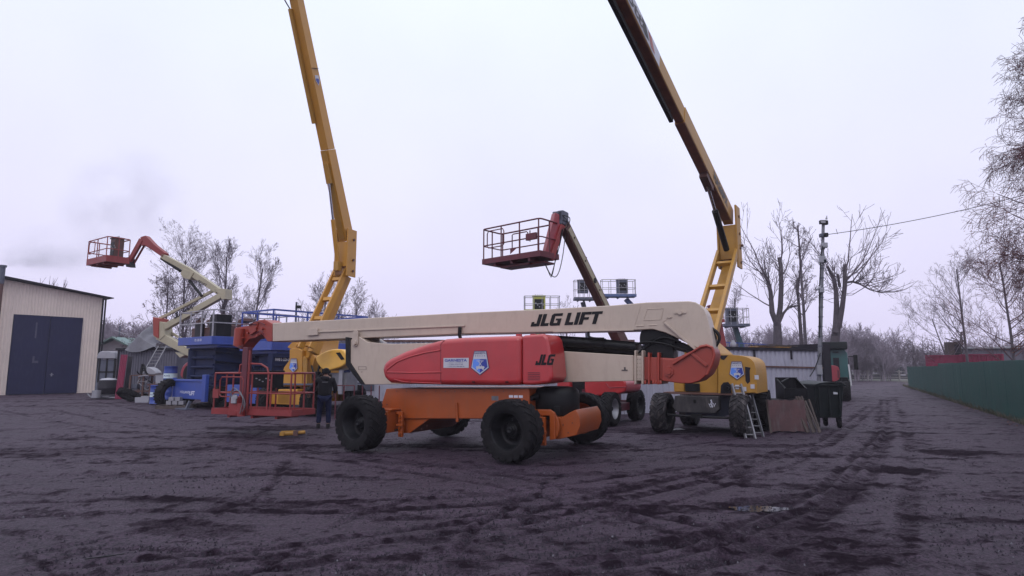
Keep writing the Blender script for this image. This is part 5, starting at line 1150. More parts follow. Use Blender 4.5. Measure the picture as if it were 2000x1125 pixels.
def left_cream():
    R_ = root('boom_lift', E_, 'small cream articulated lift with red cage raised over the left yard', 'boom lift')
    q = lambda px, py, y=0: E_.p3(px, py, y)
    def bm(name, p0, p1, w_, h, m_, h1=None, up=(0, -1, 0)):
        b = MB(); b.beam(p0, p1, h, w_, h1 or h, w_, up=(0, -1, 0)); return b.build(name, M[m_], R_, bevel=.012)
    for x in (-1.0, 1.0):
        for y in (-.9, 1.1): wheel(R_, (x+1.45, y+.5, .5), .5, .34, '-y' if y < 0 else '+y')
    b = MB(); b.bb(.2, 2.2, -.1, 1.3, .4, .9); b.build('chassis', M['black'], R_); b = MB(); hood = sm([(349, 742), (353, 718), (364, 706), (378, 703), (400, 706), (400, 742)], 2); b.prism(P(E_, hood, -.9), -.9, .9); b.build('engine_hood', M['pink'], R_, bevel=.08, seg=4)
    b = MB(); b.prism(P(E_, sm([(356, 742), (358, 722), (368, 710), (378, 742)], 2), -.95), -.95, -.91); b.build('hood_opening', M['black'], R_)
    bm('lower_arm', q(312, 655, -.1), q(392, 700, -.1), .3, .42, 'cream2', .3)
    bm('lower_link', q(318, 640, .2), q(392, 684, .2), .1, .12, 'cream2')
    b = MB(); b.prism(P(E_, [(302, 625), (318, 630), (322, 655), (312, 664), (300, 658), (299, 628)], -.28), -.28, .28); b.prism(P(E_, [(343, 688), (362, 694), (353, 699)], -.2), -.26, .2); b.build('lower_knuckle', M['cream2'], R_, bevel=.015)
    b = MB(); b.prism(P(E_, [(298, 619), (310, 622), (309, 661), (299, 655)], -.33), -.33, .33); b.build('counterweight', M['red'], R_, bevel=.02)
    bm('upper_arm', q(311, 646, -.12), q(432, 578, -.12), .26, .32, 'cream2', .28)
    bm('upper_link', q(307, 625, .1), q(420, 566, .1), .12, .14, 'cream2')
    b = MB(); p0 = q(340.5, 623, -.26); p1 = q(370, 607.5, -.26); xd = (p1-p0).normalized(); ud = Vector((-xd.z, 0, xd.x)); block(b, 'JLG', p0, xd, ud, .26, .3, .06, .5); b.text('600AJ', p0+xd*.62, xd, ud, .2, .55, .01); b.build('arm_lettering', M['black'], R_)
    b = MB(); b.prism(P(E_, [(418, 563), (440, 564), (440, 584), (433, 585)], -.25), -.25, .25); b.build('upper_knuckle', M['cream2'], R_, bevel=.015)
    bm('main_boom', q(428, 569, -.02), q(366, 526, -.02), .28, .30, 'cream2')
    bm('mid_boom', q(366, 526, -.02), q(318, 500, -.02), .24, .26, 'cream2', .24)
    b = MB(); b.prism(P(E_, [(357, 524), (378, 533), (370, 546), (358, 543), (352, 535)], -.2), -.2, .2); b.build('boom_bracket', M['cream2'], R_, bevel=.01)
    b = MB(); p0 = q(386, 547, -.17); p1 = q(406, 559, -.17); xd = (p1-p0).normalized(); ud = Vector((-xd.z, 0, xd.x)); block(b, 'JLG LIFT', p0-ud*.06, xd, ud, .11, .2, .06, .6); b.build('boom_lettering', M['letter_grey'], R_)
    b = MB(); b.cyl(q(370, 548, -.05), q(394, 578, -.05), .07, 12); b.build('lift_cylinder', M['black'], R_); b = MB(); b.cyl(q(364, 541, -.05), q(371, 549, -.05), .035, 8); b.cyl(q(385, 543, -.05), q(396, 570, -.05), .02, 6); b.build('cylinder_rod', M['grey'], R_)
    b = MB(); b.beam(q(316, 505, -.02), q(354, 530, -.02), .1, .2, up=(0, -1, 0)); b.build('hose_track', M['black'], R_)
    b = MB(); b.prism(P(E_, [(274, 463), (284, 460), (300, 477), (322, 494), (318, 503), (296, 488), (282, 479), (276, 480)], -.14), -.14, .14); b.build('fly_boom', M['rail_red'], R_, bevel=.01)
    bm('jib', q(277, 468, -.1), q(250, 516, -.1), .14, .26, 'rail_red', .22); bm('jib_link', q(284, 476, .1), q(258, 521, .1), .06, .1, 'rail_red')
    b = MB(); b.prism(P(E_, [(243, 503), (252, 502), (254, 521), (246, 521)], -.2), -.2, .15); b.build('rotator', M['black'], R_, bevel=.01)
    nc = E_.loc(at(208, 503, 28.9)); wl = E_.loc(at(168, 514, 30.2)); v = nc-wl; v.z = 0; ang = math.atan2(v.y, v.x); L = 2.2; o = nc-Matrix.Rotation(ang, 3, 'Z') @ Vector((L, 0, 0)); o.z -= .17
    basket(R_, o, ang, L, 1.0, 1.2, M['rail_red'], M['rail_red'], toe=.3, r=.028, posts=3, boxat=(.80, .6), boxsize=(.5, .4, 1.0), boxmat='brown')
left_cream()
# ------------------------------------------------------------------ blue scissor lifts
def scissor(fr, Wd, Ln, zd, zr, rail, label, texts, nstack=4, wh=.48, overhang=.0, railstep=1.0, sheets=True, bay=True):
    R_ = root('scissor_lift', fr, label, 'scissor lift')
    b = MB(); b.bb(-Wd, 0, 0, Ln, zd-.12, zd); b.bb(-Wd-.03, .03, -.03, .03, zd-.30, zd+.06); b.bb(-.03, .03, .031, Ln, zd-.30, zd+.06); b.bb(-Wd-.03, -Wd+.03, .031, Ln, zd-.30, zd+.06)
    b.bb(-Wd+.1, -.1, .3, Ln-.3, zd-.42, zd-.121); b.build('platform_deck', M['blue'], R_, bevel=.01, seg=1)
    b = MB(); r = .026; t_ = .065 if rail == 'blue' else .045; n1 = max(2, int(Wd/railstep)); n2 = max(3, int(Ln/railstep))
    for z in (zr, (zr+zd)/2+.05):
        for p in (((-Wd, 0, z), (0, 0, z)), ((0, 0, z), (0, Ln, z)), ((-Wd, 0, z), (-Wd, Ln, z)), ((-Wd, Ln, z), (0, Ln, z))): b.beam(p[0], p[1], t_, t_)
    for k in range(n1+1):
        for y in (0, Ln): b.beam((-Wd*k/n1, y, zd+.0), (-Wd*k/n1, y, zr), .05, .05)
    for k in range(1, n2):
        for x in (0, -Wd): b.beam((x, Ln*k/n2, zd), (x, Ln*k/n2, zr), .05, .05)
    b.build('guard_rail', M[rail], R_)
    zc = .95; h = (zd-.45-zc)/nstack
    for sx in (-Wd+.45, -.45):
        b = MB()
        for k in range(nstack):
            z = zc+h*k
            b.beam((sx-.05, .35, z+.03), (sx-.05, Ln-.35, z+h-.03), .08, .20); b.beam((sx+.05, .35, z+h-.03), (sx+.05, Ln-.35, z+.03), .08, .20)
        b.build('scissor_arms', M['navy'], R_)
    b = MB()
    for k in range(nstack+1):
        for y in (.4, Ln/2, Ln-.4): b.cyl((-Wd+.35, y, zc+h*k), (-.35, y, zc+h*k), .06, 10)
    b.bb(-Wd+.6, -.6, .5, Ln-.5, zc, zd-.5); b.build('cross_tubes_and_shade', M['navy'], R_)  # solid dark block added between the arms for the shadow inside
    b = MB(); b.bb(-Wd+.15, -.15, .03, Ln, .42, .88); b.bb(-Wd-.05, .02, .75, Ln-.75, .45, .90); b.build('chassis', M['navy'], R_, bevel=.02)
    for x in (-Wd+.0, -.0):
        for y in (.45, Ln-.45): wheel(R_, (x-.12 if x < -1 else x+.12, y, wh), wh, .34, '+x' if x > -1 else '-x')
    b = MB()
    for (s, o, xd, hh, ww) in texts: b.text(s, o, xd, (0, 0, 1), hh, ww, .01)
    if texts: b.build('lettering', M['letter_white'], R_)
    return R_
S1 = Frame(at(412, 700, 26.6)[:2], 36.9)
zd1 = S1.uv(412, 659, 0)[1]; zr1 = S1.uv(412, 605, 0)[1]
s1 = scissor(S1, 3.0, 4.2, zd1, zr1, 'railgrey', 'blue scissor lift with pale grey rails and machinery on its platform, left', [('PS 1180 RD', S1.p3(380, 667, -.035), (1, 0, 0), .11, .62)], 4)
def s1_extra():
    b = MB(); a = S1.uv(342, 785, -.25); c = S1.uv(412, 738, -.25); b.bb(-2.9, -.25, -.12, -.04, .38, 1.22); b.bb(-2.98, .0, -.17, -.121, 1.14, 1.24); b.bb(-.3, .02, -.18, -.02, .30, 1.45); b.bb(-2.98, -2.85, -.18, -.02, .3, 1.3)
    b.build('battery_box', M['blue'], s1, bevel=.015, seg=1)
    b = MB(); b.text('HOLLAND', (-2.3, -.124, .62), (1, 0, 0), (0, 0, 1), .11, .85, .01); b.text('LIFT', (-1.42, -.124, .55), (1, 0, 0), (0, 0, 1), .18, .45, .02); b.build('box_lettering', M['letter_white'], s1)
    b = MB(); b.cyl((-2.62, .6, 1.24), (-2.62, .6, zd1-.45), .3, 14); b.build('hydraulic_tank', M['navy'], s1)
    b = MB(); b.beam((-.3, -.62, .35), (-.3, -.75, .02), .1, .1); b.bb(-1.0, -.1, -.9, -.5, -.0, .05); b.build('stabiliser_pad', M['slate'], s1)
s1_extra()
def deck_load():
    R_ = root('machinery_load', S1, 'heap of dark machine parts standing on the scissor lift with grey rails', 'machinery')
    rg = random.Random(9)
    b = MB()
    for k in range(38): b.box((rg.uniform(-2.6, -.9), rg.uniform(.5, 2.2), zd1+rg.uniform(.1, 1.0)), (rg.uniform(.15, .5), rg.uniform(.2, .5), rg.uniform(.12, .4)), Matrix.Rotation(rg.uniform(-.4, .4), 3, 'Y'))
    b.bb(-2.7, -.9, .4, 2.4, zd1+.01, zd1+.5); b.build('engine_block', M['brown'], R_, bevel=.01, seg=1)
    b = MB(); b.bb(-.85, -.3, .3, 1.0, zd1+.01, zd1+1.05); b.bb(-2.0, -1.5, .2, .39, zd1+.01, zd1+.7); b.build('cabinet', M['rim'], R_, bevel=.01)
    b = MB()
    for k in range(14): a = Vector((rg.uniform(-2.6, -.9), rg.uniform(.3, 1.5), zd1+rg.uniform(.3, 1.0))); b.cyl(a, a+Vector((rg.uniform(-.5, .5), 0, rg.uniform(-.3, .4))), .03, 6)
    b.build('pipework', M['galv'], R_)
deck_load()
S2 = Frame(at(530, 700, 24.6)[:2], 38)
zd2 = S2.uv(530, 669, 0)[1]; zr2 = S2.uv(530, 605, 0)[1]
s2 = scissor(S2, 2.4, 4.7, zd2, zr2, 'blue', 'large blue scissor lift with blue rails behind the red hanging cage', [('HAB S 225-24', Vector((.045, .15, S2.uv(545, 705, .3)[1])), (0, 1, 0), .15, .66)], 3, railstep=1.3)
b = MB(); b.bb(-.30, .04, .02, 4.5, 1.0, zd2-.43)
for k in range(4): b.bb(.041, .075, .1, 4.4, 1.15+k*.33, 1.2+k*.33)
b.build('side_panel', M['navy'], s2, bevel=.01, seg=1)
b = MB(); b.bb(-2.4, -.1, -.5, -.04, .35, 1.05); b.bb(-1.3, -.8, -.55, -.501, .5, 1.3); b.build('battery_box', M['blue'], s2, bevel=.015)
b = MB(); b.bb(-2.0, -.6, .05, .25, zd2+.0, zr2); b.bb(-2.0, -1.85, .0, .05, zd2, zr2); b.build('platform_gate', M['blue'], s2) if False else None
def far_lift(px0, px1, fy, ty, D, mr, mf, arm, label, boxc, boxx, armm, W_=.9, boxh=.9):
    a = at(px0, fy, D); c = at(px1, fy, D); zr = at(px0, ty, D).z-a.z; loc = Vector((c.x, D+.6, 0))
    R_ = root('boom_lift', None, label, 'boom lift', loc=loc); o = a-loc
    basket(R_, o, 0, c.x-a.x, W_, zr, M[mr], M[mf], toe=.18, r=.022, posts=5, gate=False, boxmat=boxc, boxat=(boxx, .5), boxsize=(.75, .4, boxh))
    pts = [at(px, py, D+.9)-loc for px, py in arm]
    for i in range(len(pts)-1):
        b = MB(); b.beam(pts[i], pts[i+1], .26, .32); b.build('boom_arm', M[armm], R_, bevel=.01)
    e = pts[-1]; b = MB(); b.bb(e.x-1.0, e.x+1.0, e.y-.8, e.y+.8, .5, max(1.2, min(e.z, 1.8))); b.build('base', M[armm], R_, bevel=.03)
    for sx in (-.9, .9):
        for sy in (-.8, .8): wheel(R_, (e.x+sx, e.y+sy, .45), .45, .32, '-y' if sy < 0 else '+y')
far_lift(1176, 1243, 579, 546, 42, 'railgrey', 'steelblue', [(1222, 584), (1243, 606), (1260, 640), (1262, 700)], 'blue lift with railed platform and dark controls showing above the cream boom', 'slate', .62, 'steelblue')
far_lift(1122, 1162, 585, 547, 44, 'railgrey', 'slate', [(1138, 590), (1146, 620), (1150, 700)], 'slate blue lift whose cage is half hidden behind the dark red boom', 'slate', .45, 'slate')
far_lift(1024, 1094, 610, 578, 36, 'galv', 'limeyellow', [(1050, 620), (1052, 660), (1056, 700)], 'grey railed lift with a lime yellow control panel above the cream boom', 'limeyellow', .42, 'limeyellow', boxh=1.1)
far_lift(1415, 1465, 637, 602, 42, 'railgrey', 'slate', [(1436, 640), (1452, 690), (1455, 712)], 'slate grey lift with teal arm raised behind the white metal wall', 'slate', .40, 'teal', 1.0, 1.1)
far_lift(1388, 1415, 629, 597, 38, 'rail_red', 'rail_red', [(1404, 632), (1416, 692), (1418, 715)], 'narrow red lift partly hidden behind the right yellow arm', 'rail_red', .5, 'rail_red', .8)
# ================================================================== TREES
def rot_about(v, ax, a): return Matrix.Rotation(a, 3, ax) @ v
class Tree:
    def __init__(s, seed): s.r = random.Random(seed); s.tr = MB(); s.cr = MB(); s.lf = MB(); s.tips = []; s.want = None
    def limb(s, p, d, L, r0, lvl, P):
        R = s.r; n = 6 if lvl == 0 else (5 if lvl == 1 else (4 if lvl == 2 else 3)); pts = [p.copy()]; rs = [r0]; q = p.copy(); dd = d.normalized()
        for i in range(n):
            w_ = P['wob']*(1 if lvl else .35)
            dd = (dd+Vector((R.gauss(0, w_), R.gauss(0, w_), R.gauss(0, w_)+P['up'][min(lvl, 4)]))).normalized()
            q = q+dd*L/n; pts.append(q.copy()); rs.append(max(P['rmin'], r0*(1-(i+1)/n*(.75 if lvl else .62))))
        sides = 7 if lvl == 0 else (5 if lvl == 1 else 3)
        (s.tr if lvl == 0 else s.cr).tube(pts, rs, sides, cap=False)
        if lvl >= P['lv']:
            s.tips.append((pts, lvl)); return
        k = P['kids'][lvl]; k = max(1, int(k*R.uniform(.8, 1.2)))
        for j in range(k):
            t = P['t0'][lvl]+(1-P['t0'][lvl])*(j+R.random())/k; t = min(t, .98); f = t*n; i = int(f); c = pts[i].lerp(pts[i+1], f-i)
            bd = (pts[i+1]-pts[i]).normalized(); ax = bd.orthogonal().normalized(); ax = rot_about(ax, bd, R.random()*6.283); nd = rot_about(bd, ax, rad(R.gauss(P['ang'][lvl], 9)))
            rr = (rs[i]*(1-(f-i))+rs[i+1]*(f-i))
            s.limb(c, nd, L*P['len'][lvl]*(1.15-.55*t if lvl == 0 else 1.1-.4*t)*R.uniform(.75, 1.2), max(P['rmin'], rr*P['rf']), lvl+1, P)
    def leaves(s, n, size, mask=None):
        R = s.r
        for _ in range(n):
            pts, _l = R.choice(s.tips); c = R.choice(pts)+Vector((R.gauss(0, .05), R.gauss(0, .05), -abs(R.gauss(0, .06))))
            if mask and R.random() > mask(c): continue
            a = Vector((R.gauss(0, 1), R.gauss(0, 1), R.gauss(0, 1))).normalized()*size*R.uniform(.6, 1.2); b_ = a.orthogonal().normalized()*a.length*.6
            s.lf.add([c-a, c-b_, c+a, c+b_], [(0, 1, 2, 3)])
    def make(s, name, label, cat, group, loc, rz=0, bark='bark', twig='twig', leaf='leaf2', scale=1):
        R_ = root(name, None, label, cat, group, loc=loc, rz=rz)
        if s.want: scale = s.want/max(v[2] for v in s.cr.v+s.tr.v)
        R_.scale = (scale,)*3
        s.tr.build('trunk', M[bark], R_); s.cr.build('crown', M[twig], R_)
        if s.lf.v: s.lf.build('leaves', M[leaf], R_)
        return R_
GP = dict(lv=4, kids=[16, 7, 5, 4], len=[.42, .55, .5, .5], t0=[.22, .2, .2, .2], ang=[42, 38, 38, 36], up=[.02, .10, .09, .06, .04], wob=.05, rf=.45, rmin=.0065)
def P_(**k): d = dict(GP); d.update(k); return d
def base_at(px, D): a = at(px, 730, D); return (a.x, D, -.05)
def bare(px, top, D, seed, label, group, leaves=0, **k):
    z = at(px, top, D).z; t = Tree(seed); t.want = z; bk = k.pop('bark', 'bark2'); tw = k.pop('twig', 'twig'); nm = k.pop('name', 'bare_tree'); r0 = k.pop('r0', .13)
    t.limb(Vector((0, 0, 0)), Vector((k.pop('lean', 0), 0, 1)), z*.97, r0, 0, P_(**k))
    if leaves: t.leaves(leaves, .05)
    return t.make(nm, label, 'tree', group, base_at(px, D), bark=bk, twig=tw)
GL_, GR_ = 'bare trees behind the left yard', 'bare trees beyond the yard on the right'
bare(352, 432, 44, 1, 'tall bare tree with a few dry leaves left of the cream lift boom', GL_, 2500, kids=[24, 9, 7, 4], len=[.40, .5, .5, .5], t0=[.14, .2, .2, .2], ang=[34, 36, 36, 36], lean=-.02)
bare(425, 455, 42, 2, 'slender bare tree directly behind the upper knuckle of the cream lift', GL_, 0, kids=[20, 9, 7, 4], len=[.31, .5, .5, .5], ang=[28, 32, 34, 36])
bare(484, 468, 41, 3, 'bare tree above the left end of the blue rails', GL_, 0, kids=[18, 8, 7, 4], len=[.32, .5, .5, .5], ang=[32, 34, 36, 36], lean=.02)
bare(318, 520, 43, 13, 'low spreading leafy tree behind the small cage lift', GL_, 3500, kids=[16, 7, 5, 3], len=[.42, .5, .5, .5], t0=[.1, .2, .2, .2])
bare(626, 520, 40, 4, 'bare tree behind the ladder arm of the left yellow lift', GL_, 0, kids=[16, 8, 7, 4], len=[.38, .5, .5, .5], ang=[40, 36, 36, 36])
bare(700, 536, 40, 5, 'thin bare tree with a pointed top right of the left yellow arm', GL_, 0, kids=[20, 8, 6, 3], len=[.36, .5, .5, .5], ang=[40, 38, 36, 36], r0=.09)
bare(738, 575, 41, 6, 'low bare tree just above the middle of the cream boom', GL_, 0, kids=[18, 8, 6, 3], len=[.42, .5, .5, .5], r0=.09)
bare(655, 555, 42, 16, 'thin bare sapling between the two ladder rails and the pointed tree', GL_, 0, kids=[14, 6, 5, 3], len=[.4, .5, .5, .5], r0=.08)
bare(1108, 572, 48, 7, 'tip of a bare tree beside the slate blue lift cage', GL_, 0, kids=[14, 7, 5, 3], r0=.1)
bare(1440, 555, 55, 8, 'broad bare tree right behind the right yellow ladder arm', GR_, 0, kids=[16, 7, 5, 4], len=[.3, .5, .5, .5], ang=[28, 32, 34, 36])
bare(1578, 414, 46, 9, 'tallest thin birch left of the utility pole', GR_, 1800, kids=[20, 6, 5, 3], len=[.15, .5, .5, .5], t0=[.42, .2, .2, .2], ang=[48, 40, 38, 36], r0=.16, name='birch_tree')
bare(1893, 470, 44, 10, 'open bare tree standing over the grey shed at the right', GR_, 0, kids=[15, 6, 5, 4], len=[.40, .5, .5, .5], t0=[.32, .2, .2, .2], ang=[48, 40, 38, 36], r0=.13)
bare(1868, 560, 46, 30, 'low spreading bare tree leaning left behind the plank hut', GR_, 0, kids=[12, 6, 5, 4], len=[.7, .5, .5, .5], t0=[.1, .2, .2, .2], ang=[52, 40, 38, 36], r0=.1, lean=-.25)
bare(1985, 470, 38, 11, 'dense bare tree behind the shed at the right edge', GR_, 3500, kids=[22, 8, 6, 4], len=[.46, .55, .5, .5], t0=[.15, .2, .2, .2], ang=[60, 42, 38, 36], leaves_=0) if False else bare(1985, 440, 38, 11, 'dense bare tree behind the shed at the right edge', GR_, 5000, kids=[24, 9, 6, 4], len=[.42, .55, .5, .5], t0=[.12, .2, .2, .2], ang=[62, 42, 38, 36], twig='birchtwig')
def pollard(px, D, limbs, seed, label, twigs=(8, 2.2), zoff=0, leaves=0, extra=None):
    """lopped tree: limbs are photo polylines with radii, twigs sprout along the upper parts"""
    t = Tree(seed); R = t.r; loc = Vector(base_at(px, D)); PP = P_(lv=3, kids=[0, 5, 4, 3], len=[.5, .55, .5, .5], t0=[.2, .15, .2, .2], ang=[30, 34, 34, 34], wob=.10, rmin=.012)
    for i, (pl, r0, r1, tw) in enumerate(limbs):
        pts = [at(x, y, D+R.uniform(-.3, .3)*(1 if k_ else 0))-loc for k_, (x, y) in enumerate(pl)]
        if i == 0: pts[0].z = 0
        n = len(pts); rs = [r0+(r1-r0)*k_/(n-1) for k_ in range(n)]; t.tr.tube(pts, rs, 8)
        for k_ in range(tw):
            f = R.uniform(.25, .999)*(n-1); j = int(f); c = pts[j].lerp(pts[j+1], f-j); bd = (pts[j+1]-pts[j]).normalized()
            nd = (bd*.8+Vector((R.gauss(0, .6), R.gauss(0, .5), abs(R.gauss(.3, .4))))).normalized()
            t.limb(c, nd, twigs[1]*R.uniform(.5, 1.2), .03, 2 if R.random() < .6 else 1, PP)
    if extra:
        for (x, y, L, dx, dz, r0) in extra: t.limb(at(x, y, D)-loc, Vector((dx, 0, dz)), L, r0, 1, PP)
    return t.make('lopped_tree', label, 'tree', GR_, loc, bark='bark')
pollard(1517, 42, [([(1519, 730), (1519, 660), (1518, 632)], .34, .27, 0), ([(1518, 634), (1508, 610), (1505, 570), (1499, 545), (1493, 535)], .22, .08, 14), ([(1519, 632), (1524, 600), (1526, 560), (1525, 520), (1522, 503)], .2, .13, 10), ([(1520, 634), (1530, 612), (1540, 600), (1560, 597)], .12, .05, 8), ([(1506, 572), (1505, 555)], .08, .06, 4)], 21, 'lopped tree with forked trunk left of the thin broken stem', (8, 2.6), extra=[(1494, 536, 4.2, -.5, 1, .06), (1525, 510, 3.5, .2, 1, .05), (1500, 548, 3, -1, .8, .05), (1508, 600, 3, -1, .4, .05), (1526, 540, 3, .8, .8, .05)])
pollard(1562, 43, [([(1567, 730), (1566, 680), (1562, 620), (1558, 570), (1564, 515)], .17, .06, 6), ([(1560, 590), (1555, 560), (1557, 545)], .09, .05, 5)], 22, 'thin broken stem with short stubs left of the thin birch', (6, 1.6))
pollard(1632, 40, [([(1632, 730), (1630, 670), (1634, 640)], .32, .26, 0), ([(1632, 650), (1634, 600), (1633, 572), (1630, 548), (1616, 520)], .2, .09, 8), ([(1638, 640), (1645, 600), (1650, 560), (1650, 516)], .18, .12, 6), ([(1650, 552), (1665, 550), (1680, 555), (1700, 566), (1722, 572)], .08, .03, 22), ([(1640, 560), (1636, 535)], .1, .07, 4)], 23, 'lopped tree with drooping side branch right of the utility pole', (8, 2.2), extra=[(1650, 552, 4.5, .9, .9, .06), (1650, 530, 4, .5, 1.2, .06), (1650, 545, 4.5, 1.1, .6, .05), (1634, 570, 3.2, -.3, 1, .05), (1665, 550, 3.4, .7, .8, .05), (1690, 560, 2.2, .6, .6, .04), (1618, 524, 2.4, -.6, .8, .04)])
# drooping willow-like tree in front of the cemetery
def droop():
    t = Tree(31); t.limb(Vector((0, 0, 0)), Vector((0, 0, 1)), 4.6, .28, 0, P_(lv=3, kids=[16, 10, 8], len=[.9, .55, .7], t0=[.35, .2, .1], ang=[62, 45, 40], up=[0, -.05, -.28, -.5, 0], wob=.08, rmin=.018))
    t.make('weeping_tree', 'low weeping tree with dome-shaped crown near the far cemetery', 'tree', GR_, base_at(1786, 85))
droop()
# birch at the right edge, partly out of frame
def birch():
    t = Tree(41); R = t.r; B0 = Vector((21.2, 21.0, 0)); H_ = 19.0
    PT = P_(lv=4, kids=[0, 9, 7, 6], len=[.3, .5, .6, .7], t0=[.2, .12, .1, .1], ang=[40, 40, 48, 52], up=[0, .0, -.04, -.10, -.20], wob=.07, rf=.42, rmin=.006)
    trunk = [Vector((R.gauss(0, .07), R.gauss(0, .07), H_*k/12)) for k in range(13)]; trunk[0] = Vector((0, 0, 0))
    t.tr.tube(trunk, [.24*(1-k/12)+.025 for k in range(13)], 10)
    for k in range(72):
        f = .10+.88*(k+R.random())/72; z = H_*f; a = rad(R.uniform(100, 260)) if R.random() < .8 else R.random()*6.28
        L = (4.3-3.6*abs(f-.33)*1.5) if f < .85 else 1.0
        t.limb(Vector((0, 0, z)), Vector((math.cos(a), math.sin(a), .75 if f > .3 else .35)), max(1.2, L*R.uniform(.6, 1.0)), .05*(1-f)+.02, 1, PT)
    def mask(c): return 1.0 if c.z < 9.5 else .25
    t.leaves(26000, .036, mask)
    t.make('birch_tree', 'large drooping birch with brown leaves filling the right edge', 'tree', GR_, B0, bark='bark2', twig='birchtwig', leaf='leaf')
birch()
# distant woods: one hazy mass, built from a few shapes
def woods():
    protos = []
    for k in range(4):
        t = Tree(50+k); t.limb(Vector((0, 0, 0)), Vector((0, 0, 1)), 1.0*8, .12, 0, P_(lv=3, kids=[16, 8, 5], len=[.42+.06*k, .55, .55], t0=[.08, .1, .1], ang=[38, 36, 34], rmin=.022, wob=.1))
        v = np.array([tuple(p) for p in t.tr.v]+[tuple(p) for p in t.cr.v]); v = v/v[:, 2].max(); f = t.tr.f+[tuple(i+len(t.tr.v) for i in q) for q in t.cr.f]
        protos.append((v, np.array(f)))
    rg = random.Random(77); V = []; Fc = []; off = 0
    def put(x, y, h, w_=1.0):
        nonlocal off
        v, f = protos[rg.randrange(4)]; a = rg.random()*6.28; c, s = math.cos(a), math.sin(a)
        q = v.copy(); xx = (q[:, 0]*c-q[:, 1]*s)*h*w_+x; yy = (q[:, 0]*s+q[:, 1]*c)*h*w_+y; V.append(np.stack([xx, yy, q[:, 2]*h-.1], -1)); Fc.append(f+off); off += len(v)
    # photo columns: px, top y, distance
    spans = [(190, 300, 602, 665, 85, 34, 1.3), (300, 640, 650, 690, 90, 22, 1.2), (640, 1100, 660, 700, 95, 14, 1.2), (1090, 1400, 650, 690, 95, 12, 1.2), (1400, 1640, 622, 660, 80, 44, 1.1), (1640, 1745, 615, 690, 88, 34, 1.1), (1745, 1860, 665, 705, 110, 26, 1.2), (1850, 2150, 640, 690, 100, 30, 1.2), (-350, 200, 640, 690, 95, 18, 1.2), (200, 275, 640, 680, 60, 8, 1.2)]
    for (x0, x1, ya, yb, D, n, w_) in spans:
        for k in range(n):
            px = rg.uniform(x0, x1); D_ = D*rg.uniform(.92, 1.25); a = at(px, rg.triangular(ya, yb, (ya+yb)/2), D_); put(a.x, D_, a.z, w_)
    for k in range(14): px = rg.uniform(1660, 1740); t = (px-1660)/80; a = at(px, 622+60*t+rg.uniform(-4, 10), 84); put(a.x, 84, a.z, 1.0)
    V = np.vstack(V); Fc = np.vstack(Fc)
    me = bpy.data.meshes.new('distant_woods'); me.vertices.add(len(V)); me.vertices.foreach_set('co', V.ravel()); me.loops.add(Fc.size); me.loops.foreach_set('vertex_index', Fc.ravel()); me.polygons.add(len(Fc))
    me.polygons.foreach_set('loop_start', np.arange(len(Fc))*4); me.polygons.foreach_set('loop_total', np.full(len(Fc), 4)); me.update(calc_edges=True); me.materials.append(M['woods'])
    o = bpy.data.objects.new('distant_woods', me); COL.objects.link(o); tag(o, 'hazy mass of bare woodland far beyond the yard', 'woods', kind='stuff')
woods()
def saplings():
    rg = random.Random(5)
    for i, (px, ty) in enumerate(((1806, 655), (1815, 668), (1824, 664), (1829, 660), (1838, 670))):
        D = 70; z = at(px, ty, D).z; b = MB(); b.tube([(0, 0, 0), (.1, 0, z*.5), (.05, 0, z)], [.06, .04, .015], 5)
        for k in range(8): h = z*rg.uniform(.4, .95); b.tube([(.05, 0, h), (.05+rg.uniform(-.5, .5), 0, h+.7)], [.02, .012], 4)
        o = b.build('sapling', M['twig']); o.location = base_at(px, D); tag(o, '%s thin bare sapling from the left behind the green fence end' % ('first', 'second', 'third', 'fourth', 'fifth')[i], 'tree', 'saplings behind the green fence')
    for i, (px, ty) in enumerate(((78, 548), (86, 552), (107, 545), (60, 550))):
        D = 62; z = at(px, ty, D).z; b = MB(); b.tube([(0, 0, 0), (.1, 0, z*.5), (.05, 0, z)], [.1, .06, .015], 5)
        for k in range(16): h = z*rg.uniform(.7, .97); b.tube([(.05, 0, h), (.05+rg.uniform(-.6, .6), 0, h+.9)], [.02, .012], 4)
        o = b.build('sapling', M['twig']); o.location = base_at(px, D); tag(o, '%s faint treetop above the garage roof' % ('second from left', 'third from left', 'rightmost', 'leftmost')[i], 'tree', 'treetops above the garage roof')
saplings()
# ================================================================== LEFT JUNK, SHEDS
def flat(px, py, Dm=None): g = gnd(px, py); return g
def drum(px, py, D, label, z=0, col='blue', stack=None, R=.30, H=.9, band=True):
    g = at(px, py, D); R_ = root('oil_drum', None, label, 'drum', 'oil drums by the blue lift' if col == 'blue' else 'dark drums by the garage', loc=(g.x, D, z))
    b = MB(); prof = [(0, 0), (R, 0), (R, .02), (R*.97, .03)]
    for h_ in (.33, .66): prof += [(R*.97, H*h_-.03), (R*1.01, H*h_), (R*.97, H*h_+.03)]
    prof += [(R*.97, H-.03), (R, H-.02), (R, H), (R*.95, H), (R*.94, H-.015), (0, H-.015)]
    b.lathe(prof, 24, 'z'); b.build('drum_body', M[col], R_)
    if band:
        b = MB(); b.lathe([(R*.985, H*.37), (R*.985, H*.62)], 24, 'z'); b.build('drum_band', M['white'], R_)
        b = MB(); b.mi = 0; b.text('KIXX', (-.14, -R*1.0, H*.46), (1, 0, 0), (0, 0, 1), .08, .28, .02); b.build('drum_lettering', M['st_navy'], R_)
    return R_
drum(307, 760, 30.6, 'blue drum with white band, front one standing alone')
drum(334, 720, 29.6, 'blue drum with white band, lower one of the stack', band=False)
drum(334, 720, 29.6, 'blue drum with white band, on top of another drum by the blue lift', z=.92)
drum(330, 760, 30.9, 'plain blue drum tucked behind the flat tyre of the blue lift', band=False)
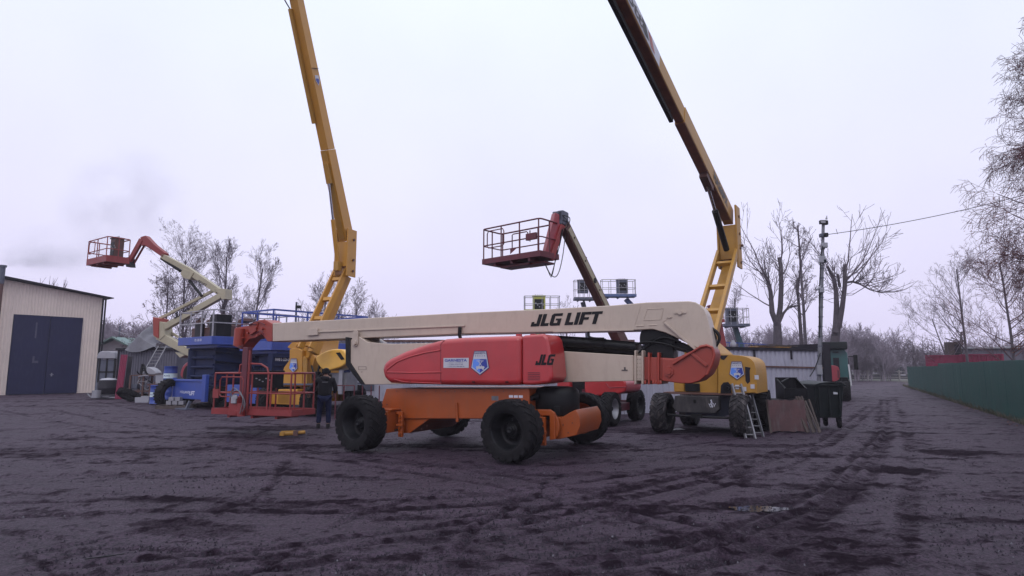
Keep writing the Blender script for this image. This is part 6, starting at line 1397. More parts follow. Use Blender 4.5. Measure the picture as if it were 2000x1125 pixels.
def shed():
    fr = Frame(at(232, 700, 37)[:2], 6); x1 = fr.uv(346, 700, 0)[0]; zt = fr.uv(240, 684, 0)[1]
    R_ = root('yard_shed', fr, 'low grey corrugated shed with black roof edge and tarpaulin on top', 'shed')
    b = MB(); corrug(b, 0, x1, 0, zt, 0, .16, .03); b.bb(0, x1, .03, 4, 0, zt-.02); b.build('wall', M['shed'], R_)
    b = MB(); b.bb(-.1, x1+.1, -.2, 4.1, zt+.003, zt+.12); b.bb(-.06, .02, -.06, .02, 0, zt-.001); b.build('roof', M['roof'], R_)
    # tarpaulin heap
    b = MB(); rg = np.random.RandomState(3); nx, ny = 30, 16; x0 = fr.uv(252, 680, 0)[0]; xe = fr.uv(308, 680, 0)[0]; vs = []
    for j in range(ny):
        for i in range(nx):
            u, v = i/(nx-1), j/(ny-1); h = 1.35*math.sin(math.pi*min(1, u*1.0))**.7*math.sin(math.pi*v)**.5*(.55+.6*math.exp(-((u-.38)/.22)**2)); h += .22*math.sin(9*u+5*v)*math.sin(math.pi*u)*math.sin(math.pi*v)+.1*math.sin(23*u-11*v)*math.sin(math.pi*v)
            vs.append((x0+(xe-x0)*u, -.35+2.4*v, zt+.10+max(-.0, h)-(.25 if j == 0 else 0)*math.sin(3*u+.5)))
    b.add(vs, [(j*nx+i, j*nx+i+1, (j+1)*nx+i+1, (j+1)*nx+i) for j in range(ny-1) for i in range(nx-1)])
    o = b.build('tarpaulin', M['tarp']); o.location = (fr.O.x, fr.O.y, .02); o.rotation_euler = (0, 0, -fr.b); tag(o, 'crumpled grey tarpaulin heaped on the low grey shed roof', 'tarpaulin')
    rr = random.Random(4)
    R2 = root('scrap_timber', fr, 'dark scrap poles lying beside the grey tarpaulin', 'scrap')
    for k in range(12):
        x = fr.uv(rr.uniform(284, 312), 675, 0)[0]; b = MB(); b.beam((x, rr.uniform(-.2, .8), zt+rr.uniform(.13, .3)), (x+rr.uniform(-1.1, 1.1), rr.uniform(-.2, .8), zt+rr.uniform(.2, .8)), .08, .05); b.build('pole', M['bark'], R2)
    # second shed block under the cream lift
shed()
def house():
    fr = Frame(at(192, 700, 52)[:2], 0); x0 = fr.uv(186, 700, 0)[0]; xa = fr.uv(222, 700, 0)[0]; x1 = fr.uv(262, 700, 0)[0]; ze = fr.uv(256, 681, 0)[1]; za = fr.uv(222, 661, 0)[1]
    R_ = root('gabled_house', fr, 'small pale house with gable end and light green roof behind the shed', 'house')
    xl = 2*xa-x1
    b = MB(); b.prism([(xl, 0), (x1, 0), (x1, ze), (xa, za-.1), (xl, ze)], 0, 8); b.build('wall', M['gable'], R_)
    b = MB()
    for s in (-1, 1): b.prism([(xa, za), (xa, za+.14), (xa+s*(x1-xa+.5), ze-.12), (xa+s*(x1-xa+.5), ze-.26)], -.5, 8.4)
    b.build('roof', M['greenroof'], R_)
    b = MB(); b.beam((xa, .5, za+.1), (xa, .5, za+1.1), .08, .08); b.build('vent_pipe', M['slate'], R_)
    b = MB(); p0 = at(224, 645, 52); p1 = at(272, 655, 50); b.tube([p0, p0.lerp(p1, .5)-Vector((0, 0, .15)), p1], .03, 4); o = b.build('service_wire', M['galv']); tag(o, 'short pale wire slung beside the gabled house', 'wire')
house()
def leaning(name, label, cat, px0, px1, py0, py1, D, m_, dy=.8, ribs=False, shift=0):
    """sheet leaning back: bottom at (px0..) nearer"""
    a = at(px0, py1, D); c = at(px1, py1, D); t0 = at(px0+shift, py0, D+dy); t1 = at(px1+shift, py0, D+dy); loc = Vector(((a.x+c.x)/2, D, 0)); az = max(0, 0)
    a.z = c.z = .02
    b = MB(); n = 9 if ribs else 1; vs = []; fs = []
    nn = Vector((0, -1, .3)).normalized()
    pr = []
    for k in range(n+1): pr.append((k/n, .05 if (k % 2) and ribs else 0))
    for u, dd in pr:
        for th in (0, .03): vs += [a.lerp(c, u)+nn*dd-loc-nn*th, t0.lerp(t1, u)+nn*dd-loc-nn*th]
    for k in range(n): i = k*4; fs += [(i, i+4, i+5, i+1), (i+2, i+3, i+7, i+6), (i+1, i+5, i+7, i+3), (i, i+2, i+6, i+4)]
    fs += [(0, 1, 3, 2), (n*4, n*4+2, n*4+3, n*4+1)]
    b.add(vs, fs); o = b.build(name, M[m_]); o.location = loc; return tag(o, label, cat)
leaning('corrugated_sheet', 'crimson corrugated roofing sheets leaning against the grey shed', 'metal sheet', 224, 238, 693, 775, 34.6, 'magenta', .9, True, 12)
leaning('roofing_sheet', 'dark sheet leaning behind the crimson sheets', 'panel', 240, 249, 696, 772, 35.0, 'roof', .9, False, 10)
leaning('board_sheet', 'tall grey panel leaning beside the garage corner', 'panel', 186, 194, 686, 740, 38.5, 'slate', .5, False, 9)
def cab():
    D = 38; x0, x1 = at(191, 700, D).x, at(228, 700, D).x; z1 = at(200, 686, D).z; R_ = root('vehicle_cab', None, 'old dark vehicle cab with white roof beside the garage', 'cab', loc=(x0, D, 0))
    w_ = x1-x0; b = MB(); b.bb(.1, w_-.05, 0, 1.6, .4, z1-1.9); b.build('lower_body', M['roof'], R_, bevel=.05)
    b = MB()
    for x in (.12, w_*.5, w_-.1): b.bb(x-.04, x+.04, -.02, .06, z1-1.9, z1-.45)
    for x in (.12, w_-.1): b.bb(x-.04, x+.04, 1.5, 1.58, z1-1.9, z1-.45)
    b.bb(.1, w_-.05, -.02, .05, z1-1.3, z1-1.22); b.build('window_frame', M['black'], R_)
    b = MB(); b.bb(.17, w_-.14, .02, .04, z1-1.89, z1-.5); b.build('window', M['slate'], R_)
    b = MB(); b.prism([(0, z1-.45), (w_, z1-.45), (w_-.1, z1-.05), (w_-.5, z1), (.3, z1), (.1, z1-.1)], -.15, 1.8); b.build('roof', M['paper'], R_, bevel=.04)
cab()
def tub():
    D = 35.2; a = at(210, 765, D); R_ = root('dark_tank', None, 'round black tank with pale lid standing on a low sled by the garage', 'tank', loc=(a.x, D, 0))
    s = (at(226, 760, D).x-at(193, 760, D).x)/2; zt = at(210, 742, D).z
    b = MB(); b.lathe([(0, .25), (s*.95, .25), (s, .35), (s, zt*.55), (s*1.04, zt*.57), (s, zt*.6), (s, zt-.1), (s*.9, zt)], 24, 'z'); b.build('tank_shell', M['roof'], R_)
    b = MB(); b.lathe([(s*.9, zt), (s*.7, zt+.08), (0, zt+.12)], 20, 'z'); b.build('lid', M['paper'], R_)
    b = MB()
    for y in (-.5, .5): b.tube([(-s-.3, y, .3), (-s-.1, y, .1), (s, y, .08), (s+.7, y, .1)], .05, 8)
    b.bb(-s, s, -.6, .6, .12, .2); b.build('sled', M['grey'], R_)
    b = MB(); b.cyl((-.1, -s-.3, .1), (-.1, -s-.3, .5), .22, 14); b.build('bucket', M['galv'], R_)
tub()
def loose_tyre(px, py, label, tilt, R=.55, z=.25, group=None, W_=.3, rz=0, D=None):
    g = gnd(px, py) if D is None else at(px, py, D)[:2]
    b = MB(); h = W_/2; b.lathe([(.55*R, -h*.7), (.6*R, -h), (.9*R, -h), (R, -h*.7), (R, h*.7), (.9*R, h), (.6*R, h), (.55*R, h*.7), (.55*R, -h*.7)], 28)
    for k in range(26):
        t = 2*math.pi*k/26; b.box((R*math.cos(t), 0, R*math.sin(t)), (.05, W_*.9, .05), Matrix.Rotation(-t, 3, 'Y'))
    o = b.build('tyre', M['rubber']); o.location = (g[0], g[1], z); o.rotation_euler = (rad(tilt), 0, rz); return tag(o, label, 'tyre', group)
loose_tyre(252, 778, 'loose black tyre lying tilted by the junk near the drums', 58, .58, .33, None, .28, rad(-20), D=32.4)
loose_tyre(328, 786, 'large flat tyre standing at the left end of the blue lift', 8, .62, .60, None, .42, rad(70), D=28.2)
def junk():
    D = 33.5; O = at(285, 770, D); loc = Vector((O.x, D, 0)); rg = random.Random(15)
    R_ = root('scrap_rack', None, 'rusty welded rack full of scrap pipes in front of the shed', 'rack', loc=loc); q = lambda px, py, dy=0: at(px, py, D+dy)-loc
    zt = q(280, 733).z; x0, x1 = q(262, 735).x, q(318, 735).x
    b = MB()
    for x in (x0, x0+(x1-x0)*.45, x1):
        for y in (-.3, .5): b.bb(x-.04, x+.04, y-.04, y+.04, 0, zt)
    for z in (.5, zt): b.bb(x0, x1, -.3, .5, z-.03, z+.03)
    b.build('rack_frame', M['brown'], R_)
    for k in range(16):
        a = Vector((rg.uniform(x0, x1), rg.uniform(-.4, .3), rg.uniform(.1, zt+.1))); b = MB(); b.beam(a, a+Vector((rg.uniform(-.7, .7), rg.uniform(-.2, .2), rg.uniform(-.4, .5))), .07, .05); b.build('scrap_pipe', M[rg.choice(['grey', 'brown', 'rim', 'galv'])], R_)
    for k in range(6):
        a = Vector((rg.uniform(x0, x1), rg.uniform(-.2, .3), rg.choice((.12, .65)))); b = MB(); b.box(a+Vector((0, 0, .1)), (.3, .3, .25)); b.build('scrap_box', M[rg.choice(['grey', 'rim', 'slate'])], R_, bevel=.02)
    b = MB(); b.prism(sm([(q(292, 735).x, zt+.05), (q(310, 735).x, zt+.03), (q(309, 732).x, zt+.2), (q(296, 725).x, zt+.45), (q(289, 726).x, zt+.4)], 2), -.25, .35); o = b.build('white_sack', M['paper'], None, bevel=.06, seg=3, loc=loc); tag(o, 'crumpled white sack lying on the scrap rack', 'sack')
    b = MB(); b.beam(q(275, 733, -.2), q(279, 711, -.2), .1, .1); b.beam(q(279, 711, -.2), q(288, 731, -.2), .1, .1); b.beam(q(275, 724, -.2), q(285, 724, -.2), .06, .06); o = b.build('a_frame', M['black'], None, loc=loc); tag(o, 'small black triangular frame standing on the scrap rack', 'frame')
    # white canisters and blocks on the ground
    for i, (px, py, s, lab) in enumerate(((272, 783, .30, 'low pale canister left of the white tub by the drums'), (286, 786, .38, 'white plastic tub beside the front blue drum'), (318, 742, .5, 'white bucket by the stacked blue drums'))):
        g = at(px, py, 31.5); z = 0 if i < 2 else .95; b = MB(); b.prism([(-s/2, 0), (s/2, 0), (s*.55, s*.8), (-s*.55, s*.8)], -s*.4, s*.4); b.bb(-s*.58, s*.58, -s*.43, s*.43, s*.8, s*.86); o = b.build('plastic_tub', M['paper'], None, bevel=.03); o.location = (g.x, 31.5, z); tag(o, lab, 'tub', 'plastic tubs by the drums')
    g = at(318, 742, 31.8); b = MB(); b.bb(-.6, .6, -.3, .4, .85, .93)
    for x in (-.5, .5): b.bb(x-.04, x+.04, -.25, .35, 0, .849)
    o = b.build('work_bench', M['brown'], None, loc=(g.x, 31.8, 0)); tag(o, 'small dark bench holding the white bucket', 'bench')
    a = at(345, 790, 27.2); b = MB()
    for k in range(4): b.bb(-.55+.37*k-.07, -.55+.37*k+.07, -.5, .5, .12, .15)
    for k in range(3): b.bb(-.65, .65, -.45+.45*k-.05, -.45+.45*k+.05, .0, .119)
    o = b.build('pallet', M['wood'], None, loc=(a.x, 27.2, 0)); tag(o, 'low wooden pallet in front of the flat tyre', 'pallet')
    for i in range(5):
        b = MB(); b.bb(-.11, .11, -.12, .12, 0, .16); o = b.build('concrete_block', M['concrete'], None, bevel=.01, loc=(a.x-.3+.27*(i % 3)+(.1 if i > 2 else 0), 27.2, .152+(.163 if i > 2 else 0))); tag(o, '%s concrete block of the small pile on the low wooden pallet' % ('bottom left', 'bottom middle', 'bottom right', 'top left', 'top right')[i], 'block', 'concrete blocks on the pallet')
junk()
def ladder(name, p0, p1, wd, side, label, nr, mt, rail=.03, double=False, dz=None, group=None):
    p0 = Vector(p0); p1 = Vector(p1); R_ = root(name, None, label, 'ladder', group, loc=p0); d = p1-p0; sd = Vector(side).normalized()*wd/2
    for s in (-1, 1): b = MB(); b.beam(sd*s, d+sd*s, rail, rail*2.2); b.build('ladder_rail', M[mt], R_)
    for k in range(nr): p = d*((k+.6)/nr); b = MB(); b.cyl(p-sd, p+sd, .016, 8); b.build('rung', M[mt], R_)
    return R_
a = at(283, 760, 33.0); a.z = .0; ladder('ladder', (a.x-.2, 33.0, .9), at(317, 676, 35.6), .42, (1, .2, 0), 'light aluminium ladder leaning against the low grey shed', 11, 'alu')
# ladder on the yellow lift at the right (two sections)
g0 = gnd(1466, 857); t0 = at(1438, 750, 16.15)
ladder('ladder', (g0[0], g0[1], 0), t0, .22, (1, -.5, 0), 'grey aluminium ladder with rusty top leaning on the right yellow lift', 8, 'alu', .035)
g0 = gnd(1481, 853); t0 = at(1453, 750, 16.4)
ladder('ladder', (g0[0], g0[1], 0), t0, .24, (1, -.5, 0), 'second darker ladder section just right of the aluminium one', 8, 'grey', .03)
# ================================================================== BIN, BOARD, BOX
def wheelie():
    D = 18.6; x0, x1 = at(1572, 800, D).x, at(1634, 800, D).x; zt = at(1600, 744, D).z; w_ = x1-x0; R_ = root('waste_bin', None, 'large black wheeled waste container with flat lid', 'waste bin', loc=((x0+x1)/2, D, 0)); R_.rotation_euler = (0, 0, rad(6))
    h = w_/2; b = MB(); v = []
    for z, s, sy in ((.30, .84, .40), (zt-.12, .98, .48)): v += [(-h*s, -sy, z), (h*s, -sy, z), (h*s, sy, z), (-h*s, sy, z)]
    b.add(v, [(3, 2, 1, 0), (4, 5, 6, 7), (0, 1, 5, 4), (1, 2, 6, 5), (2, 3, 7, 6), (3, 0, 4, 7)])
    b.build('bin_body', M['bin'], R_, bevel=.035, seg=3)
    b = MB()
    for x in (-.33, -.02, .30): b.prism([(x-.02, .35), (x+.02, .35), (x+.02, zt-.15), (x-.02, zt-.15)], -.5, -.44)
    b.bb(-h*1.03, h*1.03, -.53, .53, zt-.14, zt-.08); b.build('bin_rim', M['bin'], R_, bevel=.01)
    b = MB(); n = 12; vs = []
    for i in range(n+1):
        u = i/n; z = zt-.08+.09*math.sin(math.pi*u)**.6; vs += [(-h*1.04+2.08*h*u, -.54, z-.03), (-h*1.04+2.08*h*u, .54, z), (-h*1.04+2.08*h*u, -.54, z-.06), (-h*1.04+2.08*h*u, .54, z-.04)]
    fs = []
    for i in range(n): k = i*4; fs += [(k, k+4, k+5, k+1), (k+2, k+3, k+7, k+6), (k, k+2, k+6, k+4), (k+1, k+5, k+7, k+3)]
    fs += [(0, 1, 3, 2), (n*4, n*4+2, n*4+3, n*4+1)]; b.add(vs, fs); b.build('lid', M['bin'], R_)
    for (x, y) in ((-h*.7, -.33), (h*.72, -.33), (-h*.7, .33), (h*.72, .33)):
        b = MB(); b.lathe([(0, -.03), (.08, -.03), (.10, -.02), (.10, .02), (.08, .03), (0, .03)], 16, 'x', (x, y, .10)); c = b.build('castor', M['rubber'], R_); q = MB(); q.bb(x-.06, x+.06, y-.04, y+.06, .16, .30); q.build('castor_fork', M['rim'], c)
    b = MB(); b.poly([(0, 0), (.13, 0), (.13, .05), (.0, .07)], (.12, -.481, .98), (1, 0, 0), (0, 0, 1)); b.build('bin_sticker', M['sticker'], R_)
wheelie()
def board():
    D = 17.0; x0, x1 = at(1503, 800, D).x, at(1577, 800, D).x; zt = at(1540, 781, D).z; loc = ((x0+x1)/2, D, 0); h = (x1-x0)/2
    b = MB(); rg = random.Random(3); top = [(h-2*h*k/14, zt+rg.uniform(-.02, .015)) for k in range(15)]; bot = [(-h+2*h*k/10, .03+rg.uniform(-.02, .03)) for k in range(11)]
    b.prism(bot+top, -.02, .02); o = b.build('board_sheet', M['redwood'], None, loc=loc); o.rotation_euler = (rad(-9), 0, rad(3)); tag(o, 'stained reddish board with ragged edges leaning in front of the bin', 'board')
    R_ = root('plank_bundle', None, 'upright old planks leaning between the stained board and the bin', 'planks', loc=(x1, D, 0))
    for k in range(8):
        x = -.12+.055*k; b = MB(); b.beam((x+.05, -.05+.05*(k % 3), 0.01), (x-.12+rg.uniform(-.03, .03), .25, zt*rg.uniform(.92, 1.12)), .06, .025); b.build('plank', M['wood'], R_)
    b = MB(); b.beam((-h*2-.02, -.06, 0), (-h*2-.0, .15, zt), .06, .03); b.build('edge_plank', M['wood'], R_)
    # dark crate under a metal trough
    D2 = 17.9; xa, xb = at(1500, 790, D2).x, at(1566, 790, D2).x; zc = at(1530, 779, D2).z
    b = MB(); b.bb(xa, xb, D2-.3, D2+.5, 0, zc); tag(b.build('crate', M['roof'], None, bevel=.02), 'dark crate hidden behind the stained board', 'crate')
    for k, (px, py, s) in enumerate(((1508, 778, .3), (1522, 779, .35), (1578, 777, .25))): pass
    x0, x1 = at(1524, 760, D2).x, at(1566, 760, D2).x; z1 = at(1540, 739, D2).z; zb = zc+.004
    R2 = root('metal_trough', None, 'open black metal trough standing on the dark crate left of the bin', 'trough', loc=((x0+x1)/2, D2, 0)); h = (x1-x0)/2
    v0 = z1-.28; b = MB(); b.bb(-h, h, -.3, .3, zb, zb+.02); b.bb(-h, h, -.3, -.28, zb+.021, v0); b.bb(-h, h, .28, .3, zb+.021, z1); b.build('trough_panel', M['rim'], R2)
    b = MB()
    for x in (-h, h): b.add([(x-.01, -.3, zb), (x-.01, .3, zb), (x-.01, .3, z1), (x-.01, -.3, v0), (x+.01, -.3, zb), (x+.01, .3, zb), (x+.01, .3, z1), (x+.01, -.3, v0)], [(0, 1, 2, 3), (7, 6, 5, 4), (0, 3, 7, 4), (1, 5, 6, 2), (2, 6, 7, 3)])
    b.beam((-h, .28, z1), (h, .28, z1), .05, .05); b.beam((-h+.02, -.29, v0), (-h+.02, .29, z1), .03, .03); b.beam((h-.02, -.29, v0), (h-.02, .29, z1), .03, .03); b.beam((-h, -.1, z1-.1), (h*.2, .25, z1), .03, .03); b.build('trough_end', M['rim'], R2)
board()
loose_tyre(1489, 808, 'muddy dark tyre standing between the ladders and the stained board', 6, .56, .55, None, .34, rad(60), D=17.9)
# ================================================================== TRUCK and red lift beyond the wall
def truck():
    D = 36.5; fr = Frame(at(1640, 740, D)[:2], 28); q = lambda px, py, y=0: fr.p3(px, py, y)
    R_ = root('truck', fr, 'dark green lorry tractor with high roof parked beside the white wall', 'truck')
    x0, x1 = fr.uv(1619, 720, 0)[0], fr.uv(1657, 720, 0)[0]; zt = q(1640, 682).z; zb = q(1640, 742).z
    b = MB(); b.prism([(x0, zb), (x1, zb), (x1, zt-.25), (x1-.15, zt), (x0+.15, zt), (x0, zt-.25)], 0, 2.1); b.build('cab_body', M['truckgreen'], R_, bevel=.06, seg=3)
    b = MB(); b.bb(x0-.3, x1+.02, -.5, 1.2, zt+.002, q(1640, 668).z); b.build('roof_deflector', M['bin'], R_, bevel=.04)
    b = MB(); xa, xb = x0+.25, x1-.45; b.bb(xa, xb, -.12, -.002, zb+.3, zt-.5)
    for k in range(5): b.bb(xa, xb, -.16, -.121, zb+.6+k*.5, zb+.65+k*.5)
    b.build('rear_grille', M['roof'], R_)
    b = MB(); b.bb(x1+.002, x1+.04, .9, 1.7, zt-1.3, zt-.5); b.build('side_window', M['glass'], R_)
    b = MB(); b.beam((x1+.05, 1.9, zt-.4), (x1+.4, 1.9, zt-.4), .05, .05); b.bb(x1+.32, x1+.55, 1.86, 2.0, zt-1.2, zt-.3); b.build('wing_mirror', M['black'], R_, bevel=.03)
    b = MB(); b.bb(x0+.4, x1-.4, -3.5, 2.0, .75, 1.0); b.bb(x1-.5, x1-.05, -1.2, 0, .6, 1.2); b.build('chassis', M['rim'], R_)
    b = MB(); b.beam((x1+.02, -.2, zb+.9), (x1+.08, -.5, .7), .08, .06); b.bb(x1-.1, x1+.05, -.7, -.2, .5, .95); b.build('mudguard', M['galv'], R_)
    for y in (-2.6, -1.3, 1.3):
        for x in (x0+.2, x1-.15): wheel(R_, (x, y, .5), .5, .32, '+x' if x > 0 else '-x')
    D = 33.5; f2 = Frame(at(1632, 740, D)[:2], 20)
    R2 = root('boom_lift', f2, 'faded pink red lift hood parked behind the green lorry', 'boom lift'); b = MB()
    out = sm([(1615, 745), (1615, 714), (1618, 713), (1634, 714), (1640, 720), (1641, 745)], 2); b.prism(P(f2, out, 0), 0, 1.8); b.build('engine_hood', M['pink'], R2, bevel=.1, seg=4)
    b = MB(); zb = f2.uv(1630, 746, 0)[1]; b.bb(-.6, .3, -.05, 2.0, .4, zb-.01); b.build('chassis', M['rim'], R2)
    b = MB(); b.prism(P(f2, [(1635, 722), (1639, 724), (1639.5, 738), (1636, 738)], -.01), -.012, .1); b.build('hood_opening', M['dark_red'], R2)
    for (x, y) in ((-.5, -.3), (.35, -.4), (-.5, 1.6), (.45, 1.6)): wheel(R2, (x, y, .5), .51, .36, '+x' if x > 0 else '-x')
truck()
# ================================================================== GREY BACKDROP ITEMS BEHIND THE FRONT MACHINE
def behind():
    D = 27.5; x0, x1 = at(632, 740, D).x, at(748, 740, D).x; z0 = at(700, 705, D).z
    R_ = root('box_body', None, 'grey white box body with dark shelves behind the front machine', 'box body', loc=(x0, D, 0)); w_ = x1-x0
    b = MB(); b.bb(w_*.3, w_+.8, .1, 2.5, .3, z0+.2); b.build('box_panel', M['whitewall'], R_)
    b = MB(); b.bb(0, w_*.28, .0, 1.2, .35, 1.05); b.bb(0, w_*.28, -.02, 1.2, 1.5, 1.56); b.bb(w_*.62, w_*.85, .06, .099, .75, 1.1); b.build('shelf', M['slate'], R_)
    b = MB(); rg = random.Random(3)
    for k in range(10): b.box((rg.uniform(.1, w_*.26), .4, rg.uniform(1.1, 1.45)), (rg.uniform(.15, .4), .3, rg.uniform(.1, .3)))
    b.bb(w_*.27, w_*.29, -.05, .0, .3, z0+.3); b.build('stored_parts', M['grey'], R_)
    D = 21.5; R2 = root('rail_barrier', None, 'faded red upright bars behind the front left wheel', 'barrier', loc=(at(655, 760, D).x, D, 0)); xx = [at(px, 760, D).x-R2.location.x for px in (656, 672, 692, 708, 725, 741)]
    zt = at(700, 753, D).z
    b = MB()
    for x in xx[:3]: pass
    for x in xx: c = MB(); c.cyl((x, 0, 0), (x, 0, zt), .02, 8); c.build('upright', M['dark_red'], R2)
    b.cyl((xx[0], 0, zt), (xx[2], 0, zt), .02, 8); b.build('top_rail', M['dark_red'], R2)
    # grey container and dark racks behind the blue lifts
    fr = Frame(at(395, 700, 38)[:2], 5); x1 = fr.uv(700, 700, 0)[0]; zt = fr.uv(480, 650, 0)[1]
    R3 = root('ribbed_wall', fr, 'long grey ribbed wall seen between the pale rails of the blue lift', 'wall'); b = MB(); corrug(b, 0, x1, 0, zt, 0, .35, .05); b.build('wall_sheet', M['shed'], R3)
    fr = Frame(at(760, 700, 33)[:2], 0); x1 = fr.uv(1240, 700, 0)[0]; zt = fr.uv(1000, 668, 0)[1]
    R4 = root('pale_yard_wall', fr, 'pale sheet metal wall seen through gaps behind the front machine', 'wall'); b = MB(); corrug(b, -2, x1, 0, zt, 0, .27, .045); b.build('wall_sheet', M['whitewall'], R4)
    b = MB(); b.bb(-2, x1, -.08, .06, zt+.002, zt+.12); b.build('top_beam', M['brown'], R4)
    # snowy blue tarpaulin and rails seen over the white wall
    D = 40; a = at(1405, 668, D); c = at(1520, 674, D); R5 = root('guard_rail_platform', None, 'blue railed platform edge showing over the white wall', 'platform', loc=(a.x, D, 0)); L = c.x-a.x; zt = a.z; b = MB()
    for z in (zt, zt-.5): b.beam((0, 0, z), (L, 0, z-.2), .05, .05)
    for k in range(13): c_ = L*k/12; b.beam((c_, 0, zt-1.1), (c_, 0, zt-.02*k), .03, .04)
    b.build('rails', M['blue'], R5); b = MB(); b.bb(-1, L+2, 0, 2, 0, zt-.95); b.build('platform_deck', M['steelblue'], R5)
    b = MB(); p = at(1432, 674, 39); b.lathe([(.0, 0), (.18, 0), (.2, .3), (.1, .42), (.09, .5), (0, .5)], 14, 'z', (0, 0, 0)); o = b.build('white_canister', M['paper'], None, loc=(p.x, 39, p.z-.2)); tag(o, 'small white canister on the blue platform above the white wall', 'canister')
    # floodlight mast behind the blue rails
    D = 30; p = at(577, 640, D); R6 = root('light_mast', None, 'thin dark mast with small floodlight behind the blue rails', 'mast', loc=(p.x, D, 0)); zt = at(577, 590, D).z; b = MB(); b.cyl((0, 0, 0), (0, 0, zt), .05, 8); b.build('mast_post', M['slate'], R6); b = MB(); b.box((.13, -.1, zt-.25), (.24, .15, .14)); b.build('floodlight', M['black'], R6)
    # yellow cylinder part and rags on the ground
    g = gnd(572, 851); R7 = root('yellow_gas_part', None, 'dirty yellow metal cylinder part lying on the ground before the cage', 'machine part', loc=(g[0], g[1], 0)); b = MB(); b.cyl((-.30, 0, .06), (.05, .02, .07), .065, 14); b.cyl((.05, .02, .07), (.30, .04, .09), .05, 12, .045); b.bb(-.32, -.2, -.08, .07, 0, .1); b.build('casing', M['yellow2'], R7, bevel=.01); b = MB(); b.bb(.02, .14, -.06, .08, .0, .13); b.build('collar', M['brown'], R7, bevel=.01)
    g = gnd(1325, 840); b = MB(); b.add([(-.16, -.03, .0), (.1, -.06, .02), (.2, 0, .01), (.06, .06, .05), (-.1, .05, .03), (0, 0, .06)], [(0, 1, 5), (1, 2, 5), (2, 3, 5), (3, 4, 5), (4, 0, 5)]); o = b.build('rag', M['paper'], None, loc=(g[0], g[1], 0)); tag(o, 'scrap of white cloth under the right yellow lift', 'rag')
    g0 = gnd(165, 1093); g1 = gnd(243, 1084); b = MB(); b.beam((g0[0], g0[1], .005), (g1[0], g1[1], .012), .012, .008); o = b.build('thin_stick', M['black']); tag(o, 'thin dark rod lying flat on the dirt at lower left', 'rod')
behind()
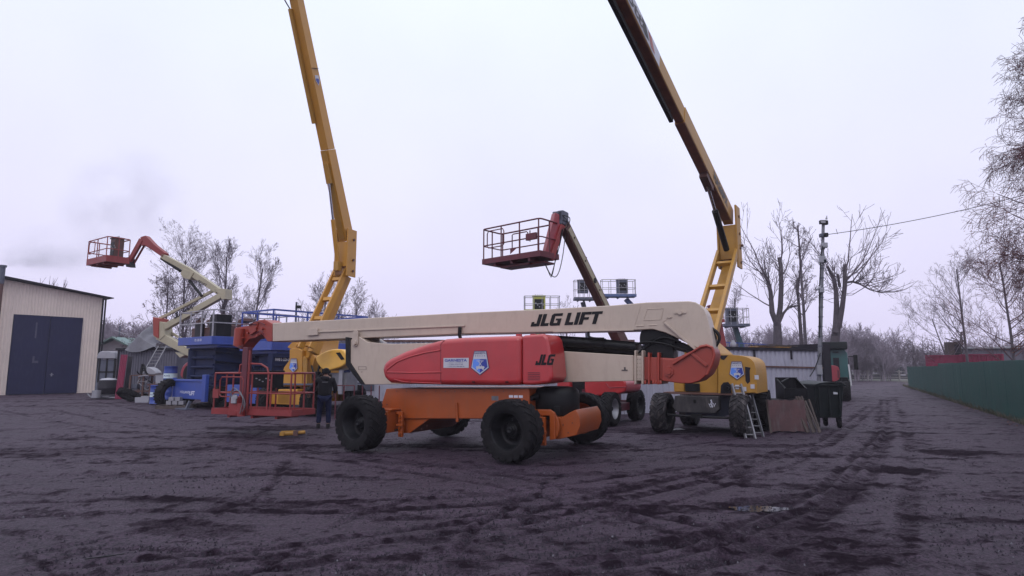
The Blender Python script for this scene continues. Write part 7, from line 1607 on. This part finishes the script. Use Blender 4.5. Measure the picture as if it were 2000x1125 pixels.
# ================================================================== PERSON
def skin_mesh(name, verts, edges, radii, m_, parent, rootv=0, sub=2):
    me = bpy.data.meshes.new(name); me.from_pydata([tuple(v) for v in verts], edges, []); me.materials.append(M[m_])
    o = bpy.data.objects.new(name, me); COL.objects.link(o); o.parent = parent
    s = o.modifiers.new('skin', 'SKIN'); s.use_smooth_shade = True
    ls = me.skin_vertices[0].data if me.skin_vertices else None
    if ls is None: me.skin_vertices.new() if hasattr(me.skin_vertices, 'new') else None; ls = me.skin_vertices[0].data
    for i, r in enumerate(radii):
        ls[i].radius = (r, r) if not isinstance(r, tuple) else r
        ls[i].use_root = (i == rootv)
    ss = o.modifiers.new('sub', 'SUBSURF'); ss.levels = sub; ss.render_levels = sub
    return o
def person():
    g = gnd(632, 836); R_ = root('person', None, 'person seen from behind in black hooded jacket, navy trousers and dark cap', 'person', loc=(g[0], g[1], 0), rz=rad(12))
    # faces +y (away), x to the right; slight forward lean, left arm reaching down to the machine
    V = [(0, 0, .95), (0, .01, 1.12), (0, .04, 1.30), (0, .07, 1.43), (0, .09, 1.52), (0, .12, 1.61),   # 0-5 spine, neck, head
         (.10, 0, .90), (.115, .02, .50), (.12, -.02, .10), (.12, .08, .04), (.12, .16, .03),             # 6-10 right leg
         (-.10, 0, .90), (-.13, .06, .50), (-.15, .02, .10), (-.16, .12, .04), (-.16, .20, .03),          # 11-15
         (.19, .06, 1.40), (.27, .10, 1.15), (.24, .28, .98),                                             # 16-18 right arm
         (-.19, .07, 1.40), (-.36, .12, 1.17), (-.50, .26, 1.0)]                                          # 19-21
    Ed = [(0, 1), (1, 2), (2, 3), (3, 4), (4, 5), (0, 6), (6, 7), (7, 8), (8, 9), (9, 10), (0, 11), (11, 12), (12, 13), (13, 14), (14, 15), (3, 16), (16, 17), (17, 18), (3, 19), (19, 20), (20, 21)]
    r = [.14, .125, .14, .10, .05, .085, .085, .055, .04, .04, .03, .085, .055, .04, .04, .03, .06, .042, .03, .06, .042, .03]
    n = len(V)
    for s, wx in ((1, 18), (-1, 21)):     # hands: palm and five fingers
        w0 = Vector(V[wx]); dd = Vector((-.05*s, .8, -.55)).normalized(); V.append(tuple(w0+dd*.07)); Ed.append((wx, n)); r.append(.03); pi = n; n += 1
        for k, (ox, L) in enumerate(((-.03, .075), (-.01, .085), (.01, .08), (.03, .065))):
            p1 = w0+dd*.09+Vector((ox, 0, .0)); p2 = p1+dd*L*.6+Vector((ox*.2, 0, -.015)); p3 = p2+dd*L*.4+Vector((0, -.01, -.03))
            V += [tuple(p1), tuple(p2), tuple(p3)]; Ed += [(pi, n), (n, n+1), (n+1, n+2)]; r += [.010, .009, .008]; n += 3
        p1 = w0+dd*.03+Vector((-.035*s, 0, 0)); p2 = p1+dd*.04+Vector((-.02*s, 0, -.01)); V += [tuple(p1), tuple(p2)]; Ed += [(pi, n), (n, n+1)]; r += [.012, .010]; n += 2
    skin_mesh('body', V, Ed, r, 'skin', R_)
    J = [(0, -.0, .86), (0, .01, 1.05), (0, .03, 1.25), (0, .06, 1.40), (0, .06, 1.48), (.20, .06, 1.39), (.29, .10, 1.14), (.255, .25, 1.0), (-.20, .07, 1.39), (-.37, .12, 1.16), (-.485, .235, 1.02)]
    skin_mesh('jacket', J, [(0, 1), (1, 2), (2, 3), (3, 4), (3, 5), (5, 6), (6, 7), (3, 8), (8, 9), (9, 10)], [(.21, .15), (.205, .15), (.22, .16), (.15, .13), .09, .095, .075, .055, .095, .075, .055], 'jacket', R_)
    T = [(0, 0, .93), (.10, 0, .86), (.12, .02, .50), (.125, -.02, .12), (-.10, 0, .86), (-.135, .06, .50), (-.155, .02, .12)]
    skin_mesh('trousers', T, [(0, 1), (1, 2), (2, 3), (0, 4), (4, 5), (5, 6)], [(.17, .13), .115, .085, .075, .115, .085, .075], 'jeans', R_)
    b = MB(); 
    hood = [(0, -.06, 1.42), (.09, -.02, 1.44), (-.09, -.02, 1.44), (0, -.03, 1.50)]
    skin_mesh('hood', [(-.11, .03, 1.46), (-.05, -.06, 1.43), (.05, -.06, 1.43), (.11, .03, 1.46)], [(0, 1), (1, 2), (2, 3)], [.05, .075, .075, .05], 'jacket', R_, 1)
    b = MB(); b.box((0, -.125, 1.33), (.16, .006, .02)); b.build('reflective_strip', M['grey'], R_)
    b = MB(); b.lathe([(.105, 1.575), (.112, 1.61), (.108, 1.66), (.09, 1.705), (.05, 1.735), (0, 1.742)], 20, 'z', (0, .11, 0)); b.lathe([(.115, 1.575), (.12, 1.60), (.113, 1.62)], 20, 'z', (0, .11, 0)); b.build('cap', M['cap'], R_)
    b = MB()
    for s in (-1, 1): b.box((s*.105, .11, 1.575), (.02, .04, .055))
    b.box((0, .225, 1.57), (.025, .04, .035)); b.build('ears_and_nose', M['skin'], R_, bevel=.008)
    b = MB()
    for x in (-.035, .035): b.box((x, .20, 1.60), (.02, .01, .01))
    b.box((0, .205, 1.535), (.04, .01, .008)); b.build('face', M['cap'], R_)
    for x, y in ((.12, 0), (-.155, .04)):
        b = MB(); b.prism([(0, 0), (.28, 0), (.29, .05), (.2, .09), (.12, .13), (0, .13)], -.05, .05); o = b.build('boot', M['boot'], R_, bevel=.02, seg=3); o.location = (x, y-.08, 0.0); o.rotation_euler = (0, 0, rad(90))
person()
# ================================================================== SMOKE AND HAZE
def smoke(name, c, size, dens, label, sc_=.35, seed=0, col=(.86, .84, .92)):
    b = MB(); bm = bmesh.new(); bmesh.ops.create_icosphere(bm, subdivisions=3, radius=1)
    vs = [v.co.copy() for v in bm.verts]; fs = [tuple(v.index for v in f.verts) for f in bm.faces]; bm.free()
    b.add([Vector((v.x*size[0], v.y*size[1], v.z*size[2])) for v in vs], fs, True)
    m = bpy.data.materials.new(name); m.use_nodes = True; t = m.node_tree; n = t.nodes; l = t.links; n.remove(n['Principled BSDF'])
    pv = n.new('ShaderNodeVolumePrincipled'); pv.inputs['Color'].default_value = col+(1,); pv.inputs['Anisotropy'].default_value = .2
    tc = n.new('ShaderNodeTexCoord'); nz = n.new('ShaderNodeTexNoise'); nz.inputs['Scale'].default_value = sc_; nz.inputs['Detail'].default_value = 4
    mp = n.new('ShaderNodeMapping'); mp.inputs['Location'].default_value = (seed*7.3, 0, 0); l.new(tc.outputs['Object'], mp.inputs[0]); l.new(mp.outputs[0], nz.inputs['Vector'])
    mr = n.new('ShaderNodeMapRange'); mr.inputs[1].default_value = .36; mr.inputs[2].default_value = .75; mr.inputs[4].default_value = 1; l.new(nz.outputs['Fac'], mr.inputs[0])
    # fade to nothing at the hull of the puff
    sc2 = n.new('ShaderNodeVectorMath'); sc2.operation = 'DIVIDE'; sc2.inputs[1].default_value = size; l.new(tc.outputs['Object'], sc2.inputs[0]); ln = n.new('ShaderNodeVectorMath'); ln.operation = 'LENGTH'; l.new(sc2.outputs[0], ln.inputs[0])
    fd = n.new('ShaderNodeMapRange'); fd.inputs[1].default_value = .35; fd.inputs[2].default_value = .97; fd.inputs[3].default_value = dens; fd.inputs[4].default_value = 0; l.new(ln.outputs['Value'], fd.inputs[0])
    mu = n.new('ShaderNodeMath'); mu.operation = 'MULTIPLY'; l.new(mr.outputs[0], mu.inputs[0]); l.new(fd.outputs[0], mu.inputs[1]); l.new(mu.outputs[0], pv.inputs['Density'])
    l.new(pv.outputs[0], n['Material Output'].inputs['Volume'])
    o = b.build(name, m); o.location = c; return tag(o, label, 'smoke', kind='stuff')
def haze():
    b = MB(); b.bb(-310, 310, -310, 310, -1.05, 21)
    m = bpy.data.materials.new('haze'); m.use_nodes = True; t = m.node_tree; n = t.nodes; n.remove(n['Principled BSDF'])
    pv = n.new('ShaderNodeVolumePrincipled'); pv.inputs['Color'].default_value = (.93, .90, 1.0, 1); pv.inputs['Density'].default_value = .0007; pv.inputs['Anisotropy'].default_value = .0
    t.links.new(pv.outputs[0], n['Material Output'].inputs['Volume'])
    tag(b.build('haze', m), 'thin pale violet winter haze over the whole yard', 'haze', kind='stuff')
haze()
smoke('smoke', tuple(at(40, 512, 39)), (1.9, .7, .42), 1.3, 'dense start of the grey smoke leaving the chimney top', 1.6, 4)
smoke('smoke', tuple(at(95, 500, 39)), (3.4, 1.6, .95), .6, 'grey smoke drifting right from the garage chimney top', .8, 1)
smoke('smoke', tuple(at(135, 490, 44)), (5.5, 3, 2.3), .22, 'thin smoke spreading above the garage roof ridge', .5, 2)
smoke('smoke', tuple(at(245, 395, 60)), (7.5, 4, 6.5), .20, 'pale billow of smoke rising above the small red cage', .35, 3)
